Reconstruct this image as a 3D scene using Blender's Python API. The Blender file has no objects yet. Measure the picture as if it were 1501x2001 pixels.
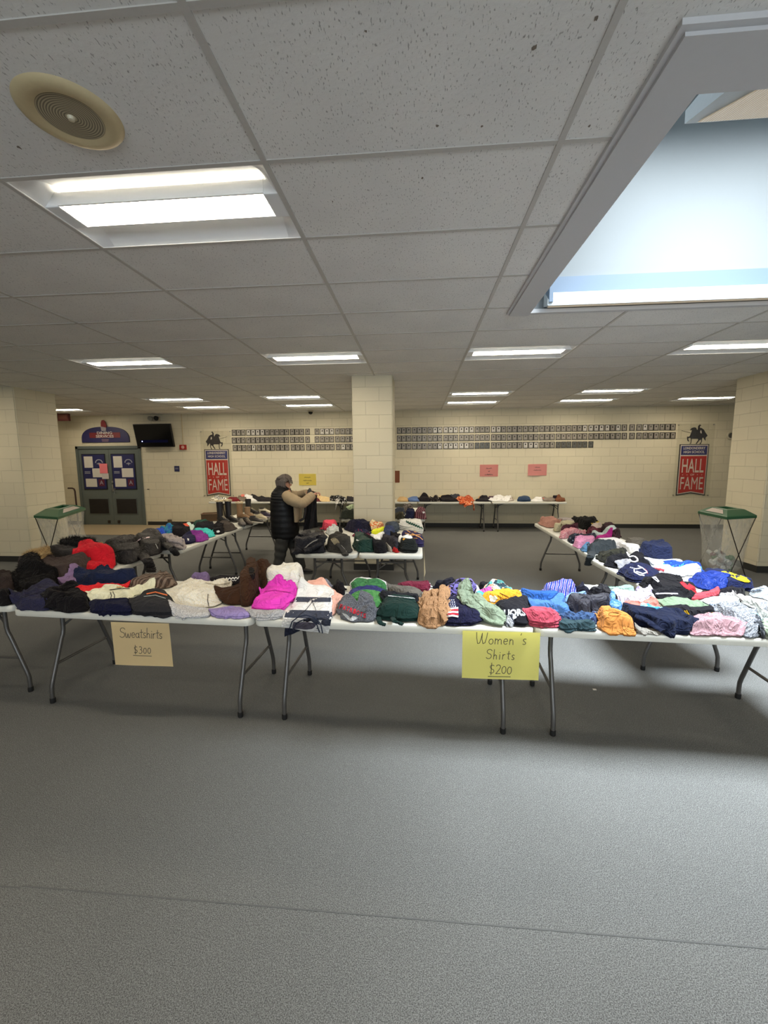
import bpy, bmesh, math, random
import numpy as np
from mathutils import Vector, Matrix
from mathutils.bvhtree import BVHTree
C = bpy.context.scene.collection
PI = math.pi
# ------------------------------------------------------------------ camera
CAM_H, PITCH, YAW, ROLL, FPX = 1.7047, math.radians(7.0352), math.radians(4.7527), math.radians(-0.3999), 807.53
fwd = Vector((-math.sin(YAW)*math.cos(PITCH), math.cos(YAW)*math.cos(PITCH), -math.sin(PITCH)))
rt0 = Vector((math.cos(YAW), math.sin(YAW), 0)); up0 = rt0.cross(fwd)
RT = rt0*math.cos(ROLL)+up0*math.sin(ROLL); UP = -rt0*math.sin(ROLL)+up0*math.cos(ROLL)
cd = bpy.data.cameras.new('camera'); cam = bpy.data.objects.new('camera', cd); C.objects.link(cam)
cd.sensor_fit = 'HORIZONTAL'; cd.sensor_width = 36; cd.lens = FPX/1501*36; cd.clip_start = .05
m = Matrix((RT, UP, -fwd)).transposed().to_4x4(); m.translation = (0, 0, CAM_H); cam.matrix_world = m
bpy.context.scene.camera = cam
def ray(px, py):
    return (fwd + RT*((px-750.5)/FPX) - UP*((py-1000.5)/FPX))
def at(px, py, z=None, y=None, x=None):
    """a point measured on the photograph, on the plane z=, y= or x="""
    d = ray(px, py)
    t = (z-CAM_H)/d.z if z is not None else (y/d.y if y is not None else x/d.x)
    return Vector((0, 0, CAM_H)) + d*t
# ------------------------------------------------------------------ world, exposure, daylight
sc = bpy.context.scene
sc.view_settings.view_transform = 'Standard'; sc.view_settings.look = 'None'
sc.view_settings.exposure = 1.84; sc.view_settings.gamma = 1.0; sc.view_settings.use_curve_mapping = False
W = bpy.data.worlds.new('sky'); sc.world = W; W.use_nodes = True
W.node_tree.nodes['Background'].inputs[0].default_value = (.62, .80, 1.0, 1)
W.node_tree.nodes['Background'].inputs[1].default_value = .6
HC, YW = 2.971, 10.674
LAMP_COL, LAMP_POWER = (1.0, .87, .66), 12.0
def area(name, loc, rot, sx, sy, power, col, spread=180):
    l = bpy.data.lights.new(name, 'AREA'); l.shape = 'RECTANGLE'; l.size = sx; l.size_y = sy; l.energy = power; l.color = col
    o = bpy.data.objects.new(name, l); C.objects.link(o); o.location = loc; o.rotation_euler = rot; o['kind'] = 'helper'; l.spread = math.radians(spread); return o
area('skylight_daylight', (2.3, 2.7, 4.72), (0, 0, 0), 1.9, 1.4, 94, (.88, .95, 1.0), 106)
area('window_daylight', (1.0, -4.85, 1.7), (-PI/2, 0, PI), 7.0, 1.5, 66, (.84, .93, 1.0))
sc.cycles.max_bounces = 8; sc.cycles.diffuse_bounces = 5; sc.cycles.glossy_bounces = 3; sc.cycles.transmission_bounces = 6
sc.cycles.transparent_max_bounces = 12; sc.cycles.caustics_reflective = False; sc.cycles.caustics_refractive = False
sc.cycles.sample_clamp_indirect = 6; sc.cycles.use_denoising = True
# ------------------------------------------------------------------ materials
def lin(c):
    return tuple(((v/255)/12.92 if v/255 <= .04045 else ((v/255+.055)/1.055)**2.4) for v in c)
MATS = {}
def base_mat(name, col, rough=.6, metal=0., spec=.5, **k):
    m = bpy.data.materials.new(name); m.use_nodes = True; nt = m.node_tree; b = nt.nodes['Principled BSDF']
    b.inputs['Base Color'].default_value = (*col, 1); b.inputs['Roughness'].default_value = rough
    b.inputs['Metallic'].default_value = metal; b.inputs['Specular IOR Level'].default_value = spec
    return m, nt, b
def N(nt, t, **k):
    n = nt.nodes.new(t)
    for a, v in k.items():
        if a.startswith('i_'): n.inputs[a[2:].replace('_', ' ')].default_value = v
        else: setattr(n, a, v)
    return n
def simple(key, col, rough=.6, metal=0., bump=0., bscale=60., vary=.06, spec=.5):
    if key in MATS: return MATS[key]
    m, nt, b = base_mat(key, col, rough, metal, spec); L = nt.links
    tc = N(nt, 'ShaderNodeTexCoord'); nz = N(nt, 'ShaderNodeTexNoise', i_Scale=bscale, i_Detail=3.)
    L.new(tc.outputs['Object'], nz.inputs['Vector'])
    rp = N(nt, 'ShaderNodeMapRange'); rp.inputs['To Min'].default_value = 1-vary; rp.inputs['To Max'].default_value = 1+vary
    L.new(nz.outputs['Fac'], rp.inputs['Value'])
    mx = N(nt, 'ShaderNodeVectorMath', operation='SCALE'); mx.inputs[0].default_value = col
    L.new(rp.outputs[0], mx.inputs['Scale']); L.new(mx.outputs[0], b.inputs['Base Color'])
    if bump:
        bp = N(nt, 'ShaderNodeBump'); bp.inputs['Strength'].default_value = bump; bp.inputs['Distance'].default_value = .002
        L.new(nz.outputs['Fac'], bp.inputs['Height']); L.new(bp.outputs[0], b.inputs['Normal'])
    MATS[key] = m; return m
def S(key, rgb, **k): return simple(key, lin(rgb), **k)
def emis(key, col, strength):
    if key in MATS: return MATS[key]
    m = bpy.data.materials.new(key); m.use_nodes = True; nt = m.node_tree; nt.nodes.remove(nt.nodes['Principled BSDF'])
    e = N(nt, 'ShaderNodeEmission'); e.inputs[0].default_value = (*col, 1); e.inputs[1].default_value = strength
    nt.links.new(e.outputs[0], nt.nodes['Material Output'].inputs[0]); MATS[key] = m; return m
# ------------------------------------------------------------------ mesh helpers
def obj(name, bm, mat, parent=None, loc=None, smooth=False):
    me = bpy.data.meshes.new(name); bm.normal_update(); bm.to_mesh(me); bm.free()
    o = bpy.data.objects.new(name, me); C.objects.link(o)
    if mat is not None: me.materials.append(mat)
    if parent is not None: o.parent = parent
    if loc is not None: o.location = loc
    if smooth:
        for p in me.polygons: p.use_smooth = True
        try: me.set_sharp_from_angle(angle=math.radians(42))
        except Exception: pass
    return o
def tag(o, label=None, cat=None, group=None, kind=None):
    if label: o['label'] = label
    if cat: o['category'] = cat
    if group: o['group'] = group
    if kind: o['kind'] = kind
    return o
def thing(name, label, cat, loc=(0, 0, 0), rz=0, group=None):
    o = bpy.data.objects.new(name, None); C.objects.link(o); o.location = loc; o.rotation_euler = (0, 0, rz)
    o.empty_display_size = .05
    return tag(o, label, cat, group)
def struct(name, bm, mat, parent=None, label=None, smooth=False):
    o = obj(name, bm, mat, parent, smooth=smooth)
    if parent is None: o['kind'] = 'structure'
    if label: o['label'] = label
    return o
def bx(bm, x0, x1, y0, y1, z0, z1, bev=0., M=None):
    r = bmesh.ops.create_cube(bm, size=1)
    vs = r['verts']
    for v in vs:
        v.co = Vector(((x0+x1)/2+v.co.x*(x1-x0), (y0+y1)/2+v.co.y*(y1-y0), (z0+z1)/2+v.co.z*(z1-z0)))
    if bev:
        es = list({e for v in vs for e in v.link_edges})
        r2 = bmesh.ops.bevel(bm, geom=es, offset=bev, segments=2, profile=.6, affect='EDGES')
        vs = [v for v in r2['verts']]
    if M is not None:
        for v in {v for v in vs}: v.co = M @ v.co
    return bm
def B(): return bmesh.new()
def tube(bm, pts, r, n=8, cap=True, closed=False):
    pts = [Vector(p) for p in pts]; rings = []
    rr = r if isinstance(r, (list, tuple)) else [r]*len(pts)
    ref = Vector((0, 0, 1))
    for i, p in enumerate(pts):
        a = pts[(i-1) % len(pts)] if (i > 0 or closed) else p; b = pts[(i+1) % len(pts)] if (i < len(pts)-1 or closed) else p
        t = (b-a).normalized() if (b-a).length > 1e-9 else Vector((0, 0, 1))
        if abs(t.dot(ref)) > .95: ref = Vector((1, 0, 0)) if abs(t.x) < .9 else Vector((0, 1, 0))
        u = t.cross(ref).normalized(); w = t.cross(u)
        rings.append([bm.verts.new(p+(u*math.cos(2*PI*k/n)+w*math.sin(2*PI*k/n))*rr[i]) for k in range(n)])
    m = len(rings)
    for i in range(m if closed else m-1):
        A, D = rings[i], rings[(i+1) % m]
        for k in range(n): bm.faces.new((A[k], A[(k+1) % n], D[(k+1) % n], D[k]))
    if cap and not closed:
        bm.faces.new(rings[0][::-1]); bm.faces.new(rings[-1])
    return bm
def prism(bm, poly, M, d):
    """extrude a 2-D polygon by d along local z, placed by M"""
    n = len(poly)
    a = [bm.verts.new(M @ Vector((x, y, 0))) for x, y in poly]; b = [bm.verts.new(M @ Vector((x, y, d))) for x, y in poly]
    bm.faces.new(a[::-1]); bm.faces.new(b)
    for i in range(n): bm.faces.new((a[i], a[(i+1) % n], b[(i+1) % n], b[i]))
    return bm
def lathe(bm, prof, c=(0, 0, 0), n=32, M=None):
    rings = []
    for r, z in prof:
        rings.append([Vector((c[0]+r*math.cos(2*PI*k/n), c[1]+r*math.sin(2*PI*k/n), c[2]+z)) for k in range(n)])
    vr = [[bm.verts.new((M @ p) if M is not None else p) for p in R_] for R_ in rings]
    for A, D in zip(vr, vr[1:]):
        for k in range(n): bm.faces.new((A[k], A[(k+1) % n], D[(k+1) % n], D[k]))
    if prof[0][0] > 1e-6: bm.faces.new(vr[0][::-1])
    if prof[-1][0] > 1e-6: bm.faces.new(vr[-1])
    bmesh.ops.remove_doubles(bm, verts=bm.verts, dist=1e-6)
    return bm
def text_bm(s, size, font=None, bold=0., xs=1., align='CENTER', spacing=1.):
    cu = bpy.data.curves.new('t', 'FONT'); cu.body = s; cu.size = size; cu.align_x = align; cu.align_y = 'CENTER'
    cu.offset = bold; cu.space_character = spacing; cu.resolution_u = 2
    o = bpy.data.objects.new('t', cu); C.objects.link(o); dg = bpy.context.evaluated_depsgraph_get(); dg.update()
    me = bpy.data.meshes.new_from_object(o.evaluated_get(dg)); bm = B(); bm.from_mesh(me)
    bpy.data.objects.remove(o); bpy.data.curves.remove(cu); bpy.data.meshes.remove(me)
    for v in bm.verts: v.co.x *= xs
    return bm
def copy_thing(root, loc, rz=None, label=None, group=None):
    r = root.copy(); C.objects.link(r); r.location = loc
    if rz is not None: r.rotation_euler = (0, 0, rz)
    if label: r['label'] = label
    if group: r['group'] = group
    for ch in list(root.children):
        c = ch.copy(); C.objects.link(c); c.parent = r; c.matrix_parent_inverse = ch.matrix_parent_inverse
        for g in list(ch.children):
            d = g.copy(); C.objects.link(d); d.parent = c
    return r
# ------------------------------------------------------------------ structure materials
def mat_block():
    m, nt, b = base_mat('painted_block', (.6, .5, .35), .55); L = nt.links
    geo = N(nt, 'ShaderNodeNewGeometry'); sp = N(nt, 'ShaderNodeSeparateXYZ'); L.new(geo.outputs['Position'], sp.inputs[0])
    sn = N(nt, 'ShaderNodeSeparateXYZ'); L.new(geo.outputs['True Normal'], sn.inputs[0])
    ab = N(nt, 'ShaderNodeMath', operation='ABSOLUTE'); L.new(sn.outputs[0], ab.inputs[0])
    gt = N(nt, 'ShaderNodeMath', operation='GREATER_THAN'); gt.inputs[1].default_value = .5; L.new(ab.outputs[0], gt.inputs[0])
    mx = N(nt, 'ShaderNodeMix'); L.new(gt.outputs[0], mx.inputs[0]); L.new(sp.outputs[0], mx.inputs[2]); L.new(sp.outputs[1], mx.inputs[3])
    ad = N(nt, 'ShaderNodeMath', operation='ADD'); ad.inputs[1].default_value = .215+2.0; L.new(mx.outputs[0], ad.inputs[0])
    az = N(nt, 'ShaderNodeMath', operation='ADD'); az.inputs[1].default_value = .0425; L.new(sp.outputs[2], az.inputs[0])
    cb = N(nt, 'ShaderNodeCombineXYZ'); L.new(ad.outputs[0], cb.inputs[0]); L.new(az.outputs[0], cb.inputs[1])
    br = N(nt, 'ShaderNodeTexBrick'); L.new(cb.outputs[0], br.inputs['Vector'])
    br.offset = .5; br.inputs['Scale'].default_value = 1; br.inputs['Mortar Size'].default_value = .0045; br.inputs['Mortar Smooth'].default_value = .35
    br.inputs['Brick Width'].default_value = .4064; br.inputs['Row Height'].default_value = .2032
    br.inputs['Color1'].default_value = (.625, .572, .425, 1); br.inputs['Color2'].default_value = (.60, .552, .41, 1); br.inputs['Mortar'].default_value = (.50, .455, .335, 1)
    nz = N(nt, 'ShaderNodeTexNoise', i_Scale=1.1, i_Detail=4.); L.new(geo.outputs['Position'], nz.inputs['Vector'])
    r2 = N(nt, 'ShaderNodeMapRange'); r2.inputs['To Min'].default_value = .94; r2.inputs['To Max'].default_value = 1.05; L.new(nz.outputs[0], r2.inputs[0])
    vm = N(nt, 'ShaderNodeVectorMath', operation='SCALE'); L.new(br.outputs['Color'], vm.inputs[0]); L.new(r2.outputs[0], vm.inputs['Scale'])
    L.new(vm.outputs[0], b.inputs['Base Color'])
    fine = N(nt, 'ShaderNodeTexNoise', i_Scale=90., i_Detail=4.); L.new(geo.outputs['Position'], fine.inputs['Vector'])
    m1 = N(nt, 'ShaderNodeMath', operation='MULTIPLY'); m1.inputs[1].default_value = -1.; L.new(br.outputs['Fac'], m1.inputs[0])
    m2 = N(nt, 'ShaderNodeMath', operation='MULTIPLY_ADD'); m2.inputs[1].default_value = .18; L.new(fine.outputs[0], m2.inputs[0]); L.new(m1.outputs[0], m2.inputs[2])
    bp = N(nt, 'ShaderNodeBump'); bp.inputs['Strength'].default_value = .7; bp.inputs['Distance'].default_value = .004
    L.new(m2.outputs[0], bp.inputs['Height']); L.new(bp.outputs[0], b.inputs['Normal'])
    return m
def mat_carpet():
    m, nt, b = base_mat('grey_carpet', (.1, .1, .1), .95, spec=.15); L = nt.links
    geo = N(nt, 'ShaderNodeNewGeometry')
    n1 = N(nt, 'ShaderNodeTexNoise', i_Scale=290., i_Detail=2.); L.new(geo.outputs['Position'], n1.inputs['Vector'])
    n2 = N(nt, 'ShaderNodeTexVoronoi', i_Scale=200.); L.new(geo.outputs['Position'], n2.inputs['Vector'])
    n3 = N(nt, 'ShaderNodeTexNoise', i_Scale=1.6, i_Detail=5.); L.new(geo.outputs['Position'], n3.inputs['Vector'])
    r = N(nt, 'ShaderNodeValToRGB'); e = r.color_ramp.elements
    e[0].position = .36; e[0].color = (.066, .068, .067, 1); e[1].position = .66; e[1].color = (.200, .206, .204, 1)
    k = e.new(.5); k.color = (.119, .122, .120, 1)
    mm = N(nt, 'ShaderNodeMath', operation='MULTIPLY_ADD'); mm.inputs[1].default_value = .14; L.new(n2.outputs['Distance'], mm.inputs[0]); L.new(n1.outputs[0], mm.inputs[2])
    sb = N(nt, 'ShaderNodeMath', operation='SUBTRACT'); sb.inputs[1].default_value = .05; L.new(mm.outputs[0], sb.inputs[0]); L.new(sb.outputs[0], r.inputs[0])
    r3 = N(nt, 'ShaderNodeMapRange'); r3.inputs['To Min'].default_value = .9; r3.inputs['To Max'].default_value = 1.1; L.new(n3.outputs[0], r3.inputs[0])
    vm = N(nt, 'ShaderNodeVectorMath', operation='SCALE'); L.new(r.outputs[0], vm.inputs[0]); L.new(r3.outputs[0], vm.inputs['Scale']); L.new(vm.outputs[0], b.inputs['Base Color'])
    bp = N(nt, 'ShaderNodeBump'); bp.inputs['Strength'].default_value = .6; bp.inputs['Distance'].default_value = .004
    L.new(n1.outputs[0], bp.inputs['Height']); L.new(bp.outputs[0], b.inputs['Normal'])
    return m
def mat_tile():
    m, nt, b = base_mat('ceiling_tile', (.5, .5, .5), .92, spec=.2); L = nt.links
    geo = N(nt, 'ShaderNodeNewGeometry')
    mp = N(nt, 'ShaderNodeMapping'); mp.inputs['Scale'].default_value = (190, 62, 60); L.new(geo.outputs['Position'], mp.inputs[0])
    n1 = N(nt, 'ShaderNodeTexNoise', i_Scale=1., i_Detail=2.); L.new(mp.outputs[0], n1.inputs['Vector'])
    r = N(nt, 'ShaderNodeValToRGB'); e = r.color_ramp.elements
    e[0].position = .305; e[0].color = (.42, .41, .40, 1); e[1].position = .37; e[1].color = (.79, .785, .77, 1)
    L.new(n1.outputs[0], r.inputs[0])
    n2 = N(nt, 'ShaderNodeTexNoise', i_Scale=2.3, i_Detail=3.); L.new(geo.outputs['Position'], n2.inputs['Vector'])
    r2 = N(nt, 'ShaderNodeValToRGB'); e = r2.color_ramp.elements
    e[0].position = .0; e[0].color = (.85, .85, .85, 1); e[1].position = 1.; e[1].color = (1.08, 1.07, 1.05, 1); L.new(n2.outputs[0], r2.inputs[0])
    mx = N(nt, 'ShaderNodeMix', data_type='RGBA', blend_type='MULTIPLY'); mx.inputs[0].default_value = 1
    L.new(r.outputs[0], mx.inputs[6]); L.new(r2.outputs[0], mx.inputs[7]); L.new(mx.outputs[2], b.inputs['Base Color'])
    n4 = N(nt, 'ShaderNodeTexNoise', i_Scale=45., i_Detail=4.); L.new(geo.outputs['Position'], n4.inputs['Vector'])
    ad = N(nt, 'ShaderNodeMath', operation='ADD'); L.new(n4.outputs[0], ad.inputs[0]); L.new(r.outputs[0], ad.inputs[1])
    bp = N(nt, 'ShaderNodeBump'); bp.inputs['Strength'].default_value = .45; bp.inputs['Distance'].default_value = .004
    L.new(ad.outputs[0], bp.inputs['Height']); L.new(bp.outputs[0], b.inputs['Normal'])
    return m
M_BLOCK, M_CARPET, M_TILE = mat_block(), mat_carpet(), mat_tile()
M_GRID = S('grid_metal', (190, 187, 182), rough=.5)
M_BASE = S('black_vinyl_base', (38, 38, 36), rough=.6)
M_VCT = S('beige_floor_tile', (176, 158, 128), rough=.35, bscale=20, vary=.08)
M_DRY = S('white_drywall', (124, 129, 131), rough=.9, vary=.01)
M_TRIM = S('grey_trim_paint', (196, 196, 198), rough=.6, vary=.02)
M_TOP = S('grey_white_plastic', (212, 212, 204), rough=.45, bump=.3, bscale=250)
M_LEG = S('grey_powder_coat', (92, 90, 88), rough=.4, metal=.5)
M_RUB = S('black_rubber', (18, 18, 18), rough=.7)
# ------------------------------------------------------------------ ceiling with openings
GX = [-1.874+1.2192*k for k in range(-8, 12)]; GY = [1.8774+.6096*k for k in range(-12, 15)]
FIX = [(-1.874, 0)] + [(-1.874+1.2192*k, 5) for k in (-2, 0, 2, 4)] + [(-1.874+1.2192*k, 10) for k in (-3, -1, 2, 4)] + [(-1.874+1.2192*k, 12) for k in (-6, -3, -1, 2, 4, 6)] \
    + [(-1.874+1.2192*k, -5) for k in (-4, -2, 0, 2, 4)] + [(-1.874+1.2192*k, 5) for k in (-5,)] + [(-1.874+1.2192*k, 0) for k in (-4, 5)]
SX0, SX1, SY0, SY1 = .945, 3.55, 1.66, 3.842
TX0, TX1, TY0, TY1 = .78, 3.72, 1.45, 3.842
XR0, XR1, YR0, YR1 = -11., 10., -5., YW
bm = B()
xs = sorted(set([XR0, XR1, TX0, TX1]+[x for x in GX if XR0 < x < XR1])); ys = sorted(set([YR0, YR1, TY0, TY1]+[y for y in GY if YR0 < y < YR1]))
def hole(cx, cy):
    if TX0 < cx < TX1 and TY0 < cy < TY1: return True
    return any(fx < cx < fx+1.2192 and GY[12]+.6096*k < cy < GY[12]+.6096*(k+1) for fx, k in FIX)
vv = {}
def gv(x, y):
    if (x, y) not in vv: vv[(x, y)] = bm.verts.new((x, y, HC))
    return vv[(x, y)]
for x0, x1 in zip(xs, xs[1:]):
    for y0, y1 in zip(ys, ys[1:]):
        if not hole((x0+x1)/2, (y0+y1)/2): bm.faces.new((gv(x0, y0), gv(x0, y1), gv(x1, y1), gv(x1, y0)))
struct('ceiling', bm, M_TILE)
bm = B()
def bars(horizontal, c, lo, hi):
    segs = [(lo, hi)]
    if horizontal:
        if TY0 < c < TY1: segs = [(lo, TX0), (TX1, hi)]
        for a, b in segs: bx(bm, a, b, c-.0115, c+.0115, HC-.004, HC+.002)
    else:
        if TX0 < c < TX1: segs = [(lo, TY0), (TY1, hi)]
        for a, b in segs: bx(bm, c-.012, c+.012, a, b, HC-.005, HC+.001)
for x in GX:
    if XR0 < x < XR1: bars(False, x, YR0, YR1)
for y in GY:
    if YR0 < y < YR1: bars(True, y, XR0, XR1)
struct('trim_1', bm, M_GRID, label='suspended ceiling grid bars')
# skylight trim and well
bm = B()
bx(bm, TX0, SX0, TY0, TY1, HC-.03, HC+.03); bx(bm, SX1, TX1, TY0, TY1, HC-.03, HC+.03); bx(bm, SX0, SX1, TY0, SY0, HC-.03, HC+.03)
bx(bm, TX0-.022, TX0, TY0-.022, TY1, HC-.018, HC+.01); bx(bm, TX1, TX1+.022, TY0, TY1, HC-.018, HC+.01)
bx(bm, TX0, TX1, TY0-.022, TY0, HC-.018, HC+.01); bx(bm, SX0, SX1, TY1-.012, TY1+.03, HC-.012, HC+.02)
struct('trim_2', bm, M_TRIM, label='grey painted skylight surround')
ZT = 4.80
bm = B()
bx(bm, SX0-.06, SX0, SY0-.06, SY1+.06, HC+.03, ZT); bx(bm, SX1, SX1+.06, SY0-.06, SY1+.06, HC+.03, ZT)
bx(bm, SX0, SX1, SY1, SY1+.06, HC, ZT); bx(bm, SX0, SX1, SY0-.06, SY0, HC+.03, ZT)
struct('wall_skylight', bm, M_DRY, label='white walls of the skylight well')
bm = B(); bx(bm, SX0-.06, SX1+.06, SY0-.06, SY1+.06, ZT, ZT+.02)
m = S('skylight_glazing', (240, 246, 250), rough=.3); b = m.node_tree.nodes['Principled BSDF']
b.inputs['Transmission Weight'].default_value = .6
struct('window_1', bm, m, label='translucent skylight glazing at the top of the well')
# blue-grey band and cove lamps at the foot of the well
bm = B(); bx(bm, SX0+.16, SX1, SY1-.035, SY1, HC+.055, 3.235); bx(bm, SX0+.13, SX0+.16, SY1-.14, SY1, HC+.03, 3.235)
struct('trim_3', bm, S('pale_blue_metal', (98, 114, 132), rough=.5, vary=.01), label='pale blue metal band round the foot of the skylight well')
def cove(name, label, x0, x1, yb, yf, zb, zf, end):
    t = thing(name, label, 'light', ((x0+x1)/2, yb, HC)); t['kind'] = 'thing'
    bm = B(); L_ = [(yb, zb+.13), (yb, zb), (yf, zf), (yf, zf+.05)]
    def pt(x, k, s=1.): return bm.verts.new((x-(x0+x1)/2, L_[k][0]-yb, L_[k][1]-HC))
    a = [pt(x0, k) for k in range(4)]; b = [pt(x1, k) for k in range(4)]
    bm.faces.new(a); bm.faces.new(b[::-1])
    for k in range(4): bm.faces.new((a[k], a[(k+1) % 4], b[(k+1) % 4], b[k]))
    bmesh.ops.recalc_face_normals(bm, faces=bm.faces)
    obj('housing', bm, S('cove_housing', (170, 176, 178), rough=.5), t)
    bm = B(); dy, dz = yf-yb, zf-zb
    q = [(x0+end, .08), (x1, .08), (x1, .94), (x0+end*.35, .94)]
    a = [bm.verts.new((x-(x0+x1)/2, dy*s, zb-HC+dz*s-.006)) for x, s in q]; b = [bm.verts.new(v.co+Vector((0, 0, .004))) for v in a]
    bm.faces.new(a); bm.faces.new(b[::-1])
    for k in range(4): bm.faces.new((a[k], b[k], b[(k+1) % 4], a[(k+1) % 4]))
    bmesh.ops.recalc_face_normals(bm, faces=bm.faces)
    m, nt, bs = base_mat('ribbed_cream_lens', lin((132, 122, 104)), .4)
    geo = N(nt, 'ShaderNodeNewGeometry'); wv = N(nt, 'ShaderNodeTexWave', i_Scale=28.); nt.links.new(geo.outputs['Position'], wv.inputs['Vector'])
    bp = N(nt, 'ShaderNodeBump'); bp.inputs['Strength'].default_value = .5; bp.inputs['Distance'].default_value = .004; nt.links.new(wv.outputs['Fac'], bp.inputs['Height']); nt.links.new(bp.outputs[0], bs.inputs['Normal'])
    bs.inputs['Emission Color'].default_value = (1, .83, .60, 1); bs.inputs['Emission Strength'].default_value = .07
    obj('lens', bm, m, t)
    return t
cove('cove_light', 'warm lit cove lamp with ribbed cream lens at the near side of the skylight', SX0+.165, SX1, SY0+.02, SY0+.36, HC+.03, HC+.13, .12)
cove('cove_light', 'thin warm lit cove lamp along the far lower edge of the skylight', SX0+.12, SX1, SY1-.01, SY1-.13, HC+.032, HC+.004, .03)
# ------------------------------------------------------------------ floor, walls
bm = B(); bx(bm, XR0, XR1, YR0, YR1, -.1, 0)
struct('floor', bm, M_CARPET)
bm = B(); bx(bm, XR0, -5.1, 9.14, YR1, 0, .006)
struct('floor_tile', bm, M_VCT, label='beige tiled strip in front of the doors')
bm = B(); bx(bm, -1.6, 1.9, 1.352, 1.357, 0, .0015); bx(bm, XR0, -1.6, 1.345, 1.350, 0, .0015); bx(bm, 1.9, XR1, 1.357, 1.362, 0, .0015)
struct('trim_4', bm, S('carpet_seam', (88, 90, 90), rough=.95), label='dark carpet seam')
DX0, DX1, DZ = -9.30, -7.46, 2.14
bm = B(); bx(bm, XR0, DX0, YW, YW+.2, 0, 3.2); bx(bm, DX1, XR1, YW, YW+.2, 0, 3.2); bx(bm, DX0, DX1, YW, YW+.2, DZ, 3.2)
struct('wall_back', bm, M_BLOCK)
bm = B(); bx(bm, XR0-.2, XR0, YR0, YR1, 0, 3.2); struct('wall_left', bm, M_BLOCK)
bm = B(); bx(bm, XR1, XR1+.2, YR0, YR1, 0, 3.2); struct('wall_right', bm, M_BLOCK)
bm = B(); bx(bm, XR0, XR1, YR0-.2, YR0, 0, .9); bx(bm, XR0, XR1, YR0-.2, YR0, 2.5, 3.2); bx(bm, XR0, -2.5, YR0-.2, YR0, .9, 2.5); bx(bm, 4.5, XR1, YR0-.2, YR0, .9, 2.5)
struct('wall_front', bm, M_BLOCK)
bm = B(); bx(bm, -2.5, 4.5, YR0-.06, YR0-.05, .9, 2.5)
gm, nt, b = base_mat('window_glass', (.9, .95, 1), .05); b.inputs['Transmission Weight'].default_value = 1
o = struct('window_2', bm, gm)
bm = B()
for x in (-2.5, -.17, 2.15, 4.44): bx(bm, x, x+.06, YR0-.1, YR0, .9, 2.5)
bx(bm, -2.5, 4.5, YR0-.1, YR0, .9, .96); bx(bm, -2.5, 4.5, YR0-.1, YR0, 2.44, 2.5)
obj('window_frame', bm, M_TRIM, o)
def base_run(name, segs):
    bm = B()
    for s in segs: bx(bm, *s, 0, .10)
    struct(name, bm, M_BASE)
base_run('baseboard_back', [(XR0, DX0-.06, YW-.012, YW), (DX1+.06, XR1, YW-.012, YW)])
base_run('baseboard_left', [(XR0, XR0+.012, YR0, YR1)]); base_run('baseboard_right', [(XR1-.012, XR1, YR0, YR1)])
COLS = [('wall_pillar_left', -7.4, -6.70, 6.52, 7.33), ('wall_pillar_middle', -1.0, -.388, 6.32, 6.93), ('wall_pillar_right', 5.08, 5.75, 6.50, 7.27)]
for nm, x0, x1, y0, y1 in COLS:
    bm = B(); bx(bm, x0, x1, y0, y1, 0, HC)
    es = [e for e in bm.edges if abs(e.verts[0].co.z-e.verts[1].co.z) > 1]
    bmesh.ops.bevel(bm, geom=es, offset=.012, segments=3, affect='EDGES')
    struct(nm, bm, M_BLOCK, label='painted block pillar')
    bm = B(); bx(bm, x0-.01, x1+.01, y0-.01, y1+.01, 0, .10); struct('baseboard_'+nm.split('_')[-1]+'_pillar', bm, M_BASE)
bm = B(); bx(bm, -7.9, -7.4, 6.66, 7.2, 0, HC); struct('wall_pillar_wing', bm, M_BLOCK, label='block return beside the left pillar')
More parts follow.
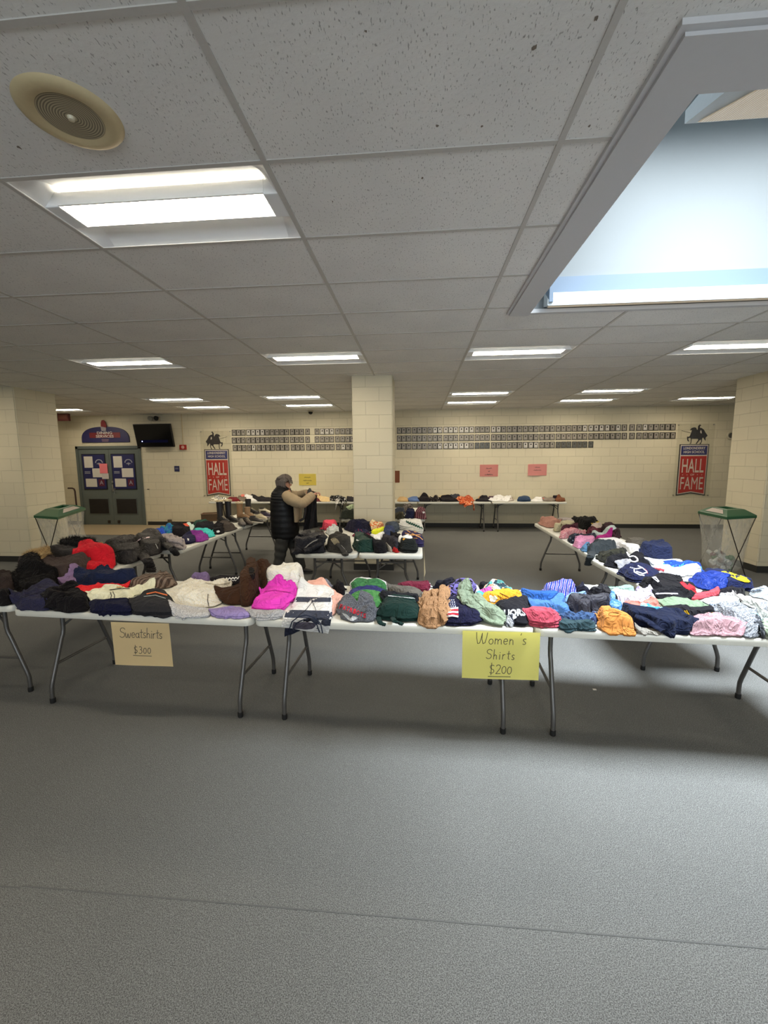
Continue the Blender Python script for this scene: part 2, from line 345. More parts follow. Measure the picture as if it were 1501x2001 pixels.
# ------------------------------------------------------------------ ceiling lights
M_PAN = S('white_enamel', (232, 234, 236), rough=.45, vary=.01)
M_LENS = emis('led_lens', LAMP_COL, LAMP_POWER)
def make_fixture():
    t = thing('ceiling_light', '', 'light')
    L_, Wd = 1.19, .585; hx = L_/2
    bm = B(); prof = []
    for k in range(9):
        a = k/8; prof.append((-Wd/2+a*(Wd/2-.085), .085*math.sin(a*PI/2)**1.0))
    prof += [(-p[0], p[1]) for p in prof[::-1]]
    A = [bm.verts.new((-hx+.0, y, z)) for y, z in prof]; D = [bm.verts.new((hx-.0, y, z)) for y, z in prof]
    for k in range(len(prof)-1): bm.faces.new((A[k], A[k+1], D[k+1], D[k]))
    def endcap(x, sgn):
        bot = [bm.verts.new((x-sgn*.0, y, 0)) for y, z in prof]; tp = [bm.verts.new((x-sgn*.07, y, z)) for y, z in prof]
        for k in range(len(prof)-1): bm.faces.new((bot[k], tp[k], tp[k+1], bot[k+1]))
    endcap(-hx, -1); endcap(hx, 1)
    bx(bm, -hx-.014, hx+.014, -Wd/2-.012, -Wd/2, -.003, .004); bx(bm, -hx-.014, hx+.014, Wd/2, Wd/2+.012, -.003, .004)
    bx(bm, -hx-.012, -hx, -Wd/2, Wd/2, -.003, .004); bx(bm, hx, hx+.012, -Wd/2, Wd/2, -.003, .004)
    obj('reflector_pan', bm, M_PAN, t, smooth=True)
    bm = B(); pr = [(-.085, .055)] + [(-.085+.17*k/10, .022-.022*math.sin(PI*k/10)) for k in range(11)] + [(.085, .055)]
    A = [bm.verts.new((-hx+.075, y, z)) for y, z in pr]; D = [bm.verts.new((hx-.075, y, z)) for y, z in pr]
    for k in range(len(pr)-1): bm.faces.new((A[k], A[k+1], D[k+1], D[k]))
    obj('lens', bm, M_LENS, t, smooth=True)
    for s in (-1, 1):
        bm = B(); bx(bm, min(s*hx, s*(hx-.075)), max(s*hx, s*(hx-.075)), -.095, .095, .0, .07, .006)
        obj('end_bracket', bm, M_PAN, t)
    bm = B()
    for s in (-1, 1): bx(bm, -hx+.07, hx-.07, s*.094-.005, s*.094+.005, .004, .062)
    bx(bm, -hx+.07, hx-.07, -.078, .078, .064, .068)  # rails made tall and unseen tray added to keep lens light off the pan
    obj('lens_rail_light_shield', bm, M_PAN, t)
    return t
LBL = {(-1.874, 0): 'large recessed ceiling light nearest the viewer, below the round speaker grille'}
row_names = {5: 'second row', 10: 'third row', 12: 'last row by the back wall', -5: 'row behind the viewer', 0: 'row beside the viewer'}
fx0 = make_fixture(); cnt = {}
for i, (fx, k) in enumerate(FIX):
    loc = (fx+.6096, GY[12]+.6096*(k+.5), HC)
    key = sorted([q[0] for q in FIX if q[1] == k]).index(fx)+1
    ordn = ['', 'first', 'second', 'third', 'fourth', 'fifth', 'sixth'][key]
    lb = LBL.get((fx, k), f'recessed ceiling light, {ordn} from the left in the {row_names[k]}')
    if i == 0: fx0.location = loc; tag(fx0, lb, 'light', 'recessed ceiling lights')
    else: copy_thing(fx0, loc, 0, lb, 'recessed ceiling lights')
# round speaker
c = (at(22, 165, z=HC)+at(238, 275, z=HC))/2
t = thing('ceiling_speaker', 'round beige ceiling speaker grille left of the large ceiling light', 'speaker', (c.x, c.y, HC))
bm = B(); R_ = .168
lathe(bm, [(.10, -.006), (.12, -.016), (R_-.02, -.014), (R_-.006, -.008), (R_, 0), (R_-.03, .002)], n=64)
obj('rim', bm, S('aged_beige_plastic', (196, 180, 142), rough=.5), t, smooth=True)
bm = B(); lathe(bm, [(.0001, -.009), (.104, -.009), (.104, -.003), (.0001, -.003)], n=64)
gm, nt, b = base_mat('perforated_grille', lin((150, 140, 118)), .6)
tc = N(nt, 'ShaderNodeTexCoord'); ln = N(nt, 'ShaderNodeVectorMath', operation='LENGTH'); nt.links.new(tc.outputs['Object'], ln.inputs[0])
mu = N(nt, 'ShaderNodeMath', operation='MULTIPLY'); mu.inputs[1].default_value = 760; nt.links.new(ln.outputs['Value'], mu.inputs[0])
si = N(nt, 'ShaderNodeMath', operation='SINE'); nt.links.new(mu.outputs[0], si.inputs[0])
rp = N(nt, 'ShaderNodeValToRGB'); rp.color_ramp.elements[0].color = (*lin((104, 96, 80)), 1); rp.color_ramp.elements[1].color = (*lin((178, 166, 138)), 1)
mr = N(nt, 'ShaderNodeMapRange'); mr.inputs[1].default_value = -1; nt.links.new(si.outputs[0], mr.inputs[0]); nt.links.new(mr.outputs[0], rp.inputs[0]); nt.links.new(rp.outputs[0], b.inputs['Base Color'])
obj('grille', bm, gm, t)
bm = B(); lathe(bm, [(.0001, -.02), (.010, -.018), (.014, -.009), (.0001, -.009)], n=20)
obj('centre_cap', bm, S('cap_beige', (206, 198, 172), rough=.4), t, smooth=True)
# small dark marks on tiles
random.seed(4)
bm = B()
for px, py, s in [(1045, 92, 9), (855, 245, 6), (942, 246, 5), (1152, 246, 6), (825, 348, 6), (650, 393, 4), (1042, 474, 6), (768, 523, 3), (38, 288, 8), (588, 676, 7), (113, 526, 4), (506, 583, 3), (918, 566, 3), (480, 258, 3), (497, 292, 4), (1165, 36, 7), (715, 60, 4)]:
    p = at(px, py, z=HC); r = s*.0010
    vs = [bm.verts.new((p.x+r*random.uniform(.5, 1.2)*math.cos(a), p.y+r*1.3*random.uniform(.4, 1.3)*math.sin(a), HC-.001)) for a in [k*PI/4 for k in range(8)]]
    bm.faces.new(vs)
struct('trim_5', bm, S('tile_scuffs', (120, 110, 100), rough=1), label='small dark scuffs on the ceiling tiles')
# ------------------------------------------------------------------ folding tables
TZ = .72
TABLES = []   # (cx, cy, L, W, rz) for the clothes' height map
def make_table(L_, Wd, notch=0.):
    t = thing('folding_table', '', 'table')
    hx, hy = L_/2, Wd/2
    def rrect(ix, r=.055, n=5):
        p = []
        for sx, sy, a0 in ((1, 1, 0), (-1, 1, PI/2), (-1, -1, PI), (1, -1, 3*PI/2)):
            for k in range(n+1):
                a = a0+k/n*PI/2; p.append((sx*(hx-r)+(r-ix)*math.cos(a), sy*(hy-r)+(r-ix)*math.sin(a)))
        return p
    bm = B(); lay = [(0.004, TZ-.045), (0, TZ-.040), (0, TZ-.008), (.003, TZ-.002), (.010, TZ), (.022, TZ-.001)]
    rings = [[bm.verts.new((x, y, z)) for x, y in rrect(i)] for i, z in lay]
    for A, D in zip(rings, rings[1:]):
        for k in range(len(A)): bm.faces.new((A[k], A[(k+1) % len(A)], D[(k+1) % len(A)], D[k]))
    bm.faces.new(rings[-1]); bm.faces.new(rings[0][::-1])
    obj('tabletop', bm, M_TOP, t, smooth=True)
    for sx in (-1, 1):
        x = sx*(hx-.15)
        for sy in (-1, 1):
            bm = B()
            tube(bm, [(x, sy*.15, TZ-.05), (x, sy*.152, .50), (x, sy*.160, .46), (x, sy*.175, .43), (x, sy*.275, .16), (x, sy*.287, .12), (x, sy*.29, .08), (x, sy*.29, .03)], .0145, 10)
            lg = obj('leg', bm, M_LEG, t, smooth=True)
            bm = B(); lathe(bm, [(.016, 0), (.018, .004), (.018, .034), (.014, .036)], c=(x, sy*.29, 0), n=12)
            obj('rubber_foot', bm, M_RUB, lg, smooth=True)
        for hw_, zc_, r_ in ((.15, .60, .010), (.235, .265, .010), (.17, TZ-.052, .014)):
            bm = B(); tube(bm, [(x, -hw_, zc_), (x, hw_, zc_)], r_, 8); obj('crossbar', bm, M_LEG, t, smooth=True)
        bm = B(); e = x-sx*.30
        tube(bm, [(x, 0, .60), (x-sx*.05, 0, .61), (e, 0, TZ-.045)], .010, 8); bx(bm, x-sx*.07-.02, x-sx*.07+.02, -.025, .025, .595, .63)
        tube(bm, [(x, -.15, .52), (x-sx*.06, -.01, .61)], .008, 8); tube(bm, [(x, .15, .52), (x-sx*.06, .01, .61)], .008, 8)
        obj('folding_brace', bm, M_LEG, t, smooth=True)
    return t
PROTO = {}
def table(cx, cy, rz, L_, Wd, label, group):
    k = (L_, Wd)
    TABLES.append((cx, cy, L_, Wd, rz))
    if k not in PROTO:
        o = PROTO[k] = make_table(L_, Wd); o.location = (cx, cy, 0); o.rotation_euler = (0, 0, rz); tag(o, label, 'table', group); return o
    return copy_thing(PROTO[k], (cx, cy, 0), rz, label, group)
GF = 'folding tables across the front'; GA = 'folding tables along the sides'; GM = 'folding tables in the middle'; GW = 'folding tables along the back wall'
table(-1.885, 2.83, -.045, 1.72, .76, 'grey folding table with the cream Sweatshirts sign hanging from it', GF)
table(-.165, 2.775, -.03, 1.72, .76, 'grey folding table with the yellow Women\'s Shirts sign at its right corner', GF)
table(1.565, 2.72, -.05, 1.72, .76, 'grey folding table at the right of the front row, with orange and navy tops', GF)
table(-3.197, 3.41, PI/2, 1.72, .76, 'grey folding table at the far left, beside the Sweatshirts table, piled with dark coats', GA)
table(-3.05, 5.22, PI/2, 1.72, .76, 'grey folding table in the left line under the black jackets and grey scarf', GA)
table(-3.05, 6.97, PI/2, 1.72, .76, 'grey folding table in the left line holding boots and shoes', GA)
table(2.11, 3.74, PI/2+.03, 1.06, .76, 'short grey folding table behind the front row at right with navy sweatshirts', GA)
table(2.17, 5.45, PI/2-.02, 2.28, .76, 'long grey folding table at the far end of the right line with pink tops', GA)
table(-.99, 5.12, PI/2, 1.72, .68, 'grey folding table in the middle, left of the pair, under black jackets', GM)
table(-.29, 5.12, PI/2, 1.72, .68, 'grey folding table in the middle, right of the pair, in front of the pillar', GM)
table(-.99, 7.84, PI/2, 1.72, .68, 'grey folding table behind the middle pillar on its left', GM)
table(-.22, 7.84, PI/2, 1.72, .68, 'grey folding table behind the middle pillar on its right', GM)
for i, cx in enumerate((-4.40, -2.64, -.885, .87, 2.62)):
    table(cx, 10.27, 0, 1.72, .70, ['leftmost grey folding table along the back wall, under the left banner', 'second grey folding table along the back wall, behind the shopper', 'grey folding table along the back wall, mostly behind the middle pillar', 'grey folding table along the back wall, just right of the pillar', 'rightmost grey folding table along the back wall, below the two pink papers'][i], GW)
# ------------------------------------------------------------------ back wall: doors
M_DOOR = S('grey_green_door_paint', (96, 104, 100), rough=.4, vary=.02); M_DOORF = S('door_frame_paint', (90, 98, 95), rough=.4, vary=.02)
bm = B(); fw = .055
bx(bm, DX0-.01, DX0+fw, YW-.03, YW+.12, 0, DZ+.01); bx(bm, DX1-fw, DX1+.01, YW-.03, YW+.12, 0, DZ+.01); bx(bm, DX0-.01, DX1+.01, YW-.03, YW+.12, DZ-fw, DZ+.02)
bx(bm, DX0, DX1, YW+.12, YW+.2, -.01, DZ); bx(bm, DX0, DX1, YW, YW+.13, -.01, .008)  # low threshold box is added to block sky light leaking under the doors
struct('trim_6', bm, M_DOORF, label='grey metal double door frame with added threshold')
DMX = (DX0+DX1)/2
M_NAVY = S('poster_navy', (34, 36, 84), rough=.5, vary=.02); M_PAPER = S('white_paper', (205, 200, 190), rough=.8, vary=.02); M_BLACKM = S('black_frame', (20, 20, 24), rough=.5)
M_CHROME = S('brushed_steel', (170, 170, 168), rough=.3, metal=.9); M_REDP = S('poster_red', (150, 34, 40), rough=.5)
for i, (x0, x1) in enumerate(((DX0+fw, DMX-.003), (DMX+.003, DX1-fw))):
    bm = B(); bx(bm, x0, x1, YW, YW+.045, .01, DZ-fw, .003)
    d = struct(f'door_{i+1}', bm, M_DOOR, label=('left' if i == 0 else 'right')+' grey-green door leaf')
    gx0, gx1 = (x0+.19, x1-.12) if i == 0 else (x0+.12, x1-.17)
    bm = B(); bx(bm, gx0-.02, gx1+.02, YW-.012, YW+.002, .30, .74); obj('grille_frame', bm, M_DOORF, d)
    bm = B(); bx(bm, gx0, gx1, YW-.016, YW-.010, .32, .72)
    for k in range(16): bx(bm, gx0, gx1, YW-.022, YW-.012, .33+k*.0245, .336+k*.0245)
    obj('vent_grille', bm, S('dark_louvre', (42, 38, 36), rough=.6), d)
    px0, px1 = (x0+.10, x1-.12) if i == 0 else (x0+.08, x1-.14); pz0, pz1 = 1.00, 1.93
    bm = B(); bx(bm, px0-.02, px1+.02, YW-.014, YW, pz0-.02, pz1+.02); f = obj('poster_frame', bm, M_BLACKM, d)
    bm = B(); bx(bm, px0, px1, YW-.018, YW-.012, pz0, pz1); obj('poster', bm, M_NAVY, f)
    w_, h_ = px1-px0, pz1-pz0
    bm = B()
    for a, b_, c_, e_ in ((.08, .47, .62, .95), (.42, .93, .34, .60), (.08, .58, .06, .30)): bx(bm, px0+a*w_, px0+b_*w_, YW-.021, YW-.017, pz0+c_*h_, pz0+e_*h_)
    obj('paper_notice', bm, M_PAPER, f)
    bm = B()
    for k in range(9):
        a = PI*k/8; a2 = PI*(k+1)/8
        if k < 8: prism(bm, [(.115*math.cos(a), .10*math.sin(a)), (.085*math.cos(a), .075*math.sin(a)), (.085*math.cos(a2), .075*math.sin(a2)), (.115*math.cos(a2), .10*math.sin(a2))][::-1], Matrix.Translation((px0+.75*w_, YW-.018, pz0+.76*h_)) @ Matrix.Rotation(PI/2, 4, 'X'), .003)
    prism(bm, [(-.08, 0), (0, .035), (.08, 0), (.02, -.01), (0, -.05), (-.02, -.01)], Matrix.Translation((px0+.75*w_, YW-.018, pz0+.73*h_)) @ Matrix.Rotation(PI/2, 4, 'X'), .003)
    for z_ in (.46, .50): bx(bm, px0+.07*w_, px0+.32*w_, YW-.021, YW-.017, pz0+z_*h_-.008, pz0+z_*h_+.012)
    obj('poster_emblem', bm, S('poster_grey', (150, 150, 160), rough=.6), f)
    bm = B(); bx(bm, px0+.66*w_, px0+.92*w_, YW-.021, YW-.017, pz0+.08*h_, pz0+.28*h_)
    obj('poster_red_square', bm, S('poster_maroon', (92, 30, 50), rough=.6), f)
    bm = B(); tmb = text_bm('A', .15, bold=.002); tmb.transform(Matrix.Translation((px0+.79*w_, YW-.0225, pz0+.18*h_)) @ Matrix.Rotation(PI/2, 4, 'X')); obj('poster_letter', tmb, S('poster_grey', (150, 150, 160)), f); bm.free()
    if i == 1:
        bm = B(); bx(bm, x0+.02, x0+.075, YW-.012, YW, .93, 1.12, .003); tube(bm, [(x0+.045, YW-.01, 1.0), (x0+.045, YW-.06, 1.0), (x0+.16, YW-.06, 1.0)], .010, 8)
        lathe(bm, [(.03, 0), (.028, .02), (.0001, .022)], n=16, M=Matrix.Translation((x0+.05, YW-.0, 1.19)) @ Matrix.Rotation(PI/2, 4, 'X'))
        tube(bm, [(x0+.09, YW-.03, .98), (x0+.09, YW-.03, .86)], .004, 6)
        obj('door_handle', bm, M_CHROME, d, smooth=True)
    bm = B(); zz = .08; xc = x1-.14 if i == 0 else x0+.14
    bx(bm, xc-.03, xc+.03, YW-.03, YW, zz-.03, zz+.05, .006); obj('kick_stop', bm, S('dull_bronze', (70, 62, 54), rough=.4, metal=.6), d)
def paper_mat(col):
    key = 'thin_paper_%d_%d_%d' % col
    if key in MATS: return MATS[key]
    m, nt, b = base_mat(key, lin(col), .8, spec=.2); tl = N(nt, 'ShaderNodeBsdfTranslucent'); tl.inputs[0].default_value = (*lin(col), 1); mx = N(nt, 'ShaderNodeMixShader'); mx.inputs[0].default_value = .42
    nt.links.new(b.outputs[0], mx.inputs[1]); nt.links.new(tl.outputs[0], mx.inputs[2]); nt.links.new(mx.outputs[0], nt.nodes['Material Output'].inputs[0]); MATS[key] = m; return m
def sheet(name, cat, label, p0, p1, yy, col, group=None, lines=None, curl=.01, tilt=0.):
    """paper sheet taped upright: p0 top-left, p1 bottom-right in the photo"""
    a, b = at(*p0, y=yy), at(*p1, y=yy); w_, h_ = b.x-a.x, a.z-b.z
    t = thing(name, label, cat, ((a.x+b.x)/2, yy, b.z), 0, group)
    bm = B(); nx, nz = 10, 8; g = [[bm.verts.new((-w_/2+w_*i/nx+tilt*(k/nz-1), -.003-curl*((1-k/nz)**2)*(.6+.5*math.sin(i*.5)), h_*k/nz)) for k in range(nz+1)] for i in range(nx+1)]
    for i in range(nx):
        for k in range(nz): bm.faces.new((g[i][k], g[i+1][k], g[i+1][k+1], g[i][k+1]))
    bmesh.ops.solidify(bm, geom=bm.faces[:], thickness=-.0006)
    obj('paper', bm, paper_mat(col) if yy < 5 else S('paper_%d_%d_%d' % col, col, rough=.8, vary=.02), t, smooth=True)
    if lines:
        bm = B()
        for pts in lines:
            for (x0, z0), (x1, z1) in zip(pts, pts[1:]):
                d = Vector((x1-x0, 0, z1-z0)); 
                if d.length < 1e-6: continue
                n = Vector((-d.z, 0, d.x)).normalized()*(LINEW/2); e = d.normalized()*LINEW*.3
                q = [Vector((x0, 0, z0))-n-e, Vector((x1, 0, z1))-n+e, Vector((x1, 0, z1))+n+e, Vector((x0, 0, z0))+n-e]
                yo = []
                for v in q: v.y = -.0048-curl*((1-min(max(v.z/h_, 0), 1))**2)*(.6+.5*math.sin((v.x+w_/2)/w_*nx*.5))
                bm.faces.new([bm.verts.new(v) for v in q])
        obj('handwriting', bm, S('pencil_ink', (58, 54, 50), rough=.8), t)
    return t
LINEW = .0035
# pencil strokes, unit cell 1 high
def arc(cx, cy, rx, ry, a0, a1, n=10): return [(cx+rx*math.cos(math.radians(a0+(a1-a0)*k/n)), cy+ry*math.sin(math.radians(a0+(a1-a0)*k/n))) for k in range(n+1)]
GL = {
 'S': (.62, [arc(.36, .76, .24, .22, 20, 250, 10)+arc(.30, .28, .26, .26, 90, -150, 10)[0:]]),
 'W': (1.05, [[(.05, 1), (.10, .5), (.22, .02), (.38, .06), (.48, .55), (.52, .95), (.54, .4), (.66, .02), (.82, .1), (.92, .6), (.95, 1)]]),
 'w': (.62, [[(.02, .5), (.08, .05), (.2, .02), (.28, .42), (.34, .05), (.46, .02), (.55, .5)]]),
 'e': (.42, [[(.05, .26), (.34, .30)]+arc(.2, .27, .16, .25, 10, 320, 10)]),
 'a': (.42, [arc(.19, .24, .16, .22, 60, 400, 12), [(.35, .5), (.35, .05), (.42, .0)]]),
 't': (.34, [[(.17, .85), (.16, .1), (.26, .0)], [(.02, .55), (.34, .58)]]),
 's': (.34, [arc(.18, .38, .12, .12, 40, 240, 6)+arc(.14, .12, .13, .12, 80, -140, 6)]),
 'h': (.42, [[(.06, 1), (.06, 0)], [(.06, .3), (.18, .46), (.3, .4), (.34, 0)]]),
 'i': (.18, [[(.09, .5), (.09, 0)], [(.09, .68), (.11, .72)]]),
 'r': (.34, [[(.08, .5), (.08, 0)], [(.08, .32), (.18, .48), (.3, .48)]]),
 'o': (.42, [arc(.2, .24, .17, .23, 90, 450, 14)]),
 'm': (.66, [[(.06, .5), (.06, 0)], [(.06, .3), (.16, .46), (.28, .38), (.3, 0)], [(.3, .3), (.42, .46), (.54, .38), (.58, 0)]]),
 'n': (.42, [[(.06, .5), (.06, 0)], [(.06, .3), (.18, .46), (.3, .38), (.34, 0)]]),
 "'": (.2, [[(.1, 1.0), (.06, .84)]]),
 ' ': (.3, []),
 '$': (.6, [arc(.32, .68, .2, .18, 40, 250, 8)+arc(.28, .26, .22, .2, 90, -140, 8), [(.22, 1.08), (.26, -.12)]]),
 '2': (.55, [arc(.26, .7, .2, .22, 160, -20, 8)+[(.36, .45), (.08, .02), (.5, .05)]]),
 '3': (.55, [arc(.24, .72, .18, .2, 140, -90, 8)+arc(.24, .26, .22, .26, 90, -140, 8)]),
 '0': (.5, [arc(.24, .38, .19, .36, 90, 450, 14)]),
}
def write(s, x0, z0, size, slope=0., track=.06):
    out = []; x = x0; z = z0; rnd = random.Random(sum(map(ord, s)))
    for ch in s:
        w_, st = GL[ch]; jz = rnd.uniform(-.03, .03)*size
        for p in st: out.append([(x+a*size+.08*b*size, z+jz+b*size) for a, b in p])
        x += (w_+track)*size; z += slope*(w_+track)*size
    return out, x
def centred(rows, w_):
    out = []
    for s, z, size, slope, tr in rows:
        _, xe = write(s, 0, 0, size, slope, tr); st, _ = write(s, -xe/2, z, size, slope, tr); out += st
    return out
sl = centred([('Sweatshirts', .190, .068, 0, .0), ('$ 3 0 0', .085, .052, 0, -.12)], .4)+[[(-.06, .070), (.065, .068)]]
sheet('price_sign', 'sign', 'cream paper sign reading Sweatshirts $3.00 hanging from the front table edge', (217, 1215), (337, 1302), 2.436, (248, 232, 194), lines=sl, curl=.004, tilt=-.008)
sl = centred([("Women 's", .215, .07, .01, .06), ('Shirts', .125, .06, 0, .12), ('$200', .034, .062, 0, .02)], .44)+[[(-.07, .016), (.06, .018)]]
sheet('price_sign', 'sign', "yellow paper sign reading Women's Shirts $2.00 hanging from the front tables", (904, 1232), (1052, 1329), 2.366, (252, 248, 168), lines=sl, curl=.004)
LINEW = .006
def squig(rows, seed):
    rnd = random.Random(seed); out = []
    for z, w_ in rows:
        n = max(5, int(w_/.014)); out.append([(-w_/2+w_*k/n+rnd.uniform(-.004, .004), z+(.016 if k % 2 else -.012)*rnd.uniform(.3, 1.1)) for k in range(n+1)])
    return out
sheet('wall_sign', 'sign', 'yellow handwritten paper sign on the back wall behind the shopper', (584, 926), (618, 948), YW-.005, (240, 224, 110), lines=squig([(.20, .16), (.12, .22), (.05, .06)], 3))
sheet('wall_sign', 'sign', 'pink handwritten paper sign on the back wall, nearer the middle pillar', (938, 908), (973, 931), YW-.005, (238, 168, 162), lines=squig([(.20, .14), (.13, .04), (.05, .10), (.04, .20)], 5), curl=.004)
sheet('wall_sign', 'sign', 'pink handwritten paper sign on the back wall, farther right of the pillar', (1032, 907), (1068, 929), YW-.005, (240, 172, 168), lines=squig([(.20, .12), (.13, .18)], 7), curl=.03)
sheet('wall_sign', 'sign', 'rust brown paper sign on the back wall half hidden by the middle pillar', (758, 920), (781, 943), YW-.005, (150, 92, 66), curl=.003)
LINEW = .0035
# small sheets on the doors
def flat(name, label, cat, p0, p1, yy, col, d=.004):
    a, b = at(*p0, y=yy), at(*p1, y=yy); bm = B(); bx(bm, a.x-(a.x+b.x)/2, b.x-(a.x+b.x)/2, -d, 0, 0, a.z-b.z)
    return tag(obj(name, bm, S('paper_%d_%d_%d' % col, col, rough=.8, vary=.02), None, ((a.x+b.x)/2, yy, b.z)), label, cat)
flat('pink_notice', 'pink paper notice taped across the gap of the double doors', 'notice', (194, 906), (211, 925), YW-.022, (226, 120, 128))
flat('white_notice', 'white paper slip taped under the pink door notice', 'notice', (199, 925), (213, 936), YW-.018, (196, 190, 186))
# dining services sign
a, b = at(162, 865, y=YW), at(254, 863, y=YW); wS = b.x-a.x; cxS = (a.x+b.x)/2; z0 = a.z; hS = at(206, 834, y=YW).z-z0
t = thing('dining_sign', 'navy arched sign reading DINING SERVICES above the double doors', 'sign', (cxS, YW, z0))
def archp(w_, h_, n=24): return [(w_/2*math.copysign(abs(math.cos(PI*k/n))**.75, math.cos(PI*k/n)), h_*(.18+.82*math.sin(PI*k/n)**.8)) for k in range(n+1)]+[(-w_/2, 0), (w_/2, 0)]
RX = Matrix.Rotation(PI/2, 4, 'X')
bm = B(); prism(bm, archp(wS, hS), RX, .03); bmesh.ops.recalc_face_normals(bm, faces=bm.faces); obj('board', bm, S('sign_navy', (38, 36, 84), rough=.45), t)
bm = B(); prism(bm, [(-.44, .12), (.44, .12), (.44, .26), (-.44, .26)], Matrix.Translation((0, -.030, 0)) @ RX, .006); obj('red_band', bm, S('sign_red', (112, 32, 38), rough=.45), t)
for s, z, sz, xs_ in (('DINING', .245, .10, 1.25), ('SERVICES', .155, .10, 1.25)):
    tb = text_bm(s, sz, bold=.002, xs=xs_); bmesh.ops.solidify(tb, geom=tb.faces[:], thickness=.002); tb.transform(Matrix.Translation((0, -.040, z)) @ RX); obj('lettering', tb, S('sign_letter', (205, 200, 196), rough=.5), t)
for s, z, sz in (('LHS', .078, .05), ('LHS', .036, .05)):
    pass
bm = B(); bx(bm, -.10, .10, -.036, -.03, .055, .085); bx(bm, -.09, .09, -.036, -.03, .02, .045); obj('small_print', bm, S('sign_small_print', (120, 96, 110), rough=.6), t)
bm = B(); prism(bm, [(-.06, 0), (.06, 0), (.075, .10), (.05, .17), (-.05, .17), (-.075, .10)], Matrix.Translation((-.01, -.032, .30)) @ RX, .02); obj('helmet_emblem', bm, S('helmet_grey', (150, 146, 150), rough=.5), t)
bm = B(); prism(bm, [(-.065, 0), (.075, -.03), (.09, .02), (.06, .13), (.02, .17), (-.03, .16), (-.06, .10)], Matrix.Translation((-.01, -.034, .42)) @ RX, .02); obj('plume', bm, S('plume_red', (120, 28, 34), rough=.6), t)
# television
p = [at(261, 829, y=YW-.25), at(337, 826, y=YW-.25), at(342, 873, y=YW-.12), at(268, 874, y=YW-.12)]
cx = (p[0].x+p[1].x+p[2].x+p[3].x)/4; cz = (p[0].z+p[2].z)/2; w_ = 1.02; h_ = .60
t = thing('television', 'black flat television mounted tilted forward on the wall right of the doors', 'television', (cx, YW-.20, cz)); t.rotation_euler = (math.radians(12), 0, 0)
bm = B(); bx(bm, -w_/2, w_/2, -.03, .03, -h_/2, h_/2, .008); obj('casing', bm, S('tv_black', (14, 14, 16), rough=.4), t)
bm = B(); bx(bm, -w_/2+.02, w_/2-.02, -.0315, -.029, -h_/2+.03, h_/2-.02); sc_ = obj('screen', bm, S('tv_screen', (8, 8, 12), rough=.12, vary=0), t)
bm = B(); bx(bm, -w_/2+.12, w_/2-.14, -.033, -.0312, -h_/2+.12, -h_/2+.19); obj('menu_bar', bm, emis('tv_bar', lin((20, 20, 44)), .12), sc_)
bm = B(); lathe(bm, [(.0001, 0), (.014, 0), (.014, .001), (.0001, .001)], n=16, M=Matrix.Translation((-w_/2+.17, -.0335, -h_/2+.155)) @ RX); obj('menu_dot', bm, emis('tv_dot', (.5, .55, 1), 1.2), sc_)
bm = B(); bx(bm, -.12, .12, .03, .14, -.1, .05); tube(bm, [(0, .05, 0), (0, .17, -.03)], .03); obj('wall_bracket', bm, M_BLACKM, t)
# emergency light, camera dome, alarm, signs
c = at(303, 819, y=YW-.06)
t = thing('emergency_light', 'twin-lamp emergency light under the ceiling above the television', 'light', (c.x, YW, c.z))
bm = B(); bx(bm, -.11, .11, -.07, 0, -.05, .07, .008); obj('battery_box', bm, S('beige_metal', (170, 160, 138), rough=.5), t)
for s in (-1, 1):
    bm = B(); lathe(bm, [(.0001, .05), (.03, .05), (.062, -.02), (.062, -.035), (.0001, -.030)], n=20, M=Matrix.Translation((s*.085, -.12, .02)) @ Matrix.Rotation(-PI/2+.3, 4, 'X'))
    obj('lamp_head', bm, M_CHROME if s < 0 else M_BLACKM, t, smooth=True)
c = at(607, 808, y=YW-.3)
t = thing('security_camera', 'black dome security camera under the ceiling in front of the back wall', 'camera', (c.x, YW-.3, HC))
bm = B(); lathe(bm, [(.07, 0), (.07, -.03), (.055, -.035), (.0001, -.035)][::-1], n=24); obj('base', bm, S('beige_metal', (170, 160, 138)), t, smooth=True)
bm = B(); lathe(bm, [(.0001, -.10), (.03, -.093), (.05, -.07), (.056, -.035), (.0001, -.034)], n=24); obj('dome', bm, S('smoked_dome', (10, 10, 12), rough=.1), t, smooth=True)
c = at(359, 874, y=YW)
t = thing('fire_alarm', 'red fire alarm box on the wall right of the television', 'alarm', (c.x, YW, c.z))
bm = B(); bx(bm, -.085, .085, -.06, 0, -.065, .065, .008); obj('alarm_box', bm, S('alarm_red', (150, 30, 28), rough=.4), t)
bm = B(); tube(bm, [(-.0, -.012, .065), (0, -.012, HC-c.z-.005)], .010, 8); obj('conduit', bm, S('painted_conduit', (186, 168, 130), rough=.5), t)
bm = B(); lathe(bm, [(.045, 0), (.04, .012), (.0001, .014)], n=20, M=Matrix.Translation((.01, -.058, 0)) @ RX); obj('horn', bm, S('alarm_white', (190, 150, 140)), t, smooth=True)
c = at(346, 916, y=YW)
t = thing('room_sign', 'small navy square room sign on the wall right of the doors', 'sign', (c.x, YW, c.z))
bm = B(); bx(bm, -.07, .07, -.012, 0, -.075, .075, .004); obj('plate', bm, S('room_sign_navy', (36, 40, 80), rough=.4), t)
bm = B(); bx(bm, -.045, .045, -.0145, -.011, -.008, .002); bx(bm, -.04, .04, -.0145, -.011, .012, .022); obj('raised_text', bm, S('poster_grey', (150, 150, 160)), t)
c = at(126, 815, y=YW-.5)
t = thing('exit_sign', 'dark maroon box sign under the ceiling beside the left pillar', 'sign', (c.x, YW-.5, c.z))
bm = B(); bx(bm, -.16, .13, -.04, .04, -.10, .10, .006); obj('box', bm, S('maroon_box', (78, 30, 28), rough=.5), t)
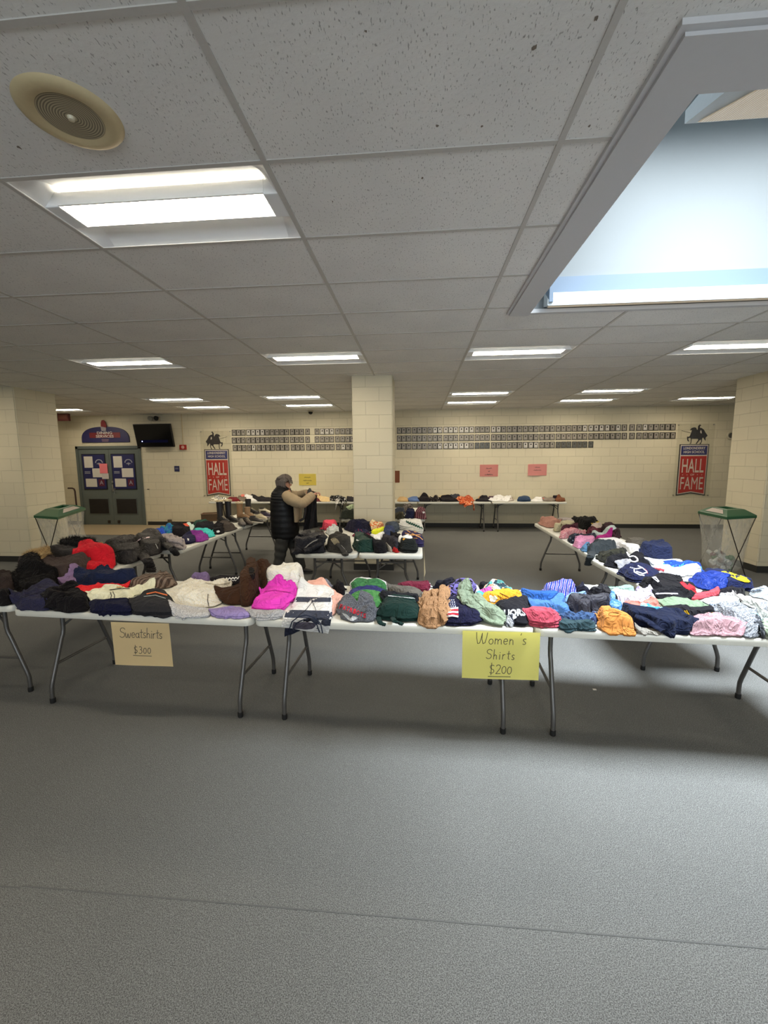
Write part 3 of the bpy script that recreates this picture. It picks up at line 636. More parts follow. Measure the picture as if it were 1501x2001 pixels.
bm = B(); bx(bm, -.13, .10, -.044, -.038, -.05, .05); obj('face', bm, S('maroon_face', (104, 62, 50), rough=.5), t)
bm = B(); tube(bm, [(0, 0, .1), (0, 0, HC-c.z-.002)], .012, 8); obj('stem', bm, M_BLACKM, t)
c = at(290, 956, y=YW); bm = B(); bx(bm, -.03, .03, -.01, 0, -.008, .008, .003); tag(obj('wall_hook', bm, M_BLACKM, None, (c.x, YW, c.z)), 'tiny dark latch plate on the wall right of the doors', 'hook')
c = at(332, 1018, y=YW-.03); bm = B(); bx(bm, -.05, .05, -.05, 0, 0, .14, .008); tag(obj('floor_outlet', bm, S('dull_brown_metal', (96, 84, 68), rough=.5, metal=.4), None, (c.x, YW-.012, .02)), 'small brown metal box low on the wall above the baseboard', 'outlet box')
c = at(1428, 851, y=YW)
t = thing('wall_clock_speaker', 'small round ringed fitting on the wall right of the right banner', 'speaker', (c.x, YW, c.z))
bm = B(); lathe(bm, [(.10, 0), (.10, .02), (.085, .03), (.06, .02)], n=32, M=RX); obj('ring', bm, S('ring_light', (190, 182, 160), rough=.4), t, smooth=True)
bm = B(); lathe(bm, [(.062, .0), (.062, .02), (.045, .024), (.0001, .024)], n=32, M=RX); obj('inner_disc', bm, S('ring_dark', (80, 78, 72), rough=.4), t, smooth=True)
# bent rail near the left pillar
a = at(133, 954, y=YW-.4); b_ = at(146, 955, y=YW-.4)
bm = B(); tube(bm, [(a.x, YW-.4, a.z), (b_.x-.07, YW-.4, a.z), (b_.x-.02, YW-.4, a.z-.02), (b_.x, YW-.4, a.z-.08), (b_.x+.01, YW-.4, 0)], .02, 10)
o = obj('bent_handrail', bm, S('dark_brown_rail', (60, 40, 36), rough=.4, metal=.4), None, smooth=True)
tag(o, 'dark bent metal handrail standing between the left pillar and the doors', 'handrail')
# ------------------------------------------------------------------ framed certificates
M_FR = S('certificate_frame', (44, 38, 34), rough=.4); M_CERT = S('certificate_paper', (158, 152, 142), rough=.35, vary=.03); M_CERT_GLARE = S('certificate_paper_glare', (214, 210, 202), rough=.35, vary=.03); M_PORT = S('portrait', (66, 60, 56), rough=.5); M_CERTD = S('certificate_paper_dark', (96, 98, 94), rough=.35)  # brighter certificate paper has reflections painted into its colour
def cert(cm):
    t = thing('framed_certificate', '', 'framed certificate')
    w_, h_ = .112, .150
    bm = B(); bx(bm, -w_/2, w_/2, -.018, 0, -h_/2, -h_/2+.012); bx(bm, -w_/2, w_/2, -.018, 0, h_/2-.012, h_/2); bx(bm, -w_/2, -w_/2+.012, -.018, 0, -h_/2, h_/2); bx(bm, w_/2-.012, w_/2, -.018, 0, -h_/2, h_/2)
    obj('frame', bm, M_FR, t)
    bm = B(); bx(bm, -w_/2+.01, w_/2-.01, -.008, -.002, -h_/2+.01, h_/2-.01); c = obj('certificate', bm, cm, t)
    bm = B(); prism(bm, [(-.016, -.012), (.016, -.012), (.016, .018), (.008, .034), (-.008, .034), (-.016, .018)], Matrix.Translation((0, -.007, .008)) @ RX, .0025)
    bx(bm, -.03, .03, -.0095, -.008, -.036, -.032); bx(bm, -.022, .022, -.0095, -.008, -.046, -.043)
    obj('portrait', bm, M_PORT, c)
    return t
protoc = [cert(M_CERT), cert(M_CERT_GLARE), cert(M_CERTD)]; used = [False]*3
zl = [at(458, 845.7, y=YW).z, at(459, 860.7, y=YW).z, at(459.7, 875.4, y=YW).z]
A1 = [343, 382, 422, 467, 508, 547, 587, 628, 671, 713, 757, 797, 845, 885, 927, 977, 1058, 1103, 1144, 1186, 1234, 1279, 1323, 1362]
A3 = [352, 390, 430, 475, 512, 558, 597, 636, 675, 722, 760, 800, 852, 892, 932, 983, 1022, 1067, 1108, 1148, 1190, 1240, 1284, 1325, 1365]
B1 = [82, 119, 158, 203, 243, 282, 326, 367, 405, 452, 491, 530, 576, 616, 656, 700, 740, 780, 829, 870, 910, 955, 997, 1037, 1083, 1126, 1166, 1213, 1254, 1295, 1342, 1384, 1426, 1470]
C1 = [122, 160, 204, 243, 282, 324, 363, 403, 449, 505, 556, 601, 643, 681, 725, 765, 804]
ORD = ['', 'first', 'second', 'third', 'fourth', 'fifth', 'sixth', 'seventh', 'eighth', 'ninth', 'tenth', 'eleventh', 'twelfth', 'thirteenth', 'fourteenth', 'fifteenth', 'sixteenth', 'seventeenth', 'eighteenth', 'nineteenth']
def ordinal(n):
    tens = {2: 'twenty', 3: 'thirty', 4: 'forty', 5: 'fifty'}
    if n < 20: return ORD[n]
    return (tens[n//10][:-1]+'ieth') if n % 10 == 0 else tens[n//10]+'-'+ORD[n % 10]
for r, rn in enumerate(('top', 'middle', 'bottom')):
    left = [380+v/4.415 for v in (A3 if r == 2 else A1)]
    right = [760+v/4.057 for v in B1]+[1100+v/3.743 for v in (C1[:3] if r == 2 else C1)]
    yy = (845.7, 860.7, 875.4)[r]
    for side, lst in ((0, left), (1, right)):
        for i, px in enumerate(lst):
            p = at(px, yy-(px-459)*.0125, y=YW)
            kind = 0
            if r == 0 and (side == 0 and i in (3, 4, 5, 6, 17, 18, 19) or side == 1 and i in (7, 8, 9, 10, 11, 12, 13, 14, 18, 19, 35, 36, 37, 38, 39, 41, 45)): kind = 1
            if r == 2 and (side == 0 and i in (4, 22) or side == 1 and i in (8, 9, 10, 11, 12, 13, 24, 25, 26)): kind = 1
            if r == 2 and side == 1 and (i in (15, 16, 17) or i >= 30): kind = 2
            lb = f'framed certificate in the {rn} row, {ordinal(i+1)} from the left banner' if side == 0 else f'framed certificate in the {rn} row, {ordinal(i+1)} rightward from the middle pillar'
            loc = (p.x, YW, zl[r])
            if not used[kind]: protoc[kind].location = loc; tag(protoc[kind], lb, group='hall of fame certificates'); used[kind] = True
            else: copy_thing(protoc[kind], loc, 0, lb, 'hall of fame certificates')
# ------------------------------------------------------------------ banners
from mathutils.geometry import tessellate_polygon
def solidpoly(bm, pts, M, d):
    n = len(pts); a = [bm.verts.new(M @ Vector((x, y, 0))) for x, y in pts]; b = [bm.verts.new(M @ Vector((x, y, d))) for x, y in pts]
    for t_ in tessellate_polygon([[Vector((x, y, 0)) for x, y in pts]]):
        try: bm.faces.new([a[i] for i in t_][::-1]); bm.faces.new([b[i] for i in t_])
        except ValueError: pass
    for i in range(n): bm.faces.new((a[i], a[(i+1) % n], b[(i+1) % n], b[i]))
HORSE = [(315, 275), (345, 310), (350, 390), (365, 395), (390, 345), (430, 335), (480, 350), (515, 400), (490, 400), (470, 390), (480, 440), (500, 510), (520, 545), (560, 540), (565, 575), (545, 640), (515, 650), (540, 590), (530, 570), (490, 570), (480, 600), (480, 680), (500, 705), (470, 700), (465, 640), (465, 590), (400, 590), (330, 590), (320, 620), (370, 700), (350, 705), (290, 620), (260, 610), (255, 660), (290, 710), (260, 705), (240, 650), (245, 590), (225, 560), (205, 590), (165, 640), (170, 570), (130, 525), (185, 450), (220, 390), (270, 355), (310, 350), (310, 310), (280, 295)]
M_BWHITE = S('banner_white', (205, 196, 186), rough=.4, vary=.01); M_BRED = S('banner_red', (176, 34, 32), rough=.4, vary=.02); M_BBLUE = S('banner_blue', (36, 44, 110), rough=.4, vary=.02); M_BDARK = S('banner_edge', (44, 42, 48), rough=.4)
acr = bpy.data.materials.new('clear_acrylic'); acr.use_nodes = True; nt = acr.node_tree; nt.nodes.remove(nt.nodes['Principled BSDF'])
tr = N(nt, 'ShaderNodeBsdfTransparent'); tr.inputs[0].default_value = (.985, .985, .975, 1); gl = N(nt, 'ShaderNodeBsdfGlossy'); gl.inputs['Roughness'].default_value = .02; fr = N(nt, 'ShaderNodeFresnel'); fr.inputs[0].default_value = 1.35; mx = N(nt, 'ShaderNodeMixShader')
mx.inputs[0].default_value = .05; nt.nodes.remove(fr); nt.links.new(tr.outputs[0], mx.inputs[1]); nt.links.new(gl.outputs[0], mx.inputs[2]); nt.links.new(mx.outputs[0], nt.nodes['Material Output'].inputs[0])
def banner(cx, zt, label, flip):
    w_, h_ = .67, 1.22
    t = thing('school_banner', label, 'banner', (cx, YW-.002, zt-h_), 0, 'school wall banners')
    def T(y): return Matrix.Translation((0, y, 0)) @ RX
    def rect(x0, x1, z0, z1): return [(x0, z0), (x1, z0), (x1, z1), (x0, z1)]
    bm = B(); prism(bm, [(-w_/2, -.02), (0, .035), (w_/2, -.02), (w_/2, h_), (-w_/2, h_)], T(0), .010); obj('edge', bm, M_BDARK, t)
    bm = B(); prism(bm, [(-w_/2+.02, .005), (0, .06), (w_/2-.02, .005), (w_/2-.02, h_-.015), (-w_/2+.02, h_-.015)], T(-.010), .003); obj('border', bm, M_BWHITE, t)
    bm = B(); prism(bm, [(-w_/2+.04, .03), (0, .085), (w_/2-.04, .03), (w_/2-.04, .935), (-w_/2+.04, .935)], T(-.013), .003); rp = obj('red_panel', bm, M_BRED, t)
    bm = B(); prism(bm, rect(-w_/2+.04, w_/2-.04, .965, h_-.04), T(-.013), .003); bp = obj('blue_panel', bm, M_BBLUE, t)
    for s, z, sz, xsc, par, bd in (('HALL', .705, .40, .66, rp, .004), ('FAME', .280, .36, .62, rp, .0), ('OF', .487, .065, 1.1, rp, .001), ('LONDONDERRY', 1.125, .083, .93, bp, .002), ('HIGH SCHOOL', 1.035, .083, .93, bp, .002)):
        tb = text_bm(s, sz, bold=bd, xs=xsc, spacing=1.0); 
        xsz = [v.co.x for v in tb.verts]; k = {'HALL': .50, 'FAME': .52, 'OF': .09, 'LONDONDERRY': .50, 'HIGH SCHOOL': .48}[s]/(max(xsz)-min(xsz)); mid = (max(xsz)+min(xsz))/2
        zs_ = [v.co.y for v in tb.verts]; kz = {'HALL': .33, 'FAME': .30}.get(s, 0)/(max(zs_)-min(zs_)) if s in ('HALL', 'FAME') else 1; mz = (max(zs_)+min(zs_))/2
        for v in tb.verts: v.co.x = (v.co.x-mid)*k; v.co.y = (v.co.y-mz)*kz
        tb.transform(Matrix.Translation((0, -.0165, z)) @ RX); obj('lettering', tb, M_BWHITE, par)
    bm = B()
    for x in (-.22, -.12, .12, .22): prism(bm, [(x-.010, .487-.010), (x+.010, .487-.010), (x, .487+.014)], T(-.016), .001)
    obj('star', bm, M_BWHITE, rp)
    bm = B(); s = -1 if flip else 1; k = 1/12.51/75.2
    pts = [(s*(x-395)*k, h_+(712-y)*k) for x, y in HORSE]
    if flip: pts = pts[::-1]
    solidpoly(bm, pts, T(0), .008)
    tube(bm, [(s*(500-395)*k, -.004, h_+(712-458)*k), (s*(690-395)*k, -.004, h_+(712-405)*k)], .004, 6)
    bmesh.ops.recalc_face_normals(bm, faces=bm.faces); kn = obj('horse_silhouette', bm, M_BDARK, t)
    bm = B(); prism(bm, [(s*(x-395)*k, h_+(712-y)*k) for x, y in ((285, 395), (300, 440), (280, 475), (262, 470), (268, 430))][::(-1 if flip else 1)], T(-.008), .002); obj('shield', bm, M_BWHITE, kn)
    bm = B(); bx(bm, -.42, .42, -.030, -.026, -.03, h_+.48); obj('acrylic_cover', bm, acr, t)
    bm = B()
    for x in (-.40, .40):
        for z in (-.01, h_+.46): lathe(bm, [(.0001, .034), (.010, .033), (.012, .0), ], c=(0, 0, 0), n=12, M=Matrix.Translation((x, 0, z)) @ RX)
    obj('standoff_screw', bm, M_CHROME, t)
banner((at(399, 879, y=YW).x+at(449, 879, y=YW).x)/2-.01, at(423, 878, y=YW).z, 'red and blue school banner on the back wall left of the certificates', False)
banner((at(1327, 869, y=YW).x+at(1387, 867, y=YW).x)/2, at(1356, 868, y=YW).z, 'red and blue school banner on the back wall right of the certificates', True)
# ------------------------------------------------------------------ recycling bins
def film():
    m = bpy.data.materials.new('clear_plastic_bag'); m.use_nodes = True; nt = m.node_tree; b = nt.nodes['Principled BSDF']
    b.inputs['Base Color'].default_value = (.72, .72, .68, 1); b.inputs['Roughness'].default_value = .25
    tr = N(nt, 'ShaderNodeBsdfTransparent'); tr.inputs[0].default_value = (.93, .93, .92, 1); mx = N(nt, 'ShaderNodeMixShader'); L = nt.links
    geo = N(nt, 'ShaderNodeNewGeometry'); nz = N(nt, 'ShaderNodeTexNoise', i_Scale=9., i_Detail=4., i_Distortion=1.5); mp = N(nt, 'ShaderNodeMapping'); mp.inputs['Scale'].default_value = (1, 1, .35); L.new(geo.outputs['Position'], mp.inputs[0]); L.new(mp.outputs[0], nz.inputs['Vector'])
    mr = N(nt, 'ShaderNodeMapRange'); mr.inputs[1].default_value = .35; mr.inputs[2].default_value = .7; mr.inputs[3].default_value = .21; mr.inputs[4].default_value = .38; L.new(nz.outputs[0], mr.inputs[0])
    bp = N(nt, 'ShaderNodeBump'); bp.inputs['Strength'].default_value = .35; bp.inputs['Distance'].default_value = .01; L.new(nz.outputs[0], bp.inputs['Height']); L.new(bp.outputs[0], b.inputs['Normal'])
    L.new(mr.outputs[0], mx.inputs[0]); L.new(tr.outputs[0], mx.inputs[1]); L.new(b.outputs[0], mx.inputs[2]); L.new(mx.outputs[0], nt.nodes['Material Output'].inputs[0]); return m
M_FILM = film(); M_GREEN = S('bin_green', (34, 84, 56), rough=.35); M_WIRE = S('dark_wire', (46, 40, 36), rough=.4, metal=.5)
def bin_(label, corners, wire_side, label_side, seed):
    """corners: rim corners in order left, near, right, far at z=ZR"""
    ZR = .925; c = sum(corners, Vector())/4; base = Vector((c.x, c.y, 0))
    t = thing('recycling_bin', label, 'bin', base, 0, 'recycling bins')
    P = [p-base for p in corners]; P = [Vector((p.x, p.y, ZR)) for p in P]; ctr = Vector((0, 0, ZR))
    bm = B()
    lay = [(1.0, -.035), (1.06, -.035), (1.06, .0), (1.0, .012), (.62, .075), (.60, .07)]
    rings = [[bm.verts.new(ctr+(p-ctr)*s+Vector((0, 0, dz))) for p in P] for s, dz in lay]
    for A, D in zip(rings, rings[1:]):
        for k in range(4): bm.faces.new((A[k], A[(k+1) % 4], D[(k+1) % 4], D[k]))
    # arched opening in the top panel
    A = rings[-1]; inner = [bm.verts.new(ctr+(p-ctr)*.36+Vector((0, 0, .078))) for p in P]
    for k in range(4): bm.faces.new((A[k], A[(k+1) % 4], inner[(k+1) % 4], inner[k]))
    low = [bm.verts.new(v.co-Vector((0, 0, .05))) for v in inner]
    for k in range(4): bm.faces.new((inner[k], inner[(k+1) % 4], low[(k+1) % 4], low[k]))
    bmesh.ops.recalc_face_normals(bm, faces=bm.faces)
    obj('lid', bm, M_GREEN, t)
    a, b_ = P[label_side], P[(label_side+1) % 4]; bm = B()
    def sl(u, v): # u along the edge, v up the slope
        e = a.lerp(b_, u); i = (ctr+(e-ctr)*.62); q = e.lerp(Vector((i.x, i.y, ZR)), v); q.z = ZR+.014+(.075-.012)*v; n = (e-ctr); n.z = 0; return q+n.normalized()*.004+Vector((0, 0, .004))
    q = [sl(.18, .15), sl(.86, .15), sl(.78, .85), sl(.24, .85)]; bm.faces.new([bm.verts.new(v) for v in q]); bmesh.ops.solidify(bm, geom=bm.faces[:], thickness=-.001)
    obj('lid_label', bm, S('bin_label', (226, 214, 208), rough=.5), t)
    # bag
    rnd = random.Random(seed); bm = B(); n = 48; rows = []
    for iz in range(22):
        f = iz/21; z = ZR-.02-f*(ZR-.05); sc_ = 1.0-.10*f-(.0 if f < .8 else 1.0*((f-.8)/.2)**2.2*.72)
        row = []
        for k in range(n):
            s = k/n*4; i = int(s); u = s-i; e = P[i].lerp(P[(i+1) % 4], u); rd = Vector((e.x, e.y, 0)); circ = rd.normalized()*((P[0]-ctr).length*.80); rr = rd.lerp(circ, min(1, f*1.25))
            w_ = 1+.018*math.sin(k*1.9+f*3+seed)*(f*2 if f < .5 else 1)+.012*math.sin(k*4.3+f*11)
            row.append(bm.verts.new((rr.x*sc_*w_, rr.y*sc_*w_, z)))
        rows.append(row)
    for A, D in zip(rows, rows[1:]):
        for k in range(n): bm.faces.new((A[k], A[(k+1) % n], D[(k+1) % n], D[k]))
    bm.faces.new(rows[-1]); bmesh.ops.recalc_face_normals(bm, faces=bm.faces)
    obj('clear_bag', bm, M_FILM, t, smooth=True)
    ws = wire_side
    for k, (i, j) in enumerate(((ws, (ws+1) % 4), ((ws+1) % 4, ws), ((ws+2) % 4, (ws+3) % 4), ((ws+3) % 4, (ws+2) % 4))):
        off = (P[ws]+P[(ws+1) % 4])*.5-ctr; off.z = 0; off = off.normalized()*(.03 if k < 2 else -.03)
        g = Vector((P[j].x, P[j].y, 0)).lerp(Vector((P[i].x, P[i].y, 0)), .12)
        bm = B(); tube(bm, [P[i]+off*.5+Vector((0, 0, -.03)), g+off+Vector((0, 0, .007))], .006, 8); obj('wire_leg', bm, M_WIRE, t, smooth=True)
    bm = B(); tube(bm, [p+Vector((0, 0, -.03)) for p in P], .007, 6, closed=True); obj('rim_wire', bm, M_WIRE, t)
    # contents
    bm = B(); R0 = (P[0]-ctr).length*.42
    for k in range(60):
        a = rnd.uniform(0, 2*PI); r = R0*math.sqrt(rnd.random()); z = .13+rnd.random()**1.5*.19
        r *= min(1, .55+z*1.6)
        mm = Matrix.Translation((r*math.cos(a), r*math.sin(a), z)) @ Matrix.Rotation(rnd.uniform(0, 6), 4, Vector((rnd.random(), rnd.random(), rnd.random())).normalized())
        if k % 3: 
            q = bmesh.ops.create_icosphere(bm, subdivisions=2, radius=rnd.uniform(.025, .045), matrix=mm)
            for v in q['verts']: v.co += Vector((rnd.uniform(-1, 1), rnd.uniform(-1, 1), rnd.uniform(-1, 1)))*.008
            mi = k % 4
        else:
            nf = len(bm.faces); bmesh.ops.create_cone(bm, cap_ends=True, segments=14, radius1=.03, radius2=.03, depth=.12, matrix=mm); mi = 4
        for f in bm.faces:
            if not f.tag: f.tag = True; f.material_index = mi
    o = obj('mixed_recycling', bm, None, None, base, smooth=True)
    for nm, col in (('litter_white', (200, 200, 198)), ('litter_plum', (110, 74, 84)), ('litter_grey', (150, 140, 138)), ('litter_green', (92, 128, 92)), ('litter_clear', (190, 196, 198))): o.data.materials.append(S(nm, col, rough=.3))
    tag(o, 'crumpled bottles, cups and wrappers lying in the '+('left' if seed == 1 else 'right')+' clear recycling bag', 'recycling', kind='stuff')
cr = [at(1367, 999, z=.925), at(1421, 1010, z=.925), at(1476, 1007, z=.925)]; cr.append(cr[0]+cr[2]-cr[1])
print('BIN R', cr)
bin_('green-lidded clear bag recycling bin in front of the right pillar', cr, 1, 0, 2)
cr = [at(69, 1007, z=.925), at(113, 1010, z=.925), at(165, 993, z=.925)]; cr.append(cr[0]+cr[2]-cr[1])
print('BIN L', cr)
bin_('green-lidded clear bag recycling bin in front of the left pillar', cr, 0, 1, 1)
p = at(1162, 1348, z=0); bm = B(); bx(bm, -.012, .012, -.008, .008, 0, .006, .002); tag(obj('paper_scrap', bm, S('white_paper', (205, 200, 190)), None, (p.x, p.y, 0)), 'tiny white paper scrap on the carpet below the right front table', 'scrap')
# ------------------------------------------------------------------ person
def skin(name, verts, edges, mat, parent, sub=2, root=0, smooth=True):
    """verts: (co, rx, ry)"""
    me = bpy.data.meshes.new(name); me.from_pydata([v[0] for v in verts], edges, []); o = bpy.data.objects.new(name, me); C.objects.link(o)
    me.materials.append(mat); o.parent = parent
    md = o.modifiers.new('skin', 'SKIN'); md.use_smooth_shade = True
    for i, v in enumerate(verts):
        s = me.skin_vertices[0].data[i]; s.radius = (v[1], v[2] if len(v) > 2 else v[1]); s.use_root = (i == root)
    sd = o.modifiers.new('sub', 'SUBSURF'); sd.levels = sd.render_levels = sub
    return o
PX, PY = -1.95, 6.0
t = thing('person', 'person in a long black quilted vest holding up dark trousers beside the middle tables', 'person', (PX, PY, 0))
def pp(px, py, dy=0.):
    p = at(px, py, y=PY+dy); return Vector((p.x-PX, dy, p.z))
M_SKIN = S('skin', (176, 128, 104), rough=.55, vary=.03); M_VEST = S('black_quilted_nylon', (24, 24, 27), rough=.5, bump=.4, bscale=30)
M_SLEEVE = S('tan_fleece', (158, 140, 112), rough=.95, bump=.6, bscale=90); M_HAIR = S('grey_brown_hair', (84, 74, 68), rough=.7, bump=.6, bscale=70, vary=.35); M_PANT = S('grey_camouflage_trousers', (58, 58, 56), rough=.85, bscale=14, vary=.5)
hd = pp(558, 944)
# continuous body: pelvis root, torso, neck, head, two legs, two arms
V = []; Ed = []
def add(co, rx, ry=None, to=None):
    V.append((Vector(co), rx, ry or rx)); i = len(V)-1
    if to is not None: Ed.append((to, i))
    return i
pel = add((.0, 0, .74), .12, .13); wa = add((-.02, 0, .90), .11, .12, pel); ch = add((-.05, 0, 1.10), .12, .15, wa); sh = add((-.03, 0, 1.23), .07, .10, ch); nk = add((.0, 0, 1.31), .05, .05, sh)
h1 = add((hd.x+.01, 0, hd.z-.045), .062, .06, nk); h2 = add((hd.x+.0, 0, hd.z+.03), .088, .078, h1)
near_sh = pp(562, 970, -.17); el = pp(590, 983, -.20); wr = pp(610, 968, -.05)
far_sh = pp(560, 970, .17); fel = pp(584, 968, .24); fwr = pp(601, 962, .16)
for s_, e_, w_ in ((near_sh, el, wr), (far_sh, fel, fwr)):
    a = add(s_, .036, None, sh); b_ = add(e_, .034, None, a); c_ = add(w_, .026, None, b_)
for sy, (hx_, hy_), (kx, ky), (fx, fy) in ((-.09, (556, 1046), (552, 1080), (548, 1114)), (.09, (568, 1046), (575, 1082), (584, 1114))):
    h_ = pp(hx_, hy_); k_ = pp(kx, ky); f_ = pp(fx, fy)
    a = add((h_.x, sy, h_.z), .065, None, pel); b_ = add((k_.x, sy, k_.z), .048, None, a); c_ = add((f_.x, sy, .09), .036, None, b_); d_ = add((f_.x+.08, sy, .05), .028, None, c_)
skin('body', V, Ed, M_SKIN, t, 2)
# face details
def blob(name, c, r, sc_, mat, par, rot=0.):
    bm = B(); bmesh.ops.create_uvsphere(bm, u_segments=20, v_segments=14, radius=r); M_ = Matrix.Translation(c) @ Matrix.Rotation(rot, 4, 'Y') @ Matrix.Diagonal((*sc_, 1)); bm.transform(M_); return obj(name, bm, mat, par, smooth=True)
blob('nose', hd+Vector((.078, 0, -.026)), .013, (1.2, .8, 1.4), M_SKIN, t, .5); blob('chin', hd+Vector((.046, 0, -.080)), .024, (1, 1, .8), M_SKIN, t)
blob('ear', hd+Vector((-.01, -.078, -.015)), .024, (.8, .35, 1.3), M_SKIN, t); blob('ear', hd+Vector((-.01, .078, -.015)), .024, (.8, .35, 1.3), M_SKIN, t)
for s in (-1, 1): blob('eye', hd+Vector((.074, s*.034, .004)), .008, (1, 1, .8), S('eye_dark', (30, 24, 20), rough=.2), t)
blob('mouth', hd+Vector((.060, 0, -.056)), .012, (.7, 1.5, .35), S('lips', (150, 84, 78), rough=.5), t)
# hair with strands round a cap
bm = B(); bmesh.ops.create_uvsphere(bm, u_segments=40, v_segments=28, radius=1)
rnd = random.Random(3)
for v in list(bm.verts):
    a = math.atan2(v.co.y, v.co.x); face = max(0, math.cos(a)); 
    if v.co.z < -.1+.72*face**2 and not (v.co.z > -.75 and math.cos(a) < .15): v.tag = True
bmesh.ops.delete(bm, geom=[v for v in bm.verts if v.tag], context='VERTS')
for v in bm.verts:
    a = math.atan2(v.co.y, v.co.x); k = 1+.035*math.sin(a*17+v.co.z*3)+.02*math.sin(a*41)
    v.co = Vector((v.co.x*.112*k-.012, v.co.y*.098*k, v.co.z*.112*(1.0 if v.co.z > 0 else .9)*k+.018))
bmesh.ops.solidify(bm, geom=bm.faces[:], thickness=.008); bm.transform(Matrix.Translation(hd) @ Matrix.Rotation(.25, 4, 'Y'))
hr = obj('hair', bm, M_HAIR, t, smooth=True)
bm = B()
for k in range(26):
    y = -.07+.14*k/25+rnd.uniform(-.004, .004); x0 = .07-abs(y)*.3
    tube(bm, [hd+Vector((x0-.03, y, .095)), hd+Vector((x0+.015, y, .07)), hd+Vector((x0+.03, y*1.05, .03)), hd+Vector((x0+.03+rnd.uniform(-.01, .01), y*1.1, rnd.uniform(-.02, .01)))], [.006, .006, .004, .001], 5)
obj('fringe', bm, M_HAIR, hr, smooth=True)
bm = B()
for k in range(150):
    a = rnd.uniform(.35*PI, 1.65*PI); r0 = rnd.uniform(.2, .9); top_ = Vector((-.012+.10*r0*math.cos(a), .088*r0*math.sin(a), .018+.112*math.sqrt(max(.05, 1-r0*r0))+.004))
    mid = Vector((-.02+.124*math.cos(a), .106*math.sin(a), .02+rnd.uniform(-.01, .02))); end = Vector((-.015+.112*math.cos(a), .100*math.sin(a), rnd.uniform(-.105, -.05)))
    tube(bm, [hd+top_, hd+top_.lerp(mid, .55)+Vector((.006*math.cos(a), .006*math.sin(a), .012)), hd+mid, hd+end], [.002, .007, .007, .002], 5)
obj('strands', bm, S('grey_streaked_hair', (96, 88, 84), rough=.6, vary=.4, bscale=40), hr, smooth=True)
# vest: quilted tube of stacked baffles
def loft(name, secs, mat, par, n=44, ribs=0, amp=.0, cap=False, sub=8, thick=.006):
    """secs: (cx, cy, z, rx, ry)"""
    bm = B(); P_ = []
    for (a, b_) in zip(secs, secs[1:]):
        for k in range(sub): P_.append([a[j]+(b_[j]-a[j])*k/sub for j in range(5)])
    P_.append(list(secs[-1])); rows = []
    tot = len(P_)
    for i, (cx, cy, z, rx, ry) in enumerate(P_):
        q = abs(math.sin(i/(tot-1)*ribs*PI))**.5*amp if ribs else 0
        rows.append([bm.verts.new((cx+(rx+q)*math.copysign(abs(math.cos(2*PI*k/n))**.85, math.cos(2*PI*k/n))*(1+.012*math.sin(5*k+i*.6)), cy+(ry+q)*math.sin(2*PI*k/n)*(1+.012*math.sin(3*k+i*.5)), z)) for k in range(n)])
    for A, D in zip(rows, rows[1:]):
        for k in range(n): bm.faces.new((A[k], A[(k+1) % n], D[(k+1) % n], D[k]))
    if cap: bm.faces.new(rows[0][::-1]); bm.faces.new(rows[-1])
    else: bmesh.ops.solidify(bm, geom=bm.faces[:], thickness=thick)
    bmesh.ops.recalc_face_normals(bm, faces=bm.faces)
    return obj(name, bm, mat, par, smooth=True)
def sec(py, xl, xr, ry):
    a, b_ = pp(xl, py), pp(xr, py); return ((a.x+b_.x)/2, 0, a.z, (b_.x-a.x)/2, ry)
loft('quilted_vest', [sec(1050, 535, 582, .19), sec(1030, 532, 582.5, .20), sec(1005, 531, 580, .20), sec(985, 531, 576, .20), sec(972, 532, 571, .20), sec(962, 534, 567, .18), sec(955, 539, 566, .15), sec(950, 543, 562, .10), sec(946.5, 544, 560, .085)], M_VEST, t, ribs=17, amp=.010)
loft('vest_collar', [sec(949, 543, 562.5, .10), sec(945, 543.5, 560, .092)], M_SLEEVE, t, sub=3, thick=.010)
# fleece front panel hanging below the sleeve
loft('fleece_hem', [(pp(583, 1015).x, -.02, pp(583, 1018).z, .035, .14), (pp(583, 990).x, -.02, pp(583, 990).z, .05, .15), (pp(580, 975).x, -.02, pp(580, 975).z, .05, .15)], M_SLEEVE, t, cap=True)
def sleeve(pts, rads, name='sleeve'):
    bm = B(); P_ = []; R_ = []
    for i in range(len(pts)-1):
        for k in range(7):
            f = k/7; P_.append(pts[i].lerp(pts[i+1], f)); r = rads[i]+(rads[i+1]-rads[i])*f; R_.append(r*(1+.05*math.sin((i*7+k)*1.7)))
    P_.append(pts[-1]); R_.append(rads[-1]); tube(bm, P_, R_, 20)
    bmesh.ops.smooth_vert(bm, verts=bm.verts, factor=.5, use_axis_x=True, use_axis_y=True, use_axis_z=True)
    return obj(name, bm, M_SLEEVE, t, smooth=True)
sleeve([pp(559, 967, -.13), pp(566, 974, -.19), pp(580, 981, -.22), pp(590, 984, -.20), pp(597, 980, -.16), pp(606, 972, -.09), pp(612, 967, -.05)], [.075, .090, .086, .076, .070, .070, .058])
sleeve([pp(562, 966, .13), pp(570, 969, .22), pp(584, 968, .25), pp(594, 964, .20), pp(600, 962, .16)], [.08, .085, .07, .055, .045])
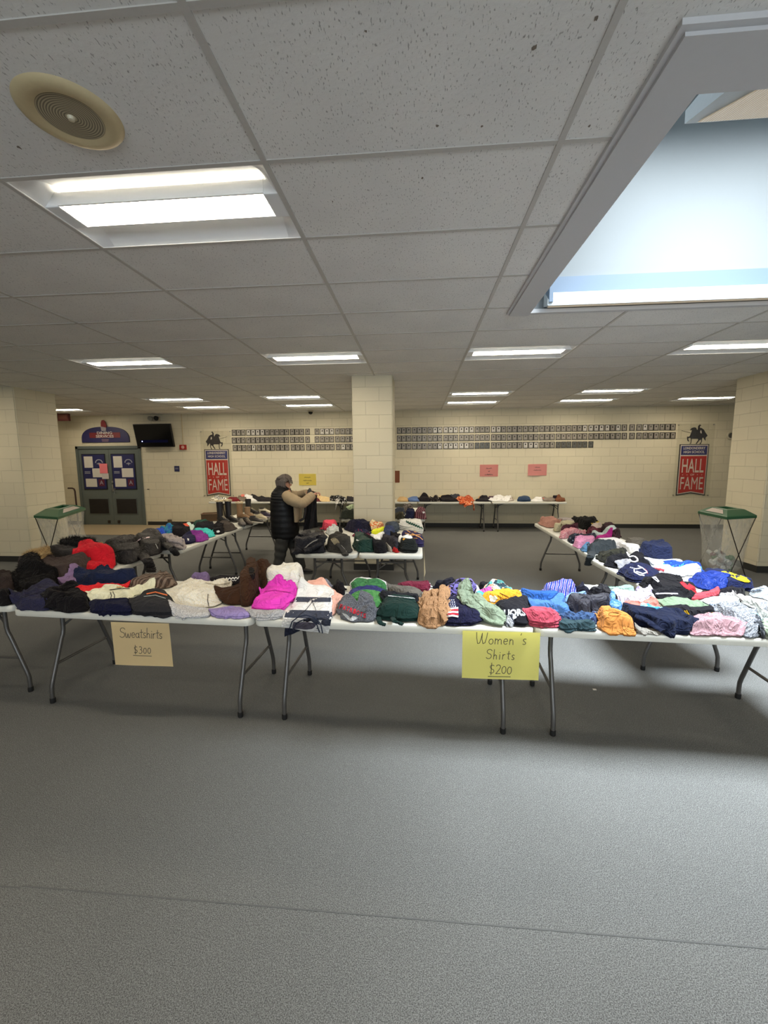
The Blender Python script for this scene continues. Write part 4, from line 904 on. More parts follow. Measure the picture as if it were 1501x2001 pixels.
# hands: palm with five fingers closing over the trouser waistband
def hand(wrist, d, par, side):
    d = d.normalized(); sidev = Vector((0, 1, 0)); dn = d.cross(sidev).normalized()
    if dn.z > 0: dn = -dn
    vs = [(wrist, .020, .017), (wrist+d*.035, .024, .020), (wrist+d*.062, .022, .017)]; ed = [(0, 1), (1, 2)]
    for k, (o_, ln_) in enumerate(((-.027, .068), (-.009, .078), (.010, .072), (.028, .056))):
        i = len(vs); b0 = wrist+d*.062+sidev*o_
        vs += [(b0, .009, .009), (b0+d*ln_*.45+dn*.006, .0085, .0085), (b0+d*ln_*.62+dn*ln_*.45, .008, .008), (b0+d*ln_*.35+dn*ln_*.72, .007, .007)]
        ed += [(2, i), (i, i+1), (i+1, i+2), (i+2, i+3)]
    i = len(vs); b0 = wrist+d*.022-sidev*.026*side
    vs += [(b0, .011, .011), (b0+d*.028-sidev*.014*side+dn*.016, .010, .010), (b0+d*.050+dn*.036, .008, .008)]; ed += [(1, i), (i, i+1), (i+1, i+2)]
    return skin('hand', vs, ed, M_SKIN, par, 2)
hand(pp(611.5, 966.5, -.05), Vector((.6, .45, .25)), t, 1); hand(pp(600.5, 961.5, .16), Vector((.8, -.1, .2)), t, -1)
# trousers and boots
for sy, x1, x2, x3 in ((-.09, 556, 551, 548), (.09, 568, 576, 584)):
    ps = [pp(x1, 1046), pp((x1+x2)/2, 1068), pp(x2, 1085), pp(x3, 1105), pp(x3, 1116)]; ps = [Vector((q.x, sy, max(q.z, .06))) for q in ps]
    bm = B(); P_ = []; R_ = []
    rr = [.105, .095, .082, .078, .075]
    for i in range(4):
        for k in range(6): f = k/6; P_.append(ps[i].lerp(ps[i+1], f)); R_.append((rr[i]+(rr[i+1]-rr[i])*f)*(1+.06*math.sin((i*6+k)*1.3)))
    P_.append(ps[-1]); R_.append(rr[-1]); tube(bm, P_, R_, 20); obj('trouser_leg', bm, M_PANT, t, smooth=True)
    b0 = ps[-1]; bm = B()
    secs = [(-.09, .045, .03, .02), (-.06, .05, .045, .045), (.0, .05, .05, .05), (.08, .045, .048, .035), (.15, .035, .045, .025), (.19, .028, .03, .012)]
    rows = []
    for dx, zc, ry, rz in secs: rows.append([bm.verts.new((b0.x+dx, sy+ry*math.cos(2*PI*k/14), max(0.002, zc+rz*1.0*math.sin(2*PI*k/14)))) for k in range(14)])
    for A, D in zip(rows, rows[1:]):
        for k in range(14): bm.faces.new((A[k], A[(k+1) % 14], D[(k+1) % 14], D[k]))
    bm.faces.new(rows[0][::-1]); bm.faces.new(rows[-1]); bmesh.ops.recalc_face_normals(bm, faces=bm.faces)
    obj('shoe', bm, S('dark_shoe', (34, 32, 32), rough=.6), t, smooth=True)
# held trousers: draped sheet of cloth
bm = B(); nu, nv = 22, 30; g = []
L0 = [(601, 957), (597, 985), (596, 1010), (592, 1037)]; R0_ = [(620, 962), (619, 980), (619, 1003), (621, 1030)]
def lerp4(Q, f):
    s = f*3; i = min(2, int(s)); u = s-i; return (Q[i][0]+(Q[i+1][0]-Q[i][0])*u, Q[i][1]+(Q[i+1][1]-Q[i][1])*u)
for i in range(nu+1):
    row = []
    for k in range(nv+1):
        a, b_ = lerp4(L0, k/nv), lerp4(R0_, k/nv); u = i/nu
        q = pp(a[0]+(b_[0]-a[0])*u, a[1]+(b_[1]-a[1])*u, .03+.035*math.sin(u*9)*(k/nv+.2)+.015*math.sin(u*23+k*.3)); row.append(bm.verts.new(q+Vector((PX, PY, 0))))
    g.append(row)
for i in range(nu):
    for k in range(nv): bm.faces.new((g[i][k], g[i+1][k], g[i+1][k+1], g[i][k+1]))
bmesh.ops.solidify(bm, geom=bm.faces[:], thickness=.014)
tw = tag(obj('held_trousers', bm, S('charcoal_trousers', (48, 48, 50), rough=.85, bump=.4), None, smooth=True), 'charcoal trousers held up by the shopper in the black vest', 'trousers')
bm = B(); q = [at(603.5, 953, y=PY+.03), at(606, 952, y=PY+.03), at(612, 961, y=PY+.03), at(601, 962, y=PY+.03)]
tube(bm, [at(606, 954, y=PY+.05), at(605, 958, y=PY+.05), at(606, 966, y=PY+.05)], [.012, .03, .05], 12); obj('waistband', bm, S('charcoal_trousers', (48, 48, 50)), tw, smooth=True)
bm = B(); tube(bm, [at(597, 976, y=PY-.12), at(597, 1000, y=PY-.10), at(594, 1013, y=PY-.1), at(586, 1018, y=PY-.1)], .018, 10); obj('belt_strap', bm, S('black_strap', (26, 25, 26), rough=.6), tw, smooth=True)
# ------------------------------------------------------------------ cloth: height map, noise, fabrics
HX0, HY0, HS = -6.2, 2.0, .012
HNX, HNY = int((4.6-HX0)/HS), int((10.9-HY0)/HS)
gx = HX0+HS*np.arange(HNX); gy = HY0+HS*np.arange(HNY); GXX, GYY = np.meshgrid(gx, gy, indexing='ij')
HM = np.full((HNX, HNY), .30)
for cx, cy, L_, Wd, rz in TABLES:
    dx, dy = GXX-cx, GYY-cy; u = np.abs(dx*math.cos(rz)+dy*math.sin(rz))-L_/2; v = np.abs(-dx*math.sin(rz)+dy*math.cos(rz))-Wd/2
    d = np.hypot(np.maximum(u, 0), np.maximum(v, 0)); HM = np.maximum(HM, np.where(d <= .022, TZ, TZ-np.minimum(.35, (d-.022)*3.5)))
for nm, x0, x1, y0, y1 in COLS[1:2]: pass
def hash3(ix, iy, s):
    h = (ix.astype(np.int64)*374761393+iy.astype(np.int64)*668265263+s*1442695041) & 0xffffffff
    h = ((h ^ (h >> 13))*1274126177) & 0xffffffff; h = h ^ (h >> 16); return h/4294967295.
def vnoise(x, y, s=0):
    ix, iy = np.floor(x), np.floor(y); fx, fy = x-ix, y-iy; fx = fx*fx*fx*(fx*(fx*6-15)+10); fy = fy*fy*fy*(fy*(fy*6-15)+10)
    a, b = hash3(ix, iy, s), hash3(ix+1, iy, s); c, d = hash3(ix, iy+1, s), hash3(ix+1, iy+1, s)
    return (a*(1-fx)+b*fx)*(1-fy)+(c*(1-fx)+d*fx)*fy
def folds(x, y, s, ang, stretch=2.6, sc_=11.):
    ca, sa = math.cos(ang), math.sin(ang); u, v = (x*ca+y*sa)*sc_/stretch, (-x*sa+y*ca)*sc_
    wx = vnoise(u*.8+7, v*.8, s+5)-.5; v2 = v+1.6*wx; u2 = u+.8*wx
    n = 1-np.abs(2*vnoise(u2, v2, s)-1); n2 = 1-np.abs(2*vnoise(u2*2.1+3, v2*2.1, s+1)-1)
    return (n**2*.7+n2**2*.3)-.35
def hsample(A, x, y, ox=0, oy=0):
    fx = np.clip((np.asarray(x)-HX0)/HS-ox, 0, A.shape[0]-1.001); fy = np.clip((np.asarray(y)-HY0)/HS-oy, 0, A.shape[1]-1.001)
    i, j = fx.astype(int), fy.astype(int); fx, fy = fx-i, fy-j
    return (A[i, j]*(1-fx)+A[i+1, j]*fx)*(1-fy)+(A[i, j+1]*(1-fx)+A[i+1, j+1]*fx)*fy
def blur(A, r, it=2):
    for _ in range(it):
        for ax in (0, 1):
            P = np.concatenate([np.repeat(np.take(A, [0], ax), r+1, ax), A, np.repeat(np.take(A, [-1], ax), r, ax)], ax); cs = np.cumsum(P, ax); n = A.shape[ax]
            A = (np.take(cs, range(2*r+1, 2*r+1+n), ax)-np.take(cs, range(0, n), ax))/(2*r+1)
    return A
def dilate(A, r):
    for ax in (0, 1):
        B_ = A.copy()
        for k in range(1, r+1):
            B_ = np.maximum(B_, np.concatenate([np.take(A, range(k, A.shape[ax]), ax), np.repeat(np.take(A, [-1], ax), k, ax)], ax)); B_ = np.maximum(B_, np.concatenate([np.repeat(np.take(A, [0], ax), k, ax), np.take(A, range(0, A.shape[ax]-k), ax)], ax))
        A = B_
    return A
def hexc(h): return tuple(int(h[i:i+2], 16) for i in (0, 2, 4))
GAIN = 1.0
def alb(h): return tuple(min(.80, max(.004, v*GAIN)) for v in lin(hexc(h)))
FAB = {}
def fabric(spec, gain):
    """spec: 'rrggbb' or 'kind:rrggbb:rrggbb[:..]'"""
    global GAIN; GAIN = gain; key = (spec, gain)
    if key in FAB: return FAB[key]
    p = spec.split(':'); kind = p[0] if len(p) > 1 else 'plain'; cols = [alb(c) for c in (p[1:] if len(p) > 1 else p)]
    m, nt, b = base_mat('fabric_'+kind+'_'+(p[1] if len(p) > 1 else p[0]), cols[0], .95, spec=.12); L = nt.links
    b.inputs['Sheen Weight'].default_value = .03; b.inputs['Sheen Roughness'].default_value = .5
    if kind == 'nylon': b.inputs['Roughness'].default_value = .5; b.inputs['Sheen Weight'].default_value = 0
    tc = N(nt, 'ShaderNodeTexCoord'); O = tc.outputs['Object']
    def noise(s, d=3., dist=0.):
        n = N(nt, 'ShaderNodeTexNoise', i_Scale=s, i_Detail=d, i_Distortion=dist); L.new(O, n.inputs['Vector']); return n.outputs['Fac']
    def ramp(f, stops, const=True):
        r = N(nt, 'ShaderNodeValToRGB'); r.color_ramp.interpolation = 'CONSTANT' if const else 'LINEAR'; e = r.color_ramp.elements
        while len(e) < len(stops): e.new(.5)
        for q, (po, c) in zip(e, stops): q.position = po; q.color = (*c, 1)
        L.new(f, r.inputs[0]); return r.outputs[0]
    def wave(s, rot, dist=0.):
        mp = N(nt, 'ShaderNodeMapping'); mp.inputs['Rotation'].default_value = (0, 0, rot); L.new(O, mp.inputs[0]); w = N(nt, 'ShaderNodeTexWave', i_Scale=s, i_Distortion=dist); L.new(mp.outputs[0], w.inputs['Vector']); return w.outputs['Fac']
    c2 = cols[1] if len(cols) > 1 else cols[0]; out = None
    if kind in ('plain', 'nylon', 'knit'): out = ramp(noise(9.), [(.3, tuple(v*.90 for v in cols[0])), (.7, tuple(min(.9, v*1.08) for v in cols[0]))], False)
    elif kind == 'heather': out = ramp(noise(160., 4.), [(.42, cols[0]), (.60, c2)], False)
    elif kind == 'stripe': out = ramp(wave(7., .25), [(0, cols[0]), (.5, c2)])
    elif kind == 'thin': out = ramp(wave(16., .2), [(0, cols[0]), (.72, c2)])
    elif kind == 'mottle': out = ramp(noise(22., 3., 1.2), [(.0, cols[0]), (.5, c2)]+([(.6, cols[2])] if len(cols) > 2 else []))
    elif kind == 'lace': out = ramp(noise(60., 2., .8), [(.0, cols[0]), (.5, c2)])
    elif kind in ('floral', 'tie'):
        v = N(nt, 'ShaderNodeTexVoronoi', i_Scale=(34. if kind == 'floral' else 13.)); wn = N(nt, 'ShaderNodeTexNoise', i_Scale=20.); L.new(O, wn.inputs['Vector'])
        ad = N(nt, 'ShaderNodeVectorMath', operation='MULTIPLY_ADD'); ad.inputs[1].default_value = (.05,)*3; L.new(wn.outputs['Color'], ad.inputs[0]); L.new(O, ad.inputs[2]); L.new(ad.outputs[0], v.inputs['Vector'])
        sp = N(nt, 'ShaderNodeSeparateXYZ'); L.new(v.outputs['Color'], sp.inputs[0]); k = len(cols)
        out = ramp(sp.outputs[0], [(i/k, c) for i, c in enumerate(cols)])
    elif kind == 'plaid':
        mx = N(nt, 'ShaderNodeMix', data_type='RGBA'); mx.inputs[0].default_value = .5
        L.new(ramp(wave(9., .3), [(0, cols[0]), (.6, c2)]), mx.inputs[6]); L.new(ramp(wave(9., .3+PI/2), [(0, cols[0]), (.6, cols[-1])]), mx.inputs[7]); out = mx.outputs[2]
    elif kind == 'rays':
        out = ramp(wave(12., .4, 2.5), [(0, cols[0]), (.45, c2), (.7, cols[-1])])
    L.new(out, b.inputs['Base Color'])
    bp = N(nt, 'ShaderNodeBump'); bp.inputs['Strength'].default_value = .5; bp.inputs['Distance'].default_value = .0015
    if kind == 'knit':
        w1 = wave(44., .1, 2.2); L.new(w1, bp.inputs['Height']); bp.inputs['Distance'].default_value = .003; bp.inputs['Strength'].default_value = .8
    else: L.new(noise(260., 2.), bp.inputs['Height'])
    cr = N(nt, 'ShaderNodeTexNoise', i_Scale=13., i_Detail=2.5, i_Distortion=1.1); L.new(O, cr.inputs['Vector'])
    s1 = N(nt, 'ShaderNodeMath', operation='SUBTRACT'); s1.inputs[1].default_value = .5; L.new(cr.outputs['Fac'], s1.inputs[0]); s2 = N(nt, 'ShaderNodeMath', operation='ABSOLUTE'); L.new(s1.outputs[0], s2.inputs[0])
    s3 = N(nt, 'ShaderNodeMath', operation='POWER'); s3.inputs[1].default_value = .6; L.new(s2.outputs[0], s3.inputs[0])
    b2 = N(nt, 'ShaderNodeBump', invert=True); b2.inputs['Strength'].default_value = .9; b2.inputs['Distance'].default_value = .022; L.new(s3.outputs[0], b2.inputs['Height']); L.new(bp.outputs[0], b2.inputs['Normal'])
    L.new(b2.outputs[0], b.inputs['Normal'])
    FAB[key] = m; return m
def catmull(P, n=8):
    P = [np.array(p, float) for p in P]; m = len(P); out = []
    for i in range(m):
        a, b, c, d = P[i-1], P[i], P[(i+1) % m], P[(i+2) % m]
        for k in range(n):
            t = k/n; q = .5*((2*b)+(-a+c)*t+(2*a-5*b+4*c-d)*t*t+(-a+3*b-3*c+d)*t**3); lin_ = b+(c-b)*t; out.append(q*.55+lin_*.45)
    return np.array(out)
def ylow(P, x):
    best = -1e9
    for (x0, y0), (x1, y1) in zip(P, P[1:]+P[:1]):
        if min(x0, x1)-1e-6 <= x <= max(x0, x1)+1e-6:
            y = max(y0, y1) if abs(x1-x0) < 1e-6 else y0+(y1-y0)*(x-x0)/(x1-x0); best = max(best, y)
    return best
GCOUNT = [0]
STY = {'fold': dict(n=2, w=.085, k=.58, dome=.08, wr=.011, und=.014, st=3.0, wob=.010),
       'fold3': dict(n=3, w=.070, k=.46, dome=.08, wr=.009, und=.012, st=3.2, wob=.010),
       'flat': dict(n=1, w=.07, k=.72, dome=.08, wr=.012, und=.016, st=2.2, wob=.012),
       'crumple': dict(n=1, w=.12, k=.80, dome=.05, wr=.026, und=.026, st=2.3, wob=.020),
       'puffy': dict(n=1, w=.15, k=.84, dome=.04, wr=.019, und=.020, st=2.2, wob=.014)}
class Garment: pass
def garment(crop, name, cat, label, mat, t, sty, pts, gain=1.15, group=None, parent=None, res=1., hang=False, cut=False):
    g = Garment(); GCOUNT[0] += 1; seed = GCOUNT[0]*13+7; rnd = random.Random(seed)
    ox, oy, s = crop; P = [(ox+x/s, oy+y/s) for x, y in pts]; q = dict(STY[sty]); yl = [ylow(P, x) for x, y in P]
    D0 = at(sum(p[0] for p in P)/len(P), max(p[1] for p in P), z=TZ).y; t *= .60 if D0 < 3.4 else (.60+.4*min(1, (D0-3.4)/2.6))
    base = TZ
    for it in range(4):
        W_ = []
        for (px, py), lo in zip(P, yl):
            D = at(px, py, z=base).y; hf = min(1, max(0, (lo-py)/(t*FPX/max(D, .5)*.95)))
            v = at(px, py, z=base+t*hf*(1-.62*q['k'])); W_.append((v.x, v.y))
        W_ = np.array(W_); A = catmull(W_, 8); x0, x1, y0, y1 = A[:, 0].min(), A[:, 0].max(), A[:, 1].min(), A[:, 1].max()
        c = np.array([(x0+x1)/2, (y0+y1)/2])*.3+A.mean(0)*.7
        ii = [int((x0-HX0)/HS), int((x1-HX0)/HS)+1]; jj = [int((y0-HY0)/HS), int((y1-HY0)/HS)+1]
        sub = HM[max(0, ii[0]):ii[1], max(0, jj[0]):jj[1]]; ok = sub[sub > TZ-.02]
        nb = float(np.percentile(ok, 30)) if ok.size else TZ
        base = .5*base+.5*nb if it else nb
    if y1 > 9.6:   # on the tables along the back wall
        lo_, hi_ = max(y0, 9.96), min(y1, 10.58); lo_ = min(lo_, hi_-.22); f = (hi_-lo_)/max(.01, y1-y0)
        A[:, 1] = lo_+(A[:, 1]-y0)*f; c[1] = lo_+(c[1]-y0)*f; y0, y1 = lo_, hi_
    if not hang:
        if float(hsample(HM, c[0], c[1])) < TZ-.005:
            on = np.argwhere(HM > TZ-.004); dd = (gx[on[:, 0]]-c[0])**2+(gy[on[:, 1]]-c[1])**2; k_ = on[int(dd.argmin())]; mv = np.array([gx[k_[0]], gy[k_[1]]])-c; mv = mv*(1+.10/max(.05, float(np.hypot(*mv)))); A = A+mv; c = c+mv
        for it in range(14):
            off_ = hsample(HM, A[:, 0], A[:, 1]) < TZ-.012
            if not off_.any(): break
            A[off_] = c+(A[off_]-c)*.93
        x0, x1, y0, y1 = A[:, 0].min(), A[:, 0].max(), A[:, 1].min(), A[:, 1].max()
    if y1-y0 > .62 and sty != 'puffy':   # keep real garment depth: pull the far side in
        f = .62/(y1-y0); A[:, 1] = y0+(A[:, 1]-y0)*f; c[1] = y0+(c[1]-y0)*f; y1 = y0+.62
    nth = max(48, int(104*res)); th = np.arange(nth)*2*PI/nth-PI; R = np.zeros(nth); dA = A-c; dB = np.roll(dA, -1, 0)
    for k, a in enumerate(th):
        u = np.array([math.cos(a), math.sin(a)]); e = dB-dA; den = u[0]*e[:, 1]-u[1]*e[:, 0]; den = np.where(abs(den) < 1e-9, 1e-9, den)
        tt = (dA[:, 0]*e[:, 1]-dA[:, 1]*e[:, 0])/den; ss = (dA[:, 0]*u[1]-dA[:, 1]*u[0])/den
        good = (tt > 0) & (ss >= -1e-6) & (ss <= 1+1e-6); R[k] = tt[good].max() if good.any() else .03
    fr_ = np.linspace(.30, 1, 15)[:, None]; Hr = hsample(HM, c[0]+fr_*R*np.cos(th), c[1]+fr_*R*np.sin(th)) > base+t*1.25+.012
    if cut and Hr.any():
        cut = np.where(Hr.any(0), fr_[np.argmax(Hr, 0), 0], 1.); cut = np.maximum(cut, .32); R = R*np.minimum(np.minimum(cut, np.roll(cut, 1)), np.roll(cut, -1)); R = (np.roll(R, 2)+np.roll(R, -2)+R*2)/4
    R = .25*np.roll(R, 1)+.5*R+.25*np.roll(R, -1); rmin = max(.02, R.min())
    w = min(q['w'], rmin*.7); pad = 14
    i0, i1, j0, j1 = max(0, int((x0-HX0)/HS)-pad), min(HNX, int((x1-HX0)/HS)+pad), max(0, int((y0-HY0)/HS)-pad), min(HNY, int((y1-HY0)/HS)+pad)
    loc_ = HM[i0:i1, j0:j1]; Hs = blur(dilate(loc_, 1), 2, 2); ths = min(.026, t*.35)
    ang = rnd.uniform(-.6, .6)+(PI/2 if rnd.random() < .45 else 0)
    def topz(x, y, d, rr):
        sh = 1-np.minimum(np.maximum(d, 0)/w, 1); prof = (1-q['k'])+q['k']*(1-sh**2.2)
        mask = np.minimum(np.maximum(d, 0)/.035, 1)
        hs = hsample(Hs, x, y, i0, j0); full = np.minimum(base, hs+.06)+t*prof*(1+q['dome']*(1-np.minimum(rr, 1)**2)); thin = hs+ths*prof
        z = np.logaddexp(full*70, thin*70)/70
        z = z+mask*(q['wr']*folds(x, y, seed, ang, q['st'])*1.5+q['und']*(vnoise(x*7, y*7, seed+9)-.5)*2)
        return np.maximum(np.maximum(z, TZ+.006), hsample(loc_, x, y, i0, j0)+.004)
    e = min(t/q['n']/2*.9, rmin*.3); prof = []
    for i in range(q['n']):
        for a in (-75, -40, 0, 40, 75): prof.append((e*(1-math.cos(math.radians(a))), (i+.5+.5*math.sin(math.radians(a))*.97)/q['n'], i))
    rows = []; wob = [q['wob']*(vnoise(np.cos(th)*3+i*9., np.sin(th)*3+i*5., seed+20+i)-.45)*2+q['wob']*.25*(vnoise(np.cos(th)*11+i*9., np.sin(th)*11, seed+40+i)-.5)*2 for i in range(q['n'])]
    for ins, zf, i in prof:
        Rr = np.maximum(R-ins+wob[i], .015); x, y = c[0]+Rr*np.cos(th), c[1]+Rr*np.sin(th); bot = hsample(loc_, x, y, i0, j0)+.0015; bot = bot if hang else np.maximum(bot, TZ-.012)
        tp = topz(x, y, np.zeros_like(x), Rr/R); rows.append((x, y, bot+(tp-bot)*zf))
    ne = int(24*res)+4
    for k in range(1, ne+1):
        f = (1-k/ne)**.9; Rr = np.maximum(R-e+wob[-1]*f, .012)*f; x, y = c[0]+Rr*np.cos(th), c[1]+Rr*np.sin(th)
        rows.append((x, y, topz(x, y, R-Rr, Rr/R)))
    V_ = []; n = nth
    for x, y, z in rows[:-1]: V_ += list(zip(x, y, z))
    x, y, z = rows[-1]; V_.append((c[0], c[1], float(z.mean())))
    F_ = [tuple(range(n))[::-1]]; m_ = len(rows)-1
    for r in range(m_-1):
        for k in range(n): F_.append((r*n+k, r*n+(k+1) % n, (r+1)*n+(k+1) % n, (r+1)*n+k))
    for k in range(n): F_.append(((m_-1)*n+k, (m_-1)*n+(k+1) % n, len(V_)-1))
    org = Vector((c[0], c[1], base)); me = bpy.data.meshes.new(name); me.from_pydata([(v[0]-org.x, v[1]-org.y, v[2]-org.z) for v in V_], [], F_); me.validate()
    me.polygons.foreach_set('use_smooth', [True]*len(me.polygons))
    o = bpy.data.objects.new(name, me); C.objects.link(o); me.materials.append(fabric(mat, gain)); 
    if parent is not None: o.parent = parent; o.location = org-parent.location
    else: o.location = org; tag(o, label, cat, group)
    # rasterise into the height map
    X_, Y_ = GXX[i0:i1, j0:j1], GYY[i0:i1, j0:j1]; rr = np.hypot(X_-c[0], Y_-c[1]); aa = np.arctan2(Y_-c[1], X_-c[0]); Ri = np.interp(aa, np.append(th, PI), np.append(R, R[0]))
    ins = rr < Ri; Z = topz(X_, Y_, Ri-rr, rr/Ri); HM[i0:i1, j0:j1] = np.where(ins, np.maximum(Z, loc_), loc_)
    g.o = o; g.mat = mat; g.gain = gain; g.crop = crop; g.org = org; g.bvh = BVHTree.FromPolygons([Vector(v) for v in V_], F_); g.size = (x1-x0, y1-y0); g.t = t; g.c = c; g.base = base
    return g
def onto(g, px, py, off=.0028):
    d = ray(px, py).normalized(); h = g.bvh.ray_cast(Vector((0, 0, CAM_H)), d)
    if h[0] is None: return None
    n = h[1] if h[1].dot(d) < 0 else -h[1]; return h[0]+n*off
def drape(g, name, bm, col, off=.0028, gain=None):
    """bm holds photo pixels in x,y: lay it on the garment's own surface"""
    bmesh.ops.triangulate(bm, faces=bm.faces)
    for _ in range(4):
        es = [e for e in bm.edges if (e.verts[0].co-e.verts[1].co).length > 3.2]
        if not es: break
        bmesh.ops.subdivide_edges(bm, edges=es, cuts=1); bmesh.ops.triangulate(bm, faces=[f for f in bm.faces if len(f.verts) > 3])
    bad = []
    for v in bm.verts:
        p = onto(g, v.co.x, v.co.y, off)
        if p is None: bad.append(v)
        else: v.co = p-g.org
    bmesh.ops.delete(bm, geom=bad, context='VERTS')
    for f in [f for f in bm.faces if max(e.calc_length() for e in f.edges) > .09]: bm.faces.remove(f)
    if not bm.faces: bm.free(); return None
    bmesh.ops.recalc_face_normals(bm, faces=bm.faces)
    if sum(f.normal.z for f in bm.faces) < 0: bmesh.ops.reverse_faces(bm, faces=bm.faces)
    return obj(name, bm, fabric(col, gain or g.gain), g.o)
def gpx(g, x, y): return (g.crop[0]+x/g.crop[2], g.crop[1]+y/g.crop[2])
def text_on(g, s, x, y, wpx, hpx, rot, col, shear=0., name='printed_lettering', bold=.01):
    tb = text_bm(s, 1.0, bold=bold); a = [v.co.x for v in tb.verts]; b = [v.co.y for v in tb.verts]; w_, h_ = max(a)-min(a), max(b)-min(b); ma, mb = (max(a)+min(a))/2, (max(b)+min(b))/2
    cx, cy = gpx(g, x, y); k = g.crop[2]; r = math.radians(rot)
    for v in tb.verts:
        u, w2 = (v.co.x-ma)/w_*wpx/k, -(v.co.y-mb)/h_*hpx/k; u += shear*w2; v.co = Vector((cx+u*math.cos(r)-w2*math.sin(r), cy+u*math.sin(r)+w2*math.cos(r), 0))
    return drape(g, name, tb, col)
def patch_on(g, pts, col, name='printed_patch', off=.0024):
    bm = B(); P = catmull([gpx(g, *p) for p in pts], 4) if len(pts) > 4 else [gpx(g, *p) for p in pts]; bm.faces.new([bm.verts.new((p[0], p[1], 0)) for p in P]); return drape(g, name, bm, col, off)
def line_on(g, pts, wpx, col, name='piping', closed=False, off=.0034):
    P = [Vector((*gpx(g, *p), 0)) for p in pts]; Q = []
    for a, b in zip(P, P[1:]+([P[0]] if closed else [])):
        for k in range(5): Q.append(a.lerp(b, k/5))
    if not closed: Q.append(P[-1])
    bm = B(); h = wpx/g.crop[2]/2; L_ = []; m_ = len(Q)
    for i, p in enumerate(Q):
        a, b = (Q[i-1], Q[(i+1) % m_]) if closed else (Q[max(0, i-1)], Q[min(m_-1, i+1)]); d = (b-a).normalized(); n_ = Vector((-d.y, d.x, 0))*h
        L_.append((bm.verts.new(p+n_), bm.verts.new(p-n_)))
    for i in range(m_ if closed else m_-1): j = (i+1) % m_; bm.faces.new((L_[i][0], L_[j][0], L_[j][1], L_[i][1]))
    return drape(g, name, bm, col, off)
def scribble_on(g, x0, y0, x1, y1, h, wpx, col, name='printed_script', seed=1):
    rnd = random.Random(seed); n = 16; pts = []
    for k in range(n+1):
        f = k/n; pts.append((x0+(x1-x0)*f, y0+(y1-y0)*f+(h/2 if k % 2 else -h/2)*rnd.uniform(.4, 1)))
    return line_on(g, pts, wpx, col, name)
def ring_on(g, cx, cy, rx, ry, wpx, col, name='neckband', rot=0.):
    r = math.radians(rot); return line_on(g, [(cx+rx*math.cos(a)*math.cos(r)-ry*math.sin(a)*math.sin(r), cy+rx*math.cos(a)*math.sin(r)+ry*math.sin(a)*math.cos(r)) for a in [k*PI/8 for k in range(16)]], wpx, col, name, closed=True)
def sleeve_on(g, pts, wpx, name='sleeve', mat=None, thick=.5, gain=None, **plane):
    """limb of cloth lying over what is below it; photo pixels in the garment's crop"""
    P = []
    for x, y in pts:
        px, py = gpx(g, x, y); z = g.base+g.t*.6
        for _ in range(6): v = at(px, py, z=z); z = .4*z+.6*(float(hsample(HM, v.x, v.y))+.02)
        h_ = onto(g, px, py, .004); P.append(h_ if h_ is not None else (at(px, py, **plane) if plane else at(px, py, z=z)))
    Q = []
    for i in range(len(P)-1):
        for k in range(8): Q.append(P[i].lerp(P[i+1], k/8))
    Q.append(P[-1]); D = P[0].y; wd = wpx/g.crop[2]/FPX*D/2; bm = B(); n = 18; rows = []; rnd = random.Random(len(pts)*7+int(wpx))
    for i, p in enumerate(Q):
        a, b = Q[max(0, i-1)], Q[min(len(Q)-1, i+1)]; d = (b-a).normalized(); sd = d.cross(Vector((0, 0, 1))); sd = sd.normalized() if sd.length > .05 else Vector((1, 0, 0)); up = sd.cross(d).normalized()
        k2 = 1+.08*math.sin(i*1.9+wpx)+.05*math.sin(i*.7); end = .75 if i in (0,) else 1.
        rows.append([bm.verts.new(p+sd*(wd*k2*end*math.cos(2*PI*k/n))+up*(wd*thick*end*k2*math.sin(2*PI*k/n)*(1+.12*math.sin(k*2+i)))-g.org) for k in range(n)])
    for A_, D_ in zip(rows, rows[1:]):
        for k in range(n): bm.faces.new((A_[k], A_[(k+1) % n], D_[(k+1) % n], D_[k]))
    bm.faces.new(rows[0][::-1]); bm.faces.new(rows[-1]); bmesh.ops.recalc_face_normals(bm, faces=bm.faces)
    return obj(name, bm, fabric(mat or g.mat, gain or g.gain), g.o, smooth=True)
def fur_on(g, col, n=2600, ln=.03, seed=1, name='fur'):
    """strands rooted all over a garment mesh"""
    me = g.o.data; rnd = random.Random(seed); bm = B(); nf = len(me.polygons); nrm = [(p.center.copy(), p.normal.copy(), p.area) for p in me.polygons]
    cum = np.cumsum([a for _, _, a in nrm]); T_ = cum[-1]
    for _ in range(n):
        c, nn, a = nrm[min(nf-1, int(np.searchsorted(cum, rnd.random()*T_)))]; 
        if nn.z < -.3: continue
        c = c+Vector((rnd.uniform(-.006, .006), rnd.uniform(-.006, .006), 0)); d = (nn+Vector((rnd.uniform(-.7, .7), rnd.uniform(-.7, .7), rnd.uniform(-.2, .5)))).normalized()*ln*rnd.uniform(.5, 1.2); s_ = d.cross(Vector((rnd.random(), rnd.random(), .3))).normalized()*.0022
        bm.faces.new([bm.verts.new(c-s_), bm.verts.new(c+s_), bm.verts.new(c+d)])
    o = obj(name, bm, fabric(col, g.gain), g.o); o['kind'] = 'stuff'; return o
# ------------------------------------------------------------------ garments, back to front (crop = origin and scale of the measuring crop)
c1, c2, c3, c4, c5 = (0, 1050, 3.95), (300, 1050, 3.95), (620, 1080, 4.415), (850, 1080, 4.415), (1140, 1080, 4.158)
cR, cQ, cL, cA, cS = (1030, 960, 3.187), (1030, 990, 6.254), (180, 980, 4.17), (0, 940, 3.95), (380, 900, 5.773)
cM, cN, cF, c6, c7, cO = (560, 990, 10.007), (690, 980, 10.007), (770, 930, 4.289), (1300, 1130, 7.468), (1040, 1130, 5.773), (560, 930, 5.003)
G = garment
